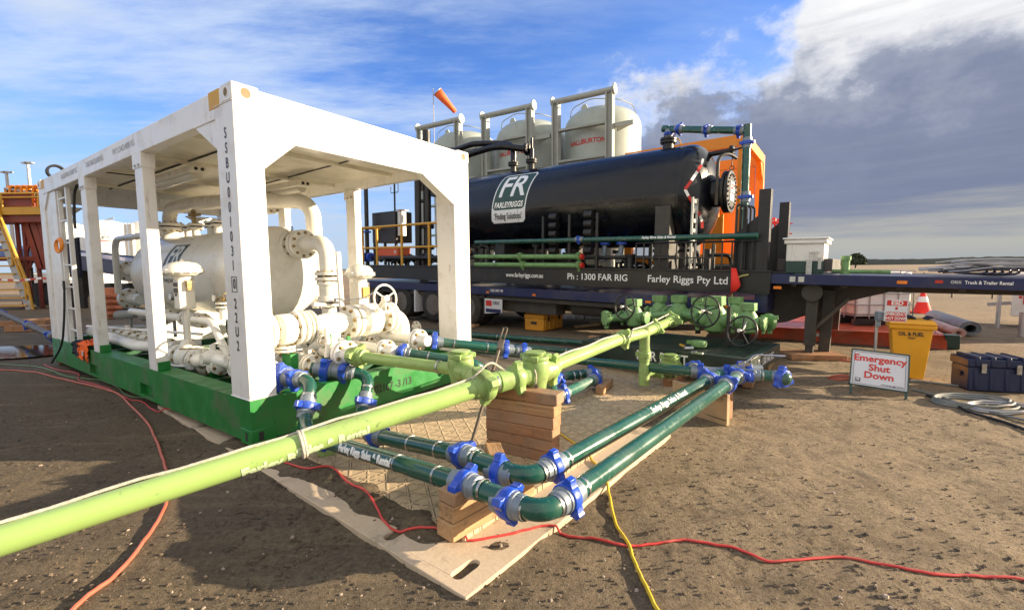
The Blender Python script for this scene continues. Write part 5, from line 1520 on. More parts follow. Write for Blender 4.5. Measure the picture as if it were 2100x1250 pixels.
m = TB(); m.bb(1.90, 2.07, .003, .006, .56, .68); m.build('sign_mark', M['red'], p_)
m = TB(); add_text(m, 'ORIX', (2.20, .008, .63), (1, 0, 0), (0, 0, 1), .10, .002, .8); m.build('lettering', M['letter_k'], p_)
m = TB(); m.bb(1.90, 2.33, .003, .006, .42, .50); m.build('sign_band', M['navy'], p_)
m = TB(); m.bb(-.55, -.5, .0, .45, .25, .8); m.build('splash_guard', M['sign'], trailer)
m = TB()
for px in (1000, 1095): 
    q = TP(px, 600, y=.02); m.bb(q.x - .03, q.x + .05, .008, .018, .84, .88)
for px, z in ((1488, .86), (1594, 1.18), (1848, 1.30), (1330, .86)):
    q = TP(px, 600, y=.02); m.bb(q.x - .05, q.x + .05, .005, .019, z - .02, z + .02)
m.build_each('marker_lamp', M['amber'], trailer)
m = TB(); q = TP(1527, 606, y=.02); add_text(m, 'www.orix.com.au', (6.82, .02, .895), (1, 0, 0), (0, 0, 1), .115, .002, .95, lift=.003)
m.build('lettering', M['letter_w'], trailer); m = TB()
q = TP(2029, 565, y=.02); add_text(m, 'Truck & Trailer Rental', (q.x, .02, 1.315), (1, 0, 0), (0, 0, 1), .055, .001, .78, lift=.003)
m.build('lettering', M['letter_w'], trailer); m = TB()
q = TP(1962, 565, y=.02); add_text(m, 'ORIX', (q.x, .02, 1.315), (1, 0, 0), (0, 0, 1), .050, .0, .8, lift=.003)
m.build('lettering', M['letter_w'], trailer); m = TB()
q = TP(1018, 590, y=.02); add_text(m, '1300 398 749', (q.x, .02, .90), (1, 0, 0), (0, 0, 1), .085, .001, .8, lift=.003)
m.build('lettering', M['letter_w'], trailer)
m = TB(); q = TP(1940, 562, y=.02); m.bb(q.x - .09, q.x - .02, .012, .0185, 1.30, 1.335); m.build('red_mark', M['red'], trailer)
m = TB()
for px in (1626, 1644): 
    q = TP(px, 560, y=.02); m.bb(q.x - .035, q.x + .035, .014, .0185, 1.27, 1.345)
m.build_each('reflector_plate', M['refl'], trailer)
# landing legs
for y in (.30, 2.15):
    q = TP(1632, 700, y=.3)
    xx = 7.95
    m = TB(); m.bb(xx - .07, xx + .07, y - .07, y + .07, .35, 1.25); m.bb(xx - .05, xx + .05, y - .05, y + .05, .16, .36)
    m.cyl((xx, y - .08, 1.12), (xx, y - .14, 1.12), .13, n=22); m.bar((xx + .05, y, .60), (xx + .42, y + .1, 1.05), .05); m.bar((xx + .16, y + .25, .2), (xx + .18, y + .25, 1.15), .14)
    o = m.build('landing_leg', M['chassis'], trailer, bev=.005)
    m = TB(); m.lathe((xx, y, .14), Z, [(0, .19), (.012, .19), (.03, .13), (.05, .06)], 24); m.build('leg_foot', M['rim'], o)
qf = TK @ V((7.98, .3, 0))
timber((qf.x, qf.y, 0.0), -.1, .75, .45, .075 - .0, 'wide flat timber pad under the landing leg of the blue trailer', 'wood_red')
timber((TK @ V((1.25, .1, 0))).to_tuple()[:2] + (0.0,), -.6, .55, .2, .07, 'timber chock in front of the trailer wheel by the right white post', 'wood')

tanks = thing('tank_skid', 'long black horizontal pressure tank on a black lettered skid loaded on the blue trailer', 'tank skid', M=TK)
m = TB(); 
for y0, y1 in ((-.04, .12), (2.38, 2.5)):
    m.bb(SX0, SX1, y0 + .03, y1 - .03, 1.10, 1.40); m.bb(SX0, SX1, y0, y1, 1.40, 1.425); m.bb(SX0, SX1, y0, y1, 1.075, 1.10)
for x in (SX0 + .1, .5, 2.2, 4.0, 5.8, SX1 - .1): m.bb(x - .06, x + .06, .09, 2.41, 1.11, 1.39)
m.bb(SX0, .3, .12, 2.38, 1.40, 1.41)
m.build('base_beam', M['blackm'], tanks, bev=.004)
m = TB()
for px, py, t, s in ((1073, 566, 'www.farleyriggs.com.au', .125), (1221, 567, 'Ph : 1300 FAR RIG', .165), (1405, 572, 'Farley Riggs Pty Ltd', .165)):
    m = TB(); q = TP(px, py, y=-.04); add_text(m, t, (q.x, -.012, 1.255), (1, 0, 0), (0, 0, 1), s, .002, .98 if s > .13 else .8, lift=.003)
    m.build('lettering', M['letter_w'], tanks)
TR, TY, TZ = .915, 1.22, 2.74
qa = TP(968, 420, y=TY); qb = TP(1440, 400, y=TY)
TA, TE = qa.x + .30, TP(1472, 400, y=TY).x - .42
m = TB(); prof = []
for k in range(13):
    a = pi / 2 * k / 12; prof.append((TA - .42 * cos(a), max(TR * sin(a), .002)))
for k in range(13):
    a = pi / 2 * (12 - k) / 12; prof.append((TE + .42 * cos(a), max(TR * sin(a), .002)))
m.lathe((0, TY, TZ), X, prof, 72)
tank = m.build('tank', M['black'], tanks, ang=60)
m = TB()
for x in (TA, TA + 1.9, TE - .02): m.torus((x, TY, TZ), X, TR - .001, .006, 72, 6)
m.build_each('weld_seam', M['black'], tank)
def wrapt(x0, z0, lift=.004):
    a0 = math.asin((z0 - TZ) / TR)
    def f(a, b, lift=lift):
        t = a0 + b / TR; r = TR + lift
        return V((x0 + a, TY - r * cos(t), TZ + r * sin(t)))
    return f
ql = TP(1047, 398, y=TY - TR * .97); 
fn = wrapt(ql.x, min(TZ + .5, ql.z))
def rpanel(fn, x0, x1, y0, y1, sh, lift, r=.06, F=TK):
    """rounded slanted panel wrapped on the shell"""
    m = MB(F); ny = 18; vs = []; fs = []; nx = 12
    for j in range(ny + 1):
        y = y0 + (y1 - y0) * j / ny; o = sh * (y - (y0 + y1) / 2)
        e = min(y - y0, y1 - y); c = 0 if e >= r else r - sqrt(max(0, r * r - (r - e) ** 2))
        for i in range(nx + 1): vs.append(fn(x0 + c + (x1 - x0 - 2 * c) * i / nx + o, y, lift))
    for j in range(ny):
        for i in range(nx): q = j * (nx + 1) + i; fs.append((q, q + 1, q + nx + 2, q + nx + 1))
    m.add(vs, fs); return m
SHL = .16
rpanel(fn, -.47, .47, -.62, .56, SHL, .003).build('logo_backing', M['logo_grey'], tank)
fo = lambda a, b, l=.004: fn(a + SHL * (b + .03), b, l)
rpanel(lambda a, b, l: fo(a, b, l), -.44, .44, -.33, .53, 0, .006).build('logo_panel', M['logo_g'], tank)
m = TB(); add_text(m, 'FR', 0, 0, 0, .74, .012, .92, 0, wrap=lambda a, b: fo(a, b + .18, .009)); m.build('logo_letters', M['logo_grey'], tank)
m = TB(); add_text(m, 'FARLEYRIGGS', 0, 0, 0, .165, .005, .78, 0, wrap=lambda a, b: fo(a, b - .235, .009)); m.build('lettering', M['letter_w'], tank)
m = TB(); add_text(m, "'Finding Solutions'", 0, 0, 0, .19, .003, .56, 0, wrap=lambda a, b: fo(a, b - .475, .009)); m.build('lettering', M['letter_k'], tank)
# saddles
for px in (1330, 1010):
    q = TP(px, 470, y=.35)
    hs_ = 2.50 if px > 1200 else 2.02
    m = TB(); m.prism([(.30, 1.42), (2.10, 1.42), (2.10, 2.35), (1.9, 2.12), (1.22, 1.86), (.62, 2.0), (.34, hs_), (.30, hs_)], (q.x + .13, 0, 0), (0, 1, 0), (0, 0, 1), .26)
    m.build('saddle', M['blackm' if px < 1200 else 'chassis'], tanks, bev=.004)
# manway on the right end with cover bolts and davit
q = TP(1490, 402, y=TY)
CO = TP(1493, 402, y=TY - .1).x; cz = TZ + .02
m = TB(); m.cyl((TE + .22, TY - .1, cz), (CO - .04, TY - .1, cz), .25, n=36)
mw = m.build('manway_neck', M['black'], tanks)
m = TB(); m.flange((CO, TY - .1, cz), X, .36, .045, 22, .018, .02); m.build('manway_cover', [M['blackm'], M['blackm'], M['gasket']], tanks)
m = TB(); m.bb(CO + .060, CO + .064, TY - .22, TY + .05, cz - .16, cz + .17); m.build('cover_notice', M['sign'], tanks)
m = TB(); m.bb(CO + .065, CO + .067, TY - .19, TY + .02, cz + .10, cz + .13); m.bb(CO + .065, CO + .067, TY - .19, TY + .02, cz + .04, cz + .06); m.build_each('notice_print', M['letter_r'], tanks)
m = TB(); m.tube([(CO - .10, TY - .44, cz - .25), (CO - .10, TY - .44, cz + .55), (CO + .02, TY - .28, cz + .62), (CO + .10, TY - .08, cz + .56)], .028, 12, .12); m.build('davit_arm', M['chassis'], tanks)
m = TB(); m.cyl((CO + .04, TY - .1, cz + .60), (CO + .04, TY - .1, cz + .44), .008); m.torus((CO + .04, TY - .1, cz + .40), Y, .035, .008, 18, 6); m.torus((CO + .11, TY - .1, cz + .02), Y, .08, .010, 4, 6); m.build('davit_hook', M['darksteel'], tanks)
# nozzle at upper right of the end
m = TB(); m.cyl((TE + .2, TY, TZ + .72), (TE + .62, TY, TZ + .74), .045); m.flange((TE + .62, TY, TZ + .74), X, .085, .025, 8, .010, .01); m.tube([(TE + .65, TY, TZ + .74), (TE + .86, TY, TZ + .78), (TE + .86, TY, TZ + .90), (TE + .93, TY, TZ + .90)], .018, 8); m.build('level_nozzle', [M['blackm'], M['blackm'], M['gasket']], tanks)
# top nozzles with pipes running left
for px, zz, kind in ((1053, 0, 'a'), (1090, 0, 'b')):
    q = TP(px, 340, y=TY)
    m = TB(); m.cyl((q.x, TY, TZ + TR - .05), (q.x, TY, TZ + TR + .22), .07); m.flange((q.x, TY, TZ + TR + .20), Z, .13, .035, 8, .014, .012); m.build('top_nozzle', [M['blackm'], M['blackm'], M['gasket']], tanks)
    if kind == 'a': m = TB(); m.tube([(q.x, TY, TZ + TR + .2), (q.x, TY, TZ + TR + .62), (q.x - .30, TY, TZ + TR + .72), (q.x - .95, TY - .1, TZ + TR + .80), (q.x - 1.15, TY - .2, TZ + TR + .80), (q.x - 3.6, TY - .2, TZ + TR + .56)], .07, 16, .3); m.build('overhead_pipe', M['black'], tanks)
    else:
        m = TB(); m.tube([(q.x, TY, TZ + TR + .2), (q.x, TY, TZ + TR + .48)], .06, 14); m.flange((q.x - .1, TY - .02, TZ + TR + .48), X, .14, .035, 8, .014, .012); m.tube([(q.x - .1, TY - .02, TZ + TR + .48), (q.x - .85, TY - .25, TZ + TR + .62), (q.x - 4.0, TY - .4, TZ + TR + .30)], .075, 16, .3); m.cyl((q.x, TY, TZ + TR + .45), (q.x, TY, TZ + TR + .72), .03); m.build('overhead_pipe', [M['black'], M['blackm'], M['gasket']], tanks)
q = TP(1370, 310, y=TY)
m = TB(); m.cyl((q.x, TY, TZ + TR - .05), (q.x, TY, TZ + TR + .12), .10); m.flange((q.x, TY, TZ + TR + .16), Z, .15, .04, 10, .016, .012); m.build('top_nozzle', [M['blackm'], M['blackm'], M['gasket']], tanks)
vq = V((q.x, TY, TZ + TR + .2))
# small end ladder, coiled frames and cage at the right end of the skid
m = TB()
for y in (.22, .46): m.bb(TE + .28, TE + .31, y, y + .03, 1.43, 2.60)
for k in range(7): m.bb(TE + .27, TE + .32, .25, .46, 1.55 + .16 * k, 1.61 + .16 * k)
m.build('end_ladder', M['refl'], tanks)
m = TB()
gx = TP(1508, 500, y=.1).x
for j, y in enumerate((.10, .22, .34)): m.tube([(gx + .03 * j, y, 1.42), (gx + .03 * j, y, 2.42), (gx + .14 + .03 * j, y, 2.38), (gx + .14 + .03 * j, y, 1.42)], .018, 8, .05)
m.build_each('guard_loop', M['blackm'], tanks)
m = TB()
m.tube([(5.35, .05, 1.86), (7.3, .05, 1.86)], .018, 6)
for k in range(15): m.bb(5.35 + k * .14, 5.37 + k * .14, .035, .055, 1.42, 1.86)
m.bb(5.35, 6.6, .04, .05, 1.60, 1.62)
for k in range(4): m.bb(5.5 + k * .5, 5.56 + k * .5, 2.3, 2.36, 1.42, 1.9)
m.build_each('side_rail', M['blackm'], tanks)
# clutter between beam and tank
r6 = random.Random(11)
m = TB()
for k in range(26):
    x = 1.2 + k * .21 + r6.uniform(-.05, .05)
    if 3.9 < x < 4.4: continue
    y = r6.uniform(.15, .9); z = r6.uniform(1.5, 1.9)
    m.cyl((x, y, 1.42), (x, y, z), r6.choice((.03, .045, .06)), n=10)
    if r6.random() < .6: m.flange((x, y, z), Z, .09, .02, 6, .01, .01)
    if r6.random() < .5: m.tube([(x, y, z - .1), (x + .35, y, z - .1), (x + .35, y + .2, 1.45)], .03, 8, .08)
m.tube([(1.0, .3, 1.62), (6.0, .3, 1.62)], .035, 10)
for x in (3.28, 3.9, 4.5): m.bb(x, x + .05, .16, .21, 1.42, 2.45)
m.build('under_tank_piping', [M['blackm'], M['blackm'], M['gasket']], tanks)
m = TB()
for k in range(5):
    for x in (3.45, 4.25): m.cyl((x - .05, .3, 1.75 + k * .17), (x + .12, .3, 1.75 + k * .17), .085, n=14)
m.build_each('level_gauge', M['blackm'], tanks)
m = TB()
for x in (2.0, 2.28): m.bb(x, x + .03, 2.2, 2.23, 1.42, 1.95)
for x in (1.02,): m.bb(x, x + .14, .16, .3, 1.72, 1.82)
m.build_each('valve_grip', M['orange'], tanks)
m = TB(); m.bb(1.95, 2.9, 1.6, 2.2, 1.42, 1.72); m.bb(3.2, 3.5, 1.2, 1.6, 1.42, 1.85); m.build_each('instrument_cabinet', M['chassis'], tanks)
for x in (4.5, 4.85):
    m = TB(); m.lathe((x, .5, 1.62), (0, -1, 0), [(0, .09), (.05, .10), (.07, .09)], 18); m.tube([(x, .5, 1.62), (x, .55, 1.88)], .05); m.build('hose_coupling', M['collar'], tanks)
    m = TB(); m.lathe((x, .55, 1.86), Z, [(0, .07), (.01, .10), (.05, .10)], 16); m.build('blue_cap', M['union'], tanks)
# lime pipes laid along the skid (two, strapped)
def side_pipe(z0, z1, px0, px1, lab, uk):
    a = TP(px0[0], px0[1], y=-.02); b = TP(px1[0], px1[1], y=-.02)
    rt_ = thing('spool_pipe', lab, 'pipe', TK @ a, 'mint pipes stored on the tank skid')
    m = TB(); m.tube([a, b], .048, 16); m.build('pipe', M['mint'], rt_)
    m = TB(); m.lathe(b, b - a, [(-.06, .05), (-.05, .085), (.0, .085), (.01, .06)], 18); 
    for q in m.ring(b - (b - a).normalized() * .025, b - a, .095, 3, ph=.5): m.box(q, (.045, .03, .03))
    m.build('wing_union', M['mint'], rt_)
    m = TB(); m.cyl(b + V((.0, 0, 0)), b + V((.06, 0, 0)), .055, n=14); m.build('end_cap', M['red'], rt_)
    c = a.lerp(b, uk)
    m = TB(); m.lathe(c, b - a, [(-.05, .05), (-.04, .075), (.0, .085), (.04, .075), (.05, .05)], 18); 
    for q in m.ring(c, b - a, .09, 3, ph=.5): m.box(q, (.045, .03, .03))
    m.build('wing_union', M['mint'], rt_)
side_pipe(0, 0, (975, 526), (1190, 526), 'upper of two mint green pipes stored along the black tank skid, red end cap', .47)
side_pipe(0, 0, (975, 542), (1190, 544), 'lower of two mint green pipes stored along the black tank skid, red end cap', .50)
# dark green line along the tank and vertical vent line with blue unions
a = TP(975, 497, y=-.06); b = TP(1555, 483, y=-.06)
rv = thing('vent_line', 'dark green pipe along the front of the black tank, marked in small white letters', 'pipeline', TK @ a)
m = TB(); m.tube([a, b], .045, 16); m.build('pipe', M['pipe'], rv)
c = TP(1188, 491, y=-.06); union(rv, TK @ c, (TK.to_3x3() @ (b - a)), .045, k=.95)
c = TK @ TP(1352, 486, y=-.06); pipe_text(rv, 'Farley Riggs Sales & Rental', TK @ a, TK @ b, ((TP(1352, 486, y=-.06) - a).length / (b - a).length), .045, .062, 'letter_w', ang=.2, sx=.85, bold=.002)
p0_ = TK @ vq; 
q1 = TP(1535, 268, y=TY + .0)
q1 = TP(1533, 268, y=.95); z1 = TK @ q1
t1 = TK @ (vq + V((0, 0, TP(1370, 265, y=TY).z - vq.z)))
rw = thing('vent_line', 'dark green vent pipe rising off the black tank top and dropping beside the orange frame', 'pipeline', p0_)
m = MB(); m.tube([p0_, t1, z1 + V((0, 0, 0))], .062, 18, .0); m.tube([t1 - dl(t1, z1) * .12, t1], .066, 18)
dz = z1 + V((0, 0, .10)); zb_ = TK @ V((q1.x + .02, q1.y, 1.45))
m.tube([dz, zb_], .062, 18); m.build('pipe', M['pipe'], rw)
hh = dl(t1, z1)
union(rw, p0_.lerp(t1, .45), Z, .062); union(rw, t1 + hh * .22, hh, .062); union(rw, t1.lerp(z1, .52), hh, .062); union(rw, z1 - hh * .13, hh, .062)
union(rw, z1 - V((0, 0, .20)), Z, .062); union(rw, z1 - V((0, 0, 1.08)), Z, .062)
# barrier tape on the tank end
def tape_strip(name, pts, w, label, parent=None, nrm=None, F=None, band=.18):
    F = F or I4; vs = []; fs = []; bd_ = []; L = 0; pts = [V(p) for p in pts]; q = [pts[0]]
    for a, b in zip(pts, pts[1:]):
        n = max(1, int((b - a).length / (band / 2)))
        for k in range(n): q.append(a.lerp(b, (k + 1) / n))
    pts = q; m = MB(F)
    for i in range(len(pts) - 1):
        d = (pts[i + 1] - pts[i]).normalized(); s_ = (nrm(pts[i]) if callable(nrm) else V(nrm)).cross(d).normalized() * w / 2
        b0 = len(vs); vs += [pts[i] - s_, pts[i] + s_, pts[i + 1] + s_, pts[i + 1] - s_]; fs.append((b0, b0 + 1, b0 + 2, b0 + 3)); bd_.append(i)
    m.add(vs, fs); o = m.build(name, [M['letter_w'], M['red']], label=label, cat='tape', smooth=False)
    for p in o.data.polygons: p.material_index = (bd_[p.index] % 2) if len(o.data.polygons) == len(bd_) else p.index % 2
    o.data.update()
    sd = o.modifiers.new('film', 'SOLIDIFY'); sd.thickness = .002
    return o
def endp(px, py, ex=.46):
    """point on the rounded right end of the tank seen at a pixel"""
    Fi = TK.inverted(); o = Fi @ EYE; r = Fi.to_3x3() @ ray(px, py)
    best = None; t = 4.0
    while t < 14:
        p = o + r * t; rr = sqrt((p.y - TY) ** 2 + (p.z - TZ) ** 2) / TR; xx = (p.x - TE) / .42
        if xx < 0: inside = rr < 1
        else: inside = xx * xx + rr * rr < 1
        if inside: return o + r * (t - .012)
        t += .005
    return o + r * 8
tp = [endp(*p) for p in ((1441, 325), (1438, 338), (1430, 352), (1418, 370), (1405, 388), (1412, 402), (1420, 415), (1428, 428), (1436, 442), (1440, 454))]
tp.append(tp[-1] + V((.02, -.05, -.12)))
tape_strip('barrier_tape', tp, .05, 'red and white striped tape stretched over the right end of the black tank', nrm=lambda p: V((.6, -.75, .1)), F=TK, band=.24)
# red flag and cord
q = TP(1503, 590, y=-.10)
m = TB(); m.add([(q.x - .04, -.075, 1.46), (q.x + .03, -.08, 1.45), (q.x + .11, -.12, 1.20), (q.x + .06, -.09, 1.13), (q.x - .02, -.13, 1.05)], [(0, 1, 2, 3, 4)])
o = m.build('red_flag', M['flag'], label='bright red flag hanging down in front of the black skid beam', cat='flag'); sd = o.modifiers.new('cloth', 'SOLIDIFY'); sd.thickness = .012
m = TB(); a = TP(1535, 563, y=-.05); m.tube([a, a + V((-.14, -.02, -.03)), a + V((-.20, -.05, -.18)), a + V((-.20, -.06, -.40)), a + V((-.14, -.06, -.62))], .012, 8, .08)
m.build('hose', mat('pale_yellow_hose', (.45, .42, .12), .5), label='thin yellowish hose looping down from the black skid beam beside the red flag', cat='hose')

# stanchions on the trailer beyond the tank skid
for (px, pt, pb_, y, lab) in ((1573, 388, 560, .1, 'black bolster post standing at the near right end of the tank skid'), (1612, 415, 560, 2.2, 'black bolster post standing at the far right end, in front of the red frame')):
    q = TP(px, pt, y=y); 
    rt_ = thing('stanchion', lab, 'post', TK @ V((q.x, y, 1.42)), 'black bolster posts')
    m = TB(); m.bb(q.x - .09, q.x + .07, y - .06, y + .09, 1.2, q.z); m.build('post', M['blackm'], rt_, bev=.005)
    m = TB(); m.prism([(-.40, 1.2), (-.09, 1.2), (-.09, q.z - .35), (-.40, q.z - .62)], (q.x, y + .10, 0), (1, 0, 0), (0, 0, 1), .04); m.build('side_plate', M['blackm'], rt_, bev=.003)
# dark steel sled between the skid end and the box
m = TB(); m.bb(7.47, 8.15, .3, 2.3, 1.42, 1.60); m.build('machinery_base', M['chassis'], label='grimy dark machinery base between the black post and the white insulated box', cat='machinery base', bev=.01)
# insulated white/green box
qa = TP(1608, 552, y=.25); x0 = TP(1612, 520, y=.25).x; x1 = TP(1690, 520, y=.25).x; zt = TP(1690, 490, y=.25).z
bx_ = thing('storage_box', 'white storage box with a dark green lower band and hinged lid on the trailer gooseneck', 'storage box', TK @ V((x0, .25, 1.385)))
zm_ = 1.385 + (zt - 1.385) * .36
m = TB(); m.bb(x0, x1, .25, .95, 1.385, zm_); m.build('lower_band', M['logo_g'], bx_, bev=.01)
m = TB(); m.bb(x0, x1, .25, .95, zm_, zt - .06); m.build('box_body', M['white'], bx_, bev=.01)
m = TB(); m.bb(x0 - .03, x1 + .03, .22, .98, zt - .06, zt); m.bb(x0 - .05, x1 + .05, .20, 1.0, zt, zt + .03); m.build('lid', M['white'], bx_, bev=.012)
m = TB(); m.bb(x1 - .2, x1 - .13, .20, .24, 1.30, 1.58); m.bb(x1 - .06, x1 - .02, .20, .24, 1.45, 1.62); m.tube([(x1 - .17, .2, 1.62), (x1 - .17, .2, 1.68), (x1 - .05, .2, 1.68), (x1 - .05, .2, 1.6)], .012, 6); m.build('latch', M['steel'], bx_)
# lime fitting and grey mesh rolls on the gooseneck
q = TP(1734, 545, y=.5)
m = TB(); m.lathe((q.x, .5, 1.38), Z, [(0, .06), (.02, .06), (.03, .05), (.2, .05), (.2, .062), (.26, .062), (.26, .04)], 18); m.tube([(q.x - .16, .5, 1.42), (q.x + .5, .5, 1.42)], .03, 10); m.build('pipe_fitting', M['mint'], label='short mint green pipe fitting standing on the trailer beside the white box', cat='pipe fitting')
def bundle():
    m = TB(); r = random.Random(4)
    q0 = TP(1920, 545, y=.9); q1 = TP(2110, 545, y=.9)
    for k in range(34):
        y = .35 + r.random() * 1.3; z = 1.40 + abs(r.gauss(0, .06)) + .02
        pts = [(q0.x + r.uniform(-.15, .25), y, z)]
        for j in range(1, 7): pts.append((q0.x + (q1.x + .6 - q0.x) * j / 6, y + r.uniform(-.08, .08), z + .05 * sin(j * .6) + r.uniform(-.02, .02)))
        m.tube(pts, r.choice((.012, .016, .02)), 6)
    for k in range(5):
        m.torus((q0.x + .25 + .05 * k, .9, 1.46), (0.1, .2, 1), .24 + .02 * k, .014, 20, 5)
    m.build('cable_bundle', M['galv'], label='loose bundle of grey cables and conduit piled on the right end of the trailer deck', cat='cables')
bundle()
# left part of the tank skid: railing, risers, cabinet, generator
rail = thing('guard_rail', 'orange-yellow tube guard rail along the left end of the black skid', 'guard rail', TK @ V((-1, 0, 1.42)))
m = TB(); q = TP(745, 468, y=0); q2 = TP(898, 458, y=0)
ztop = TP(820, 462, y=0).z; zmid = TP(820, 507, y=0).z
m.tube([(SX0, 0, ztop), (.95, 0, ztop)], .032, 10); m.tube([(SX0, 0, zmid), (.95, 0, zmid)], .026, 10)
for px in (773, 824, 880): x = TP(px, 500, y=0).x; m.cyl((x, 0, 1.42), (x, 0, ztop), .034, n=10)
m.tube([(SX0, 0, ztop), (SX0, 1.4, ztop)], .03, 10); m.tube([(SX0, 0, zmid), (SX0, 1.4, zmid)], .026, 10)
m.cyl((SX0, 0, 1.42), (SX0, 0, ztop), .034, n=10)
m.build('rail', M['yellow'], rail)
def stack_post(px, y, r, zt, lab, extra=None):
    q = TP(px, 500, y=y); rt_ = thing('riser_pipe', lab, 'pipe', TK @ V((q.x, y, 1.42)), 'black upright pipes on the tank skid')
    m = TB(); m.cyl((q.x, y, 1.42), (q.x, y, zt), r, n=14); m.build('pipe', M['blackm'], rt_)
    return rt_, q.x
rt_, x = stack_post(753, .4, .06, 4.0, 'leftmost black upright pipe with a blue collar behind the yellow rail')
m = TB(); m.lathe((x, .4, 2.35), Z, [(0, .07), (.01, .12), (.05, .12), (.06, .07)], 18); m.build('blue_collar', M['union'], rt_)
stack_post(811, .5, .025, 4.3, 'thin black aerial pole rising beside the black control cabinet')
m = TB(); xx = TP(811, 500, y=.5).x; m.tube([(xx - .16, .5, 3.6), (xx - .16, .5, 3.42), (xx + .16, .5, 3.42), (xx + .16, .5, 3.65)], .01, 6, .02); m.build('aerial', M['blackm'], label='small black forked aerial clamped to the thin pole', cat='aerial')
rt_, x = stack_post(858, .4, .085, 4.6, 'thicker left one of the two tall black vent pipes near the white post')
rt_, x2 = stack_post(877, .6, .105, 4.9, 'thickest tall black vent pipe nearest to the right white post')
m = TB(); m.cyl((x, .4, 3.1), (x2, .6, 3.1), .045); m.build('cross_tie', M['blackm'], rt_)
for z_ in (2.45, 1.9): m = TB(); m.flange((x2, .6, z_), Z, .18, .04, 10, .015, .01); m.build('flange', [M['blackm'], M['blackm'], M['gasket']], rt_)
m = TB(); m.cyl((x2 - .22, .6, 3.5), (x2 - .14, .5, 3.5), .12, n=20); m.build('horn', M['rim'], rt_)
m = TB(); m.bb(x2 + .18, x2 + .45, .55, .8, 3.2, 4.05); m.build('panel_box', M['blackm'], label='small black panel box mounted high beside the thickest vent pipe', cat='electrical box', bev=.01)
xa, xb = TP(763, 450, y=.6).x, TP(810, 450, y=.6).x; z0_, z1_ = TP(790, 465, y=.6).z, TP(790, 434, y=.6).z
cab = thing('control_cabinet', 'black control cabinet on legs behind the yellow guard rail', 'cabinet', TK @ V((xa, .6, 1.42)))
m = TB(); m.bb(xa, xb, .6, 1.2, z0_ - .45, z1_); m.build('cabinet_body', M['blackm'], cab, bev=.01)
m = TB()
for xx in (xa + .03, (xa + xb) / 2, xb - .03): m.bb(xx - .03, xx + .03, .62, .68, 1.42, z0_ - .45)
m.bb(xa, xb, .6, .66, 1.85, 1.92); m.build_each('leg', M['blackm'], cab)
m = TB(); m.bb(xb + .12, xb + .24, .6, .8, z1_ - .7, z1_); m.bb(xb + .10, xb + .30, .55, .85, z1_, z1_ + .02); m.build('side_box', M['white'], cab)
xa, xb = TP(768, 520, y=.3).x, TP(812, 520, y=.3).x
m = TB(); m.bb(xa, xb, .35, .8, TP(790, 530, y=.35).z, TP(790, 505, y=.35).z); gs = m.build('generator', M['genset'], label='orange-red generator box behind the yellow guard rail', cat='generator', bev=.015)
m = TB(); x_ = xb - .12
add_text(m, 'FR', (xb - .10, .349, TP(806, 517, y=.35).z), (1, 0, 0), (0, 0, 1), .13, .002, .8); m.build('lettering', M['letter_w'], gs)
m = TB(); r7 = random.Random(2)
for k in range(20):
    x = -2.6 + k * .19; y = r7.uniform(.15, .9); z = r7.uniform(1.55, 2.3) if k > 10 else r7.uniform(1.5, 1.7)
    m.cyl((x, y, 1.42), (x, y, z), r7.choice((.03, .04)), n=10); m.flange((x, y, z), Z if k % 2 else X, .09, .025, 6, .01, .01)
    m.tube([(x, y, z), (x + .4, y, z), (x + .4, y, 1.5)], .04, 10, .08)
    m.sphere((x + .2, y, z), .075, 10)
m.tube([(-2.7, .25, 1.62), (.7, .25, 1.62)], .06, 12)
m.build('process_piping', [M['blackm'], M['blackm'], M['gasket']], tanks)
for px in (748, 760): 
    q = TP(px, 530, y=.2); m = TB(); m.lathe((q.x, .2, 1.64), X, [(-.04, .08), (-.03, .13), (.03, .13), (.04, .08)], 18); m.build('blue_coupling', M['union'], tanks)
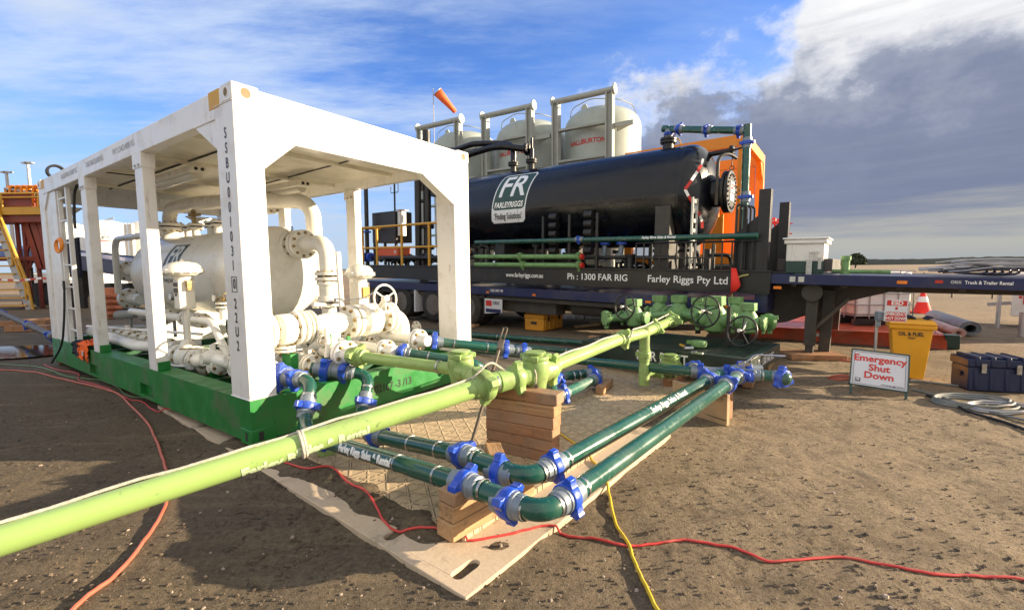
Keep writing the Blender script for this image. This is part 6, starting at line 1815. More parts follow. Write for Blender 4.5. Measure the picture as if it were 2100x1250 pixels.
# ------------------------------------------------------------------ silos behind the tank
SF = frame((2.78, 13.0, 0), (1.4, -.87, 0), (.87, 1.4, 0))
def make_silo():
    rt_ = thing('silo', 'nearest and rightmost grey bulk silo in a lifting frame with complete red lettering', 'silo', M=SF, group='grey bulk silos behind the black tank')
    m = MB(SF); H_ = 6.2; Wd = 1.65
    for x in (-Wd, 0):
        m.bb(x - .11, x + .07, -.02, .02, 0, H_); m.bb(x - .12, x - .08, -.10, .10, 0, H_ - .05); m.bb(x + .05, x + .09, -.10, .10, 0, H_ - .05)
    for z in (5.35, 4.45, 3.5, 2.5): m.bb(-Wd + .09, -.12, -.09, .09, z - .03, z + .03)
    m.tube([(-Wd - .12, 0, H_), (.12, 0, H_)], .085, 14)
    m.build('lifting_frame', M['siloframe'], rt_)
    m = MB(SF)
    for x in (-Wd - .14, .10): m.lathe((x, 0, H_ + .01), X, [(0, .15), (.04, .15)], 20)
    m.build_each('frame_cap', M['silo'], rt_)
    cx, cy, R = -.72, 1.30, 1.16
    m = MB(SF)
    prof = [(1.0, .5), (2.2, R)] + [(5.55, R)] + [(5.55 + .60 * sin(a * pi / 20), R * (cos(a * pi / 20) ** .7) if a < 10 else .01) for a in range(1, 11)]
    m.lathe((cx, cy, 0), Z, prof, 56); 
    t_ = m.build('shell', M['silo'], rt_, ang=50)
    m = MB(SF)
    m.tube([(cx - .95, cy - .3, 5.85), (cx - .75, cy - .65, 6.15), (cx, cy - .95, 6.22), (cx + .75, cy - .65, 6.15), (cx + .98, cy, 6.12), (cx + 1.05, cy, 5.75)], .014, 6, .2)
    m.build('top_hoop', M['siloframe'], t_)
    m = MB(SF); m.prism([(-.10, 0), (.10, 0), (.10, .12), (.05, .22), (-.05, .22), (-.10, .12)], (cx - .35, cy - .55, 6.0), (1, 0, 0), (0, 0, 1), .05); m.build('lifting_lug', M['silo'], rt_)
    m = MB(SF)
    for z in (5.2, 4.2): m.bb(.10, .62, .05, .14, z, z + .12); m.prism([(0, 0), (.4, .12), (0, .24)], (.09, .3, z - .06), (1, 0, 0), (0, 0, 1), .03)
    m.build_each('bracket', M['siloframe'], rt_)
    m = MB(SF)
    for dx in (.55, -.55):
        for dy in (.6, -.6): m.bb(cx + dx - .06, cx + dx + .06, cy + dy - .06, cy + dy + .06, 0, 2.3)
    m.build_each('leg', M['siloframe'], rt_)
    m = MB(SF)
    def wr(a, b): t = a / R; return V((cx + (R + .006) * sin(t), cy - (R + .006) * cos(t), 4.97 + b))
    add_text(m, 'HALLIBURTON', 0, 0, 0, .19, .005, .92, 0, wrap=lambda a, b: wr(a - .06, b))
    m.build('lettering', M['letter_r'], t_)
    return rt_
silo = make_silo()
for (x, y), lab in (((.62, 14.2), 'middle grey bulk silo in a lifting frame, its red lettering partly hidden by black pipes'), ((-1.69, 15.36), 'farthest and leftmost grey bulk silo, behind the white frame and next to the windsock')):
    c = copy_tree(silo); c.matrix_basis = Matrix.Translation((x - 2.78, y - 13.0, 0)) @ SF; c['label'] = lab
# windsock
q = D(888, 182, 20); w0 = D(897, 188, 20); w1 = D(934, 230, 20.3)
ws = thing('windsock', 'orange windsock drooping from a thin pole above the silos', 'windsock', (q.x, 20, 0))
m = MB(); m.cyl((q.x, 20, 0), q, .03, .018, 8); m.build('pole', M['galv'], ws)
m = MB(); m.tube([w0, w0.lerp(w1, .3), w0.lerp(w1, .6), w1], lambda t: .21 - .12 * t, 18, caps=False); o = m.build('sock', M['sock'], ws); sd = o.modifiers.new('cloth', 'SOLIDIFY'); sd.thickness = .01
m = MB(); m.torus(w0, w1 - w0, .21, .015, 20, 6); m.build('hoop', M['galv'], ws)

# orange frame with orange tanks
of = V((4.88, 9.6, 0)); oa = V((.59, .807, 0)).normalized(); ob = V((-.807, .59, 0)).normalized()
OF = frame(of, oa, ob)
org = thing('container_frame', 'bright orange open container frame holding orange vessels behind the black tank', 'container frame', M=OF)
m = MB(OF); OH, OW, OL = 4.05, 2.44, 2.65
for u in (0, OW - .16):
    for v in (0, OL - .18): m.bb(u, u + .16, v, v + .18, 1.38, OH)
for v in (0, OL - .12): m.bb(.16, OW - .16, v, v + .12, OH - .22, OH)
for u in (0, OW - .1): m.bb(u, u + .1, .18, OL - .18, OH - .24, OH); m.bb(u, u + .1, .18, OL - .18, 1.38, 1.6)
m.bb(.16, OW - .16, 0, .12, 1.38, 1.6)
m.prism([(.16, OH - .22), (.16, OH - .6), (.5, OH - .22)], (0, .12, 0), (1, 0, 0), (0, 0, 1), .1)
m.prism([(OW - .16, OH - .22), (OW - .16, OH - .6), (OW - .5, OH - .22)], (0, .12, 0), (1, 0, 0), (0, 0, 1), .1)
m.bb(OW - .09, OW - .05, .2, OL - .2, OH - 1.0, OH - .25)
m.build('frame', M['orange'], org, bev=.006)
m = MB(OF); m.bb(0, .17, 0, .19, OH, OH + .04); m.tube([(.02, 1.6, OH), (.02, 1.6, OH + .12), (.02, 1.4, OH + .14), (.02, 1.35, OH)], .015, 6, .06); m.build('corner_block', M['yellow'], org)
for (u, v, r_) in ((.75, 1.2, .52), (1.5, .62, .42)):
    m = MB(OF); prof = [(1.45, r_)] + [(3.05 + .30 * sin(a * pi / 16), r_ * max(cos(a * pi / 16), .01)) for a in range(9)]
    m.lathe((u, v, 0), Z, prof, 36); o = m.build('vessel', M['orange'], org, ang=50)
m = MB(OF); m.bb(.10, .14, .5, .85, 1.5, 2.4); m.bb(.09, .15, .45, .5, 1.5, 2.45); m.build('door_frame', M['orange'], org)
m = MB(OF); m.bb(-.5, OW + .5, -.6, OL + 1, 1.10, 1.34); m.bb(-.5, OW + .5, 1.0, 1.2, .2, 1.1); m.bb(-.5, OW + .5, 3.0, 3.2, .2, 1.1); 
m.build('flat_trailer', M['chassis'], label='grimy flat trailer deck under the orange container frame', cat='trailer')
q = D(1592, 500, 11.2)
rf = thing('pipe_cage', 'red welded pipe cage seen between the two black bolster posts', 'pipe cage', (q.x, 11.2, 0))
m = MB()
z0, z1 = 1.2, D(1590, 446, 11.2).z
for k in range(7): m.tube([(q.x - .35 + .1 * k, 11.2, z0), (q.x - .35 + .1 * k, 11.2, z1 - .04 * (k % 3)), (q.x - .35 + .1 * k, 11.6, z1 - .1)], .022, 8, .05)
for z in (1.7, 2.1, z1 - .15): m.bar((q.x - .4, 11.17, z), (q.x + .35, 11.17, z), .03)
m.build('cage', M['red'], rf)
m = MB()
q2 = D(1556, 520, 10.4); m.torus((q2.x, 10.4, 2.0), (0, 1, .2), .22, .03, 20, 8); m.torus((q2.x, 10.4, 1.6), (0, 1, .2), .20, .03, 20, 8)
m.build('hose_reel', M['red'], label='coiled red hose hanging between the orange frame and the near black bolster post', cat='hose')

# toolbox, timbers on the far ground
def obox(name, c, cr, cb, h, mt, label, cat, lid=.3, ribs=4, latch=True):
    """moulded lidded box: near bottom corner c, right bottom cr, left/back bottom cb"""
    x = (cr - c); y = (cb - c); Lx = x.length; F = frame(c, x, y); Ly = max(.3, (F.inverted() @ cb).y)
    rt_ = thing(name, label, cat, M=F)
    m = MB(F); m.bb(0, Lx, 0, Ly, 0, h * (1 - lid)); 
    for k in range(ribs): xx = Lx * (k + .5) / ribs; m.bb(xx - .02, xx + .02, -.012, Ly + .012, .02, h * (1 - lid) - .02)
    m.build('box_body', M[mt], rt_, bev=.012)
    m = MB(F); m.bb(-.012, Lx + .012, -.012, Ly + .012, h * (1 - lid) + .003, h - .02)
    m.bb(.03, Lx - .03, .03, Ly - .03, h - .02, h)
    for k in range(ribs): xx = Lx * (k + .5) / ribs; m.bb(xx - .02, xx + .02, -.022, Ly + .02, h * (1 - lid) + .01, h + .006)
    m.build('lid', M[mt], rt_, bev=.012)
    if latch:
        m = MB(F)
        for k in (0.22, .78): m.bb(Lx * k - .02, Lx * k + .02, -.03, -.012, h * .55, h * .82)
        m.build_each('latch', M['steel' if mt == 'bluebox' else 'gasket'], rt_)
        m = MB(F); m.bb(-.018, -.012, Ly * .35, Ly * .65, h * .38, h * .52); m.build('handle', M['gasket'], rt_)
    return rt_
obox('toolbox', G(1115, 679), G(1154, 670.5), G(1072, 676.5), .37, 'toolbox', 'orange plastic toolbox standing on the ground in front of the trailer wheels', 'toolbox', ribs=5)
obox('storage_case', G(1984, 800), G(2112, 807), G(1962, 788), .36, 'bluebox', 'dark blue lidded plastic storage case at the right edge of the picture', 'storage case', ribs=4)
for k, (px, py, l, w) in enumerate(((1205, 668, 'near'), (1225, 664, 'far'), )if 0 else ((1205, 669, .7, 'longer'), (1228, 662, .5, 'shorter'))):
    q = G(px, py); timber(q, .55, l, .10, .05, '%s pale timber batten lying on the ground left of the mint green valves' % w.capitalize(), 'ply')
m = MB(); q = G(1195, 652)
for k in range(14): m.bar((q.x - 1.6 + .22 * k, q.y - .25, .012), (q.x - 1.5 + .22 * k, q.y + .45, .012), .012)
for k in range(5): m.bar((q.x - 1.6, q.y - .25 + .16 * k, .014), (q.x + 1.4, q.y - .2 + .16 * k, .014), .012)
m.build('steel_mesh_panel', M['galv'], label='flat steel mesh panel lying on the sunlit ground behind the orange toolbox', cat='mesh panel')
m = MB(); q = G(1188, 648); m.cyl((q.x, q.y - .9, 0), (q.x, q.y - .9, 1.3), .012, n=6); m.build('marker_rod', M['blackm'], label='thin black rod standing upright between the orange toolbox and the manifold', cat='rod')

# right-hand side: bund, tote, cone, bin, signs
bl, br, = G(1540, 690), G(1938, 714)
F = frame(bl, br - bl, V((.25, 1, 0))); BLx = (br - bl).length; BLy = 4.4
bund = thing('spill_bund', 'low orange-red vinyl spill bund on the ground around the white tote', 'spill bund', M=F)
m = MB(F); n = 50; vs = []
for i in range(n + 1):
    for j in range(n + 1):
        x = BLx * i / n; y = BLy * j / n
        vs.append((x, y, .03 + .022 * noise.noise((x * 2.2, y * 2.2, 0)) + .012 * noise.noise((x * 7, y * 7, 3))))
m.add(vs, [(i * (n + 1) + j, (i + 1) * (n + 1) + j, (i + 1) * (n + 1) + j + 1, i * (n + 1) + j + 1) for i in range(n) for j in range(n)])
m.build('floor_sheet', M['bund'], bund)
m = MB(F)
def wall(a, b):
    a = V(a); b = V(b); d = (b - a).normalized(); s_ = d.cross(Z); N = 40; vs = []
    for k in range(N + 1):
        p = a.lerp(b, k / N); w = .02 * noise.noise((p.x * 2, p.y * 2, 4)); hh = .21 + .03 * noise.noise((p.x * 1.3, p.y * 1.3, 8))
        for (o_, z) in ((-.09, -.02), (-.08, hh * .6), (-.03, hh), (.03, hh), (.09, hh * .5), (.13, -.02)): vs.append(p + s_ * (o_ + w) + Z * z)
    m.add(vs, [(k * 6 + i, k * 6 + i + 1, k * 6 + 7 + i, k * 6 + 6 + i) for k in range(N) for i in range(5)] + [(0, 1, 2, 3, 4, 5), tuple(N * 6 + i for i in (5, 4, 3, 2, 1, 0))])
for a, b in (((0, 0, 0), (BLx, 0, 0)), ((BLx, 0, 0), (BLx, BLy, 0)), ((BLx, BLy, 0), (0, BLy, 0)), ((0, BLy, 0), (0, 0, 0))): wall(a, b)
m.build('side_wall', M['bund'], bund, ang=60)
m = MB(F); m.bb(BLx * .34, BLx * .39, -.105, -.095, .09, .15); m.build('white_patch', M['sign'], bund)
m = MB(F); m.bb(BLx - .02, BLx + .16, -.06, .14, 0, .22); m.build('corner_patch', M['logo_g'], bund, bev=.01)
# tote
q = D(1752, 672, 9.75); q2 = D(1866, 672, 9.75)
xx0, xx1 = q.x, q2.x; TF = frame((xx0, 9.75, .10), (1, -.04, 0), (.04, 1, 0)); Wt = xx1 - xx0
tote = thing('tote_tank', 'white plastic liquid tote in a tubular cage standing in the orange bund', 'liquid tote', M=TF)
m = MB(TF); m.bb(.02, Wt - .02, .02, .98, .14, 1.08); m.build('tank', M['ibc'], tote, bev=.05)
m = MB(TF); 
for k in range(5): x = Wt * k / 4; m.cyl((x, 0, .08), (x, 0, 1.10), .011, n=6); m.cyl((x, 1, .08), (x, 1, 1.10), .011, n=6)
for k in range(4): y = k / 3; m.cyl((0, y, .08), (0, y, 1.1), .011, n=6); m.cyl((Wt, y, .08), (Wt, y, 1.1), .011, n=6)
for z in (.14, .38, .62, .86, 1.1):
    for a, b in (((0, 0, z), (Wt, 0, z)), ((Wt, 0, z), (Wt, 1, z)), ((Wt, 1, z), (0, 1, z)), ((0, 1, z), (0, 0, z))): m.cyl(a, b, .011, n=6)
m.build('cage', M['galv'], tote)
m = MB(TF)
for y in (.05, .5, .95): m.bb(0, Wt, y - .05, y + .05, -.06, .07)
m.build_each('pallet', M['blackm'], tote)
# cone
q = G(1891, 641)
cone = thing('traffic_cone', 'orange traffic cone with a pale band beyond the yellow bin', 'traffic cone', q)
m = MB(); m.lathe(q, Z, [(.03, .20), (.60, .035), (.62, .02)], 24); m.box(q + V((0, 0, .015)), (.5, .5, .03)); m.build('cone_body', M['orange'] if 0 else M['flag'], cone)
m = MB(); m.lathe(q, Z, [(.30, .126), (.45, .0835)], 24, caps=False); m.build('reflective_band', M['letter_w'], cone)
# yellow bin
c = G(1858, 780); r_ = G(1893, 779); 
vd_ = V((c.x, c.y, 0)).normalized(); bxr = V((vd_.y, -vd_.x, 0)); BF = frame((c.x, c.y, 0), bxr + vd_ * .12, vd_); bh = .655
BF = BF @ Matrix.Translation((-.11, 0, 0)) @ Matrix.Scale(.84, 4, (1, 0, 0)) @ Matrix.Scale(.8, 4, (0, 1, 0))
ybin = thing('wheelie_bin', 'yellow wheeled bin with black OIL & FUEL lettering behind the white sign', 'bin', M=BF)
def frustum(m, x0, x1, y0, y1, z0, X0, X1, Y0, Y1, z1):
    vs = [(x0, y0, z0), (x1, y0, z0), (x1, y1, z0), (x0, y1, z0), (X0, Y0, z1), (X1, Y0, z1), (X1, Y1, z1), (X0, Y1, z1)]
    m.add(vs, [(3, 2, 1, 0), (4, 5, 6, 7), (0, 1, 5, 4), (1, 2, 6, 5), (2, 3, 7, 6), (3, 0, 4, 7)])
m = MB(BF); frustum(m, 0, .31, .0, .34, .03, -.06, .385, -.03, .42, bh); m.bb(-.085, .41, -.055, .45, bh - .055, bh); m.build('bin_body', M['bin'], ybin, bev=.014)
m = MB(BF); frustum(m, -.09, .415, -.07, .46, bh + .002, -.06, .38, -.03, .43, bh + .05); m.bb(.0, .3, .44, .50, bh - .03, bh + .03); m.build('lid', M['bin'], ybin, bev=.012)
m = MB(BF); m.cyl((-.01, .36, .07), (.02, .36, .07), .07, n=20); m.cyl((.29, .36, .07), (.32, .36, .07), .07, n=20); m.build_each('wheel', M['rubber'], ybin)
m = MB(BF); tl = .0
def binface(px, py):
    t = fp(BF, px, py, y=-.02); return t
q = binface(1874, 685)
add_text(m, 'OIL & FUEL', (q.x - .03, -.032, q.z), (1, 0, 0), (0, .04, 1), .060, .0015, .9, lift=.004); add_text(m, 'ONLY', (q.x - .02, -.028, q.z - .045), (1, 0, 0), (0, .04, 1), .032, .0008, .9, lift=.004)
m.build('lettering', M['letter_k'], ybin)
m = MB(BF); vs = []
for j in range(7):
    for i in range(9): vs.append((.10 + .036 * i, .10 + .05 * j, bh + .060 + .02 * noise.noise((i * .5, j * .5, 0)) + .02 * sin(i)))
m.add(vs, [(j * 9 + i, j * 9 + i + 1, (j + 1) * 9 + i + 1, (j + 1) * 9 + i) for j in range(6) for i in range(8)])
o = m.build('rag', M['navycloth'], label='black rag or sheet draped over the lid of the yellow bin', cat='sheet'); o.modifiers.new('t', 'SOLIDIFY').thickness = .012
# fire extinguisher
q = G(1842, 762)
ex = thing('fire_extinguisher', 'red fire extinguisher with black hose hanging between the white sign and the yellow bin', 'fire extinguisher', q)
m = MB(); m.lathe(q, Z, [(.02, .035), (.03, .045), (.26, .045), (.30, .03), (.32, .015)], 20); m.build('cylinder', M['red'], ex)
m = MB(); m.tube([q + V((0, -.01, .33)), q + V((.06, -.02, .36)), q + V((.09, -.03, .25)), q + V((.07, -.04, .12))], .010, 8, .05); m.bar(q + V((-.03, 0, .34)), q + V((.05, 0, .35)), .02, .02); m.build('hose', M['blackhose'], ex)
m = MB(); m.lathe(q, Z, [(.14, .0455), (.20, .0455)], 20, caps=False); m.build('label_band', M['sign'], ex)
# ESD sign on its post
Ye = 4.98
q = D(1799, 640, Ye); 
esd = thing('warning_sign', 'small red and white ESD sign on a thin post above the yellow bin', 'sign', (q.x, Ye, 0))
m = MB(); m.cyl((q.x, Ye, 0), (q.x, Ye, q.z), .014, n=10); m.bar((q.x, Ye, q.z), (D(1836, 640, Ye).x, Ye, q.z + .02), .02); m.build('post', M['galv'], esd)
m = MB(); t0, t1 = D(1797, 657, Ye - .03), D(1811, 638, Ye - .03); m.bb(t0.x, t1.x, Ye - .06, Ye, t0.z, t1.z); m.cyl((q.x, Ye - .03, t0.z - .07), (q.x, Ye - .03, t0.z), .018, n=12); m.build('switch_box', M['collar'], esd, bev=.006)
TLc, TRc, BRc, BLc = [D(px, py, Ye - .09) for px, py in ((1817, 613), (1863, 615), (1859, 660), (1813, 658))]
ex_ = (TRc - TLc).normalized(); ez_ = (TLc - BLc).normalized(); ez_ = (ez_ - ex_ * ez_.dot(ex_)).normalized(); Wd = (TRc - TLc).length; Hd = (TLc - BLc).length
cc = (TLc + BRc) / 2; nn = ex_.cross(ez_)
def quad(m, c, x, z, w, h, lift): 
    nq = x.cross(z); c = c + nq * lift; m.add([c - x * w / 2 - z * h / 2, c + x * w / 2 - z * h / 2, c + x * w / 2 + z * h / 2, c - x * w / 2 + z * h / 2], [(0, 1, 2, 3)])
m = MB(); m.add([cc + ex_ * a * Wd / 2 + ez_ * b * Hd / 2 + nn * k for k in (0, -.006) for a, b in ((-1, -1), (1, -1), (1, 1), (-1, 1))], [(0, 1, 2, 3), (7, 6, 5, 4), (0, 4, 5, 1), (1, 5, 6, 2), (2, 6, 7, 3), (3, 7, 4, 0)])
sg = m.build('sign_panel', M['sign'], esd)
m = MB(); quad(m, cc + ez_ * Hd * .34, ex_, ez_, Wd * .90, Hd * .24, .002); quad(m, cc - ez_ * Hd * .27, ex_, ez_, Wd * .90, Hd * .40, .002)
m.lathe(cc + ez_ * Hd * .10 + nn * .001, nn, [(0, Hd * .065), (.001, Hd * .065)], 18); m.build('red_band', M['letter_r'], sg)
m = MB(); add_text(m, 'ESD', cc + ez_ * Hd * .34, ex_, ez_, .062, .0015, 1.25, lift=.004); add_text(m, 'EMERGENCY', cc - ez_ * Hd * .17, ex_, ez_, .044, .0008, .90, lift=.004); add_text(m, 'SHUT DOWN', cc - ez_ * Hd * .36, ex_, ez_, .044, .0008, .92, lift=.004); m.build('lettering', M['letter_w'], sg)
# A-frame sign
c4 = [D(1751, 716, 4.86), D(1869, 730, 4.60), D(1858, 803, 4.48), D(1739, 785, 4.74)]
ex_ = ((c4[1] - c4[0]) + (c4[2] - c4[3])).normalized(); ez_ = ((c4[0] - c4[3]) + (c4[1] - c4[2])).normalized(); ez_ = (ez_ - ex_ * ez_.dot(ex_)).normalized()
cc = sum(c4, V((0, 0, 0))) / 4; Wd = (c4[1] - c4[0]).length * .98; Hd = (c4[0] - c4[3]).length * 1.0; nn = ex_.cross(ez_)
afr = thing('frame_sign', 'white folding frame sign reading Emergency Shut Down in red on the dirt at right', 'sign', (cc.x, cc.y, 0))
def slab(m, c, x, z, w, h, t): 
    nq = x.cross(z); m.add([c + x * a * w / 2 + z * b * h / 2 + nq * k for k in (0, -t) for a, b in ((-1, -1), (1, -1), (1, 1), (-1, 1))], [(0, 1, 2, 3), (7, 6, 5, 4), (0, 4, 5, 1), (1, 5, 6, 2), (2, 6, 7, 3), (3, 7, 4, 0)])
m = MB(); slab(m, cc, ex_, ez_, Wd, Hd, .012); sgn = m.build('sign_panel', M['sign'], afr)
m = MB()
for a in (-1, 1):
    m.bar(cc + ex_ * a * (Wd / 2 + .004) - ez_ * Hd / 2 + nn * .002, cc + ex_ * a * (Wd / 2 + .004) + ez_ * (Hd / 2 + .006) + nn * .002, .010, .022, up=nn)
    m.bar(cc + ez_ * a * (Hd / 2 + .004) - ex_ * Wd / 2 + nn * .002, cc + ez_ * a * (Hd / 2 + .004) + ex_ * Wd / 2 + nn * .002, .010, .022, up=nn)
    f = cc + ex_ * a * (Wd / 2 - .01) - ez_ * Hd / 2; k = f.z / ez_.z; m.bar(f, f - ez_ * k, .022, .012, up=nn)
    tp_ = cc + ex_ * a * (Wd / 2 - .01) + ez_ * Hd / 2 - nn * .015; bk = V((tp_.x - nn.x * .26, tp_.y - nn.y * .26 , 0)); m.bar(tp_, bk, .022, .012, up=nn)
m.build('frame', M['signframe'], afr)
m = MB()
for a in (-1, 1):
    m.bar(cc + ex_ * a * (Wd / 2 - .02) - ez_ * (Hd / 2 - .018) + nn * .001, cc + ex_ * a * (Wd / 2 - .02) + ez_ * (Hd / 2 - .018) + nn * .001, .003, .002, up=nn)
    m.bar(cc + ez_ * a * (Hd / 2 - .018) - ex_ * (Wd / 2 - .02) + nn * .001, cc + ez_ * a * (Hd / 2 - .018) + ex_ * (Wd / 2 - .02) + nn * .001, .003, .002, up=nn)
bl_ = cc - ex_ * Wd * .37 - ez_ * Hd * .35
quad(m, bl_, ex_, ez_, .046, .040, .003)
add_text(m, 'www.farleyriggs.com.au', cc + ex_ * Wd * .24 - ez_ * Hd * .41, ex_, ez_, .022, .0003, .85, lift=.003)
m.build('print', M['letter_k'], sgn)
m = MB()
for w, dz in (('Emergency', .28), ('Shut', .03), ('Down', -.19)): add_text(m, w, cc + ez_ * Hd * dz, ex_, ez_, .098, .0028, 1.0, lift=.003)
m.build('lettering', M['letter_r'] if 0 else M['red'], sgn)
m = MB(); add_text(m, 'FR', bl_, ex_, ez_, .036, .0006, .9, lift=.005); m.build('emblem', M['letter_w'], sgn)
# tarp rolls
def roll(name, a, b, r, mt, label, spiral=True, inner='tarp_in'):
    rt_ = thing(name, label, 'tarp roll', (a + b) / 2 * 1.0); a = a + Z * r; b = b + Z * r; d = (b - a).normalized()
    m = MB(); N = 40; vs = []; x = d.cross(Z).normalized(); S_ = 64
    for j in range(N + 1):
        p = a.lerp(b, j / N)
        for k in range(S_ + 1):
            t = 2 * pi * 2.6 * k / S_; rr = r * (1 - .45 * k / S_) * (1 + .06 * noise.noise((cos(t) * 1.2, sin(t) * 1.2, j * .12)))
            vs.append(p + x * rr * cos(t) * 1.1 + Z * rr * sin(t) * .92)
    m.add(vs, [(j * (S_ + 1) + k, j * (S_ + 1) + k + 1, (j + 1) * (S_ + 1) + k + 1, (j + 1) * (S_ + 1) + k) for j in range(N) for k in range(S_)])
    o = m.build('sheet', M[mt], rt_, ang=70); sd = o.modifiers.new('t', 'SOLIDIFY'); sd.thickness = .012
    m = MB(); m.tube([a.lerp(b, .02), b - d * .01], r * .50, 20, caps=False); o = m.build('inner_turn', M[inner], rt_); o.modifiers.new('t', 'SOLIDIFY').thickness = .01
roll('tarp_roll', G(1902, 668), G(1966, 694), .10, 'tarp_w', 'thinner pale pinkish rolled tarpaulin lying beside the orange bund', inner='tarp_w')
roll('tarp_roll', G(1915, 661), G(1990, 690), .15, 'tarp_g', 'thicker grey rolled tarpaulin with a black lining, open end facing right')
# white caravan at the right edge
q = G(2070, 672); cv = thing('site_caravan', 'white towable equipment housing cut off by the right edge of the picture', 'caravan', (q.x + 1.0, q.y, 0))
vv = V((q.x, q.y, 0)).normalized(); CF = frame(q, V((vv.y, -vv.x, 0)), vv)
m = MB(CF); m.bb(0, 2.2, 0, 1.6, .25, 1.12); m.bb(.2, 2.2, -.03, 0, .5, .9); m.build('body', M['ibc'], cv, bev=.05)
m = MB(CF); m.bar((-.35, .3, .45), (0, .3, .5), .07); m.build('drawbar', M['galv'], cv)
m = MB(); q5 = G(2045, 672); m.cyl(q5, q5 + Z * .7, .035, n=10); m.build('jack_leg', M['galv'], cv)
m = MB(); q6 = G(2094, 690); m.cyl(q6, q6 + Z * .45, .045, n=10); m.build('jack_leg', M['galv'], cv)
m = MB(); 
m = MB(CF)
for k in range(5): m.bb(.10, .14, -.012, -.001, .62 + .09 * k, .67 + .09 * k)
m.bb(.16, .19, -.012, -.001, .5, 1.05); m.build_each('vent', M['red'], cv)
# green mesh strip, fence posts, red implement, bush
g0, g1 = D(1700, 599, 21), D(2300, 600, 24)
m = MB(); m.bar((g0.x, g0.y, .10), (g1.x, g1.y, .10), .03, .20); m.build('silt_fence', M['gfence'], label='low bright green mesh fence strip far across the bare field', cat='fence')
for k, px in enumerate((1800, 1892, 1952, 2035)):
    q = G(px, 612 if k != 2 else 610); m = MB(); m.cyl(q, q + Z * (.35 if k != 1 else .9) * 1.1, .03, n=6)
    m.build('fence_post', M['darksteel'], label='thin dark fence post in the far field, number %s from the left' % ('one', 'two', 'three', 'four')[k] if 0 else ('leftmost thin post in the far field, above the white tote', 'thin post in the far field just beyond the traffic cone', 'thin post in the far field right of the traffic cone', 'rightmost thin post in the far field, near the white caravan')[k], cat='post', group='thin posts in the far field')
q = G(1715, 624)
m = MB(); 
for k in range(6): m.bar(q + V((-.9 + .3 * k, 0, .12)), q + V((-.5 + .3 * k, 1.2, .32)), .05)
m.bar(q + V((-1, .1, .18)), q + V((1.0, .2, .15)), .07); m.bar(q + V((-1, 1.1, .4)), q + V((1.0, .9, .25)), .06); m.bar(q + V((-.8, .2, .2)), q + V((.2, .8, .75)), .05)
m.build('farm_implement', M['red'], label='red tubular steel implement lying behind the orange bund near the landing leg', cat='implement')
m = MB(); q = G(1680, 655); m.lathe(q, Z, [(0, .09), (.22, .07), (.25, .03)], 14); m.build('bucket', M['bin'], label='small yellow bucket behind the landing leg', cat='bucket')
def far_tree(px, Y, h, w):
    q = D(px, 500, Y); rt_ = thing('bush', 'round dark green tree alone on the skyline beyond the white storage box', 'tree', (q.x, Y, 0))
    m = MB(); m.cyl((q.x, Y, 0), (q.x, Y, h * .5), .3, .15, 8); m.build('trunk', M['darksteel'], rt_)
    m = MB(); r = random.Random(9)
    for k in range(1500):
        a = r.uniform(0, 6.28); e = r.uniform(-.4, 1.57); rr = r.uniform(.5, 1) ** .4
        c = V((q.x + w * rr * cos(a) * cos(e), Y + w * .6 * rr * sin(a) * cos(e), h * .42 + h * .55 * rr * max(sin(e), -.3) * (1 + .25 * noise.noise((a * 2, e * 2, 0)))))
        s_ = w * .09; u_ = V((r.uniform(-1, 1), r.uniform(-1, 1), r.uniform(-1, 1))).normalized() * s_; v_ = V((r.uniform(-1, 1), r.uniform(-1, 1), r.uniform(-1, 1))).normalized() * s_
        m.add([c - u_, c + v_, c + u_, c - v_], [(0, 1, 2, 3)])
    m.build('crown', M['bush'], rt_, smooth=False)
far_tree(1757, 160, 5.0, 3.6)

# ------------------------------------------------------------------ left background
R_ = G(35, 640)
rig = thing('rig_platform', 'maroon rig platform with yellow handrails and steps at the far left', 'platform', (R_.x, R_.y, 0))
YR = 17.0
def L(px, py, Y=YR): return D(px, py, Y)
pz = L(40, 424).z; ph_ = L(40, 388).z
x0, x1 = L(-120, 400).x, L(86, 400).x
m = MB(); m.bb(x0, x1, YR, YR + 1.0, pz - .28, pz); m.build('deck_edge', M['yellow'], rig)
m = MB(); m.bb(x0, x1 - .5, YR + .1, YR + .9, pz + .02, pz + .55); m.bb(L(48, 400).x, L(66, 400).x, YR + .3, YR + .8, pz, L(55, 384).z); m.bb(x0, x1 - .2, YR + .1, YR + .9, pz - .55, pz - .29)
for px in (26, 38, 56): x = L(px, 480).x; m.bar((x + .1, YR + .6, pz - .5), (x + .5, YR + .6, 1.5), .42, .3)
m.bar((L(20, 450).x, YR + .5, pz - .6), (L(55, 470).x, YR + .5, pz - 1.6), .15)
m.build_each('steelwork', M['maroon'], rig, bev=.02)
m = MB()
zr = L(60, 396).z
for z in (zr, (zr + pz) / 2 + .1): m.tube([(x0, YR, z), (x1, YR, z)], .035, 8); m.tube([(x1, YR, z), (x1, YR + .9, z)], .035, 8)
for px in (2, 78, 86): x = L(px, 400).x; m.cyl((x, YR, pz), (x, YR, zr), .035, n=8)
m.build('hand_rail', M['yellow'], rig)
m = MB(); m.bb(L(28, 385).x, L(48, 385).x, YR + .5, YR + 1.2, pz + .6, L(40, 386).z); m.tube([(L(0, 400).x, YR + .2, pz + .7), (L(25, 400).x, YR + .2, pz + .62), (L(60, 410).x, YR + .2, pz + .5)], .06, 8); m.build('machinery', M['galv'], rig)
m = MB()
for px in (6, 20, 44, 66, 76): x = L(px, 470).x; m.cyl((x, YR + .5, 0), (x, YR + .5, pz - .5), .07, n=8)
for a_, b_ in ((6, 44), (20, 66), (44, 76)): m.bar((L(a_, 470).x, YR + .5, 1.4), (L(b_, 470).x, YR + .5, pz - .6), .07)
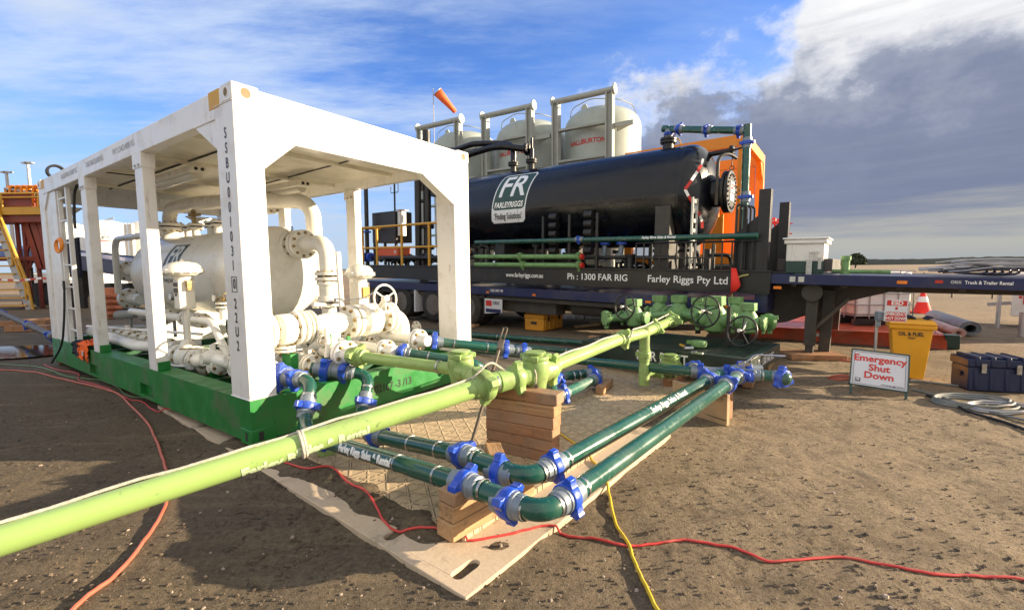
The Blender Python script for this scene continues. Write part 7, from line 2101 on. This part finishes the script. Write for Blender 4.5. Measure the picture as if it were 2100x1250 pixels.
m.bar((x0, YR + .45, 1.9), (x1, YR + .45, 1.9), .1, .16); m.build('bracing', M['maroon'], rig)
m = MB(); r8 = random.Random(5)
for k in range(14): px = 2 + 5.6 * k; c = L(px, 400); m.box((c.x, YR + .4, pz + .25 + .3 * r8.random()), (.3, .3, .2 + .5 * r8.random()))
for k in range(6): c = L(8 + 12 * k, 400); m.tube([(c.x, YR + .15, pz + .1), (c.x + .1, YR + .15, pz + .8), (c.x + .6, YR + .2, pz + .7)], .04, 6, .1)
m.build('machinery', M['orange'], rig)
# steps
sa, sb_ = L(-6, 455), L(62, 638); sb_.z = 0
for k, (off) in enumerate((0, 1.1)):
    m = MB(); m.bar(V((sa.x + off * -1.4, YR, sa.z)) - V((.0, 0, 0)), V((sb_.x - off * 1.4, YR - .0, .0)), .06, .26); m.build('stringer', M['galv'], rig)
m = MB()
for k in range(11):
    t = (k + .5) / 11; c = sa.lerp(sb_, t); m.bb(c.x - 1.55, c.x, YR - .1, YR + .2, c.z - .02, c.z + .03)
m.build_each('tread', M['yellow'], rig)
m = MB()
for off in (0, -1.5):
    p, q = V((sa.x + off, YR - .05, sa.z + .9)), V((sb_.x + off + .05, YR - .05, .95)); m.tube([p, q, V((q.x + .12, q.y, 0))], .045, 8); m.tube([p - Z * .42, q - Z * .42], .035, 8)
    for t in (.1, .5, .9): c = p.lerp(q, t); m.cyl(c, c - Z * .9, .035, n=8)
m.build('stair_rail', M['yellow'], rig)
# light masts
for px, pt, lab in ((57, 333, 'taller of two light masts rising above the maroon rig platform'), (13, 352, 'shorter and farther of two light masts above the rig platform')):
    q = D(px, pt, 40); rt_ = thing('light_mast', lab, 'light mast', (q.x, 40, 0), 'light masts at far left')
    m = MB(); m.cyl((q.x, 40, 0), (q.x, 40, q.z), .16, .11, 8); m.build('mast', M['galv'], rt_)
    m = MB(); m.lathe((q.x, 40, q.z - .06), Z, [(0, .22), (.06, .25), (.1, .2)], 14); m.box((q.x - .28, 40, q.z - .05), (.34, .3, .12)); m.box((q.x + .28, 40, q.z - .05), (.34, .3, .12)); m.build('lamp_head', M['galv'], rt_)
# blue trailer bed behind the skid
ba, bb_ = D(-60, 509, 20.5), D(300, 556, 15.4)
bt = thing('flat_trailer', 'blue flatbed trailer parked behind the far end of the white-framed skid', 'trailer', ((ba + bb_) / 2).to_tuple()[:2] + (0,))
m = MB(); a, b = D(-60, 509, 20.5), D(300, 556, 15.4)
m.bar(a, b, .12, .52); m.bar(a + V((.5, 2.3, 0)), b + V((.5, 2.3, 0)), .12, .5); m.bar(a + V((.2, 1.1, .15)), b + V((.2, 1.1, .15)), 2.2, .06)
m.build('bed', M['bluebeam'] if 0 else M['navy'], bt)
m = MB(); dd = (b - a)
for t in (.42, .50, .58, .80, .88): 
    c = a.lerp(b, t); m.cyl((c.x, c.y + .05, .48), (c.x + .1, c.y + .35, .48), .48, n=24)
for t in (.34, .66, .74): c = a.lerp(b, t); m.bb(c.x - .12, c.x + .12, c.y + .1, c.y + .35, 0, 1.6)
m.build_each('wheel', M['rubber'], bt)
m = MB(); c, e = a.lerp(b, .16), a.lerp(b, .46); m.bar(c + V((0, -.09, .0)), e + V((0, -.09, .0)), .04, .46); m.build('side_board', M['bluebeam'], bt)
for k, (px, YY) in enumerate(((62, 24), (98, 23), (172, 22))):
    q = D(px, 580, YY); m = MB(); m.bb(q.x - .4, q.x + .45, YY, YY + 1, 0, 1.35); m.build('water_cube', M['tankw'], label=('left', 'middle', 'right')[k].capitalize() + ' white cube tank glimpsed under the blue flatbed trailer', cat='cube tank', group='white cube tanks behind the flatbed', bev=.05)
# far white tanks
def far_tank(px0, px1, top, Y, lab, logo_=False):
    a, b = D(px0, top, Y), D(px1, top, Y); cx = (a.x + b.x) / 2; r = (b.x - a.x) / 2
    rt_ = thing('storage_tank', lab, 'storage tank', (cx, Y, 0), 'white tanks behind the skid')
    m = MB(); m.lathe((cx, Y, 0), Z, [(0, r), (a.z - .12, r), (a.z, r * .94), (a.z + .14, r * .4), (a.z + .16, .05)], 40); m.build('shell', M['tankw'], rt_, ang=50)
    m = MB(); m.bar((cx - r * .3, Y, a.z + .1), (cx + r * .5, Y, a.z + .28), .06); 
    for k in range(6): m.bar((cx + r * .55, Y - r * .86, 1.6 + .4 * k), (cx + r * .72, Y - r * .72, 1.6 + .4 * k), .03)
    m.build_each('ladder_rung', M['galv'], rt_)
    if logo_:
        m = MB(); R1 = r + .01; z0 = D(0, 490, Y).z
        def w(p, q_): t = p / R1 - .12 + cx * 0; aa = -.9 + .9; t += atan2(-cx, Y) * -1 * 0; th = t + atan2(cx, Y) * -1; return V((cx + R1 * sin(th), Y - R1 * cos(th), z0 + q_))
        vs = []; pts = []
        for (pth) in ([(-.30, -.05), (-.22, .12), (-.05, .20), (.12, .14), (.30, .22)], [(-.30, -.05), (-.2, -.12), (.0, .05), (.2, .02), (.32, .10)], [(-.1, .05), (-.05, -.1), (-.15, -.15)], [(.15, .03), (.2, -.1), (.12, -.14)]):
            m.tube([w(*p) for p in pth], .012, 6, .04)
        m.build('line_mark', M['collar'], rt_)
        m = MB(); m.tube([w(-.3, -.22), w(.0, -.20), w(.3, -.22)], .022, 6); m.build('red_mark', M['red'], rt_)
far_tank(186, 250, 458, 25, 'white cylindrical tank with a small red and grey mark, seen past the ladder bay', True)
far_tank(118, 168, 462, 27, 'white cylindrical tank left of the marked one, partly behind the ladder')
far_tank(276, 330, 458, 27, 'white cylindrical tank right of the marked one, behind the mid post')
far_tank(330, 372, 462, 29, 'white cylindrical tank farthest right, just left of the cream vessel nozzle')
m = MB()
for px in (256, 264, 271): q = D(px, 458, 24); m.cyl((q.x, 24, 0), q, .07, n=8)
m.build('pipe_rack', M['cream'], label='cream upright pipes between two of the far white tanks', cat='pipes')
# terracotta rubber stack
q = G(230, 652); m = MB()
for k in range(4):
    z = .12 + .17 * k; n = 36; poly = []
    for i in range(n): a = 2 * pi * i / n; r = .30 + .07 * cos(a * 6 + k * .5); poly.append((r * cos(a), r * sin(a)))
    m.prism([(a * .82, b * .82) for a, b in poly], (q.x, q.y, z - .03), X, Y, .03); m.prism(poly, (q.x, q.y, z), X, Y, .085); 
m.cyl((q.x, q.y, 0), (q.x, q.y, .9), .15, n=14)
m.build('rubber_buffer_stack', M['brick'], label='stack of terracotta scalloped rubber rings beyond the skid ladder', cat='rubber rings', bev=.01)
# silver line with blue unions at far left
a, b = D(-40, 622, 14.5), G(112, 690, .28)
sv = thing('steel_line', 'bare steel pipe with blue unions running past the far left corner of the green base', 'pipeline', (b.x, b.y, 0))
m = MB(); m.tube([a, b], .055, 14); m.build('pipe', M['darksteel'], sv)
for t in (.42, .78, .98): union(sv, a.lerp(b, t), dl(a, b), .055)
for k, (px, py, an, L_, lab) in enumerate(((20, 668, .3, 1.6, 'Long weathered timber on the ground under the bare steel pipe at far left'), (62, 678, .1, .9, 'Shorter weathered timber beside the puddle at far left'), (85, 662, .5, 1.1, 'Weathered timber behind the others at far left'))):
    timber(G(px, py), an, L_, .22, .13, lab, 'wood_red')
tape_strip('barrier_tape', [D(-20, 572, 13), D(40, 575, 12.6), D(85, 570, 12.2), D(150, 577, 12)], .055, 'red and white striped tape strung low behind the skid at far left', nrm=(0, -1, 0), band=.5)


# ------------------------------------------------------------------ cords and hoses on the ground
def gz(p):
    z = gh(p.x, p.y)
    q = F1.inverted() @ p
    if 0 < q.x < 2.3 and 0 < q.y < 4.3: z = max(z, .024)
    q = F2.inverted() @ p
    if 0 < q.x < 4.27 and 0 < q.y < 2.44: z = max(z, .055)
    return z
def cord(name, px, r, mt, label, cat='cord', sub=6, wig=.006):
    pts = []; P = [G(*p) for p in px]
    for i in range(len(P) - 1):
        p0, p1, p2, p3 = P[max(i - 1, 0)], P[i], P[i + 1], P[min(i + 2, len(P) - 1)]
        for k in range(sub):
            t = k / sub
            pts.append(0.5 * ((2 * p1) + (p2 - p0) * t + (2 * p0 - 5 * p1 + 4 * p2 - p3) * t * t + (3 * p1 - p0 - 3 * p2 + p3) * t ** 3))
    pts.append(P[-1])
    sm = [gz(p) for p in pts]
    out = []
    for i, p in enumerate(pts):
        z = max(sm[max(i - 1, 0):i + 2]); out.append(V((p.x + wig * noise.noise((i * .4, 0, r)), p.y + wig * noise.noise((0, i * .4, r)), z + r * .9)))
    m = MB(); m.tube(out, r, 8); return m.build(name, M[mt], label=label, cat=cat)
cord('extension_cord', [(560, 950), (600, 967), (640, 978), (680, 975), (706, 1000), (722, 1015), (752, 1032), (770, 1055), (790, 1080), (812, 1099), (850, 1102), (900, 1103), (940, 1115), (965, 1119), (1010, 1112), (1060, 1102), (1105, 1090), (1135, 1088), (1175, 1098), (1215, 1103), (1270, 1118), (1310, 1117), (1360, 1113), (1400, 1109), (1450, 1115), (1510, 1125), (1570, 1147), (1640, 1146), (1720, 1141), (1790, 1152), (1850, 1166), (1910, 1176), (1990, 1178), (2060, 1181), (2180, 1190)], .0062, 'redcord', 'bright red cord winding across the whole foreground over the ground mats')
cord('extension_cord', [(1120, 880), (1150, 905), (1200, 942), (1235, 975), (1250, 1020), (1262, 1070), (1290, 1120), (1305, 1160), (1325, 1205), (1350, 1262), (1375, 1310)], .0085, 'yellowcord', 'yellow cord running from under the pipes towards the bottom of the picture')
cord('extension_cord', [(-60, 752), (0, 758), (60, 762), (130, 778), (200, 796), (245, 812), (270, 835), (300, 865), (322, 905), (335, 945), (346, 985), (340, 1035), (318, 1080), (285, 1125), (240, 1175), (190, 1220), (140, 1262), (80, 1310)], .0095, 'orangecord', 'faded orange-red cord curving from far left under the lime pipe to the bottom edge')
cord('extension_cord', [(90, 748), (120, 758), (160, 766), (162, 779), (200, 790), (230, 803), (262, 818), (290, 824), (320, 842), (370, 846), (410, 868)], .006, 'redcord', 'thin red cord snaking along the ground beside the green base rail')
cord('extension_cord', [(-40, 744), (30, 748), (90, 754), (140, 772), (200, 778), (240, 795), (260, 812), (300, 815)], .005, 'mint', 'thin pale green cord lying next to the red cord left of the green base')
def coil(name, px, py, rx, n_, r, mt, label, sq=.35, tails=()):
    c = G(px, py); m = MB(); rr = random.Random(px); pts = []
    for k in range(n_ * 20):
        a = 2 * pi * k / 20; R0 = rx * (1 + .10 * sin(k * .31) + .05 * (k // 20)) * (1 - .0 * k)
        p = c + V((R0 * cos(a) + .03 * (k // 20), R0 * .62 * sin(a), 0)); p.z = gh(p.x, p.y) + r + r * 1.5 * ((k // 20) % 3); pts.append(p)
    m.tube(pts, r, 8)
    return m.build(name, M[mt], label=label, cat='hose')
coil('hose_coil', 1988, 828, .30, 4, .011, 'hose', 'grey hose lying in loose overlapping loops on the dirt at right')
coil('hose_coil', 2050, 838, .26, 2, .011, 'galv', 'lighter grey hose loop overlapping the loose grey coil at right') 
cord('hose', [(1865, 783), (1900, 786), (1960, 792), (2020, 797), (2110, 806)], .012, 'hose', 'grey hose running from the yellow bin past the dark blue case', 'hose')
cord('hose', [(1900, 812), (1945, 825), (1985, 845), (2040, 862), (2090, 880), (2160, 905)], .013, 'blackhose', 'nearest dark hose trailing off the right edge of the picture', 'hose')
cord('hose', [(1870, 800), (1930, 815), (2000, 838), (2060, 852), (2160, 880)], .012, 'hose', 'grey hose trailing off the right edge just behind the dark hose', 'hose')
coil('cord_coil', 1722, 775, .13, 3, .0055, 'orangecord', 'small coil of red-orange cord on the ground left of the white Emergency sign')
coil('cord_coil', 1745, 738, .20, 2, .006, 'orangecord', 'loose coil of dusty orange cord on the ground behind the white Emergency sign')
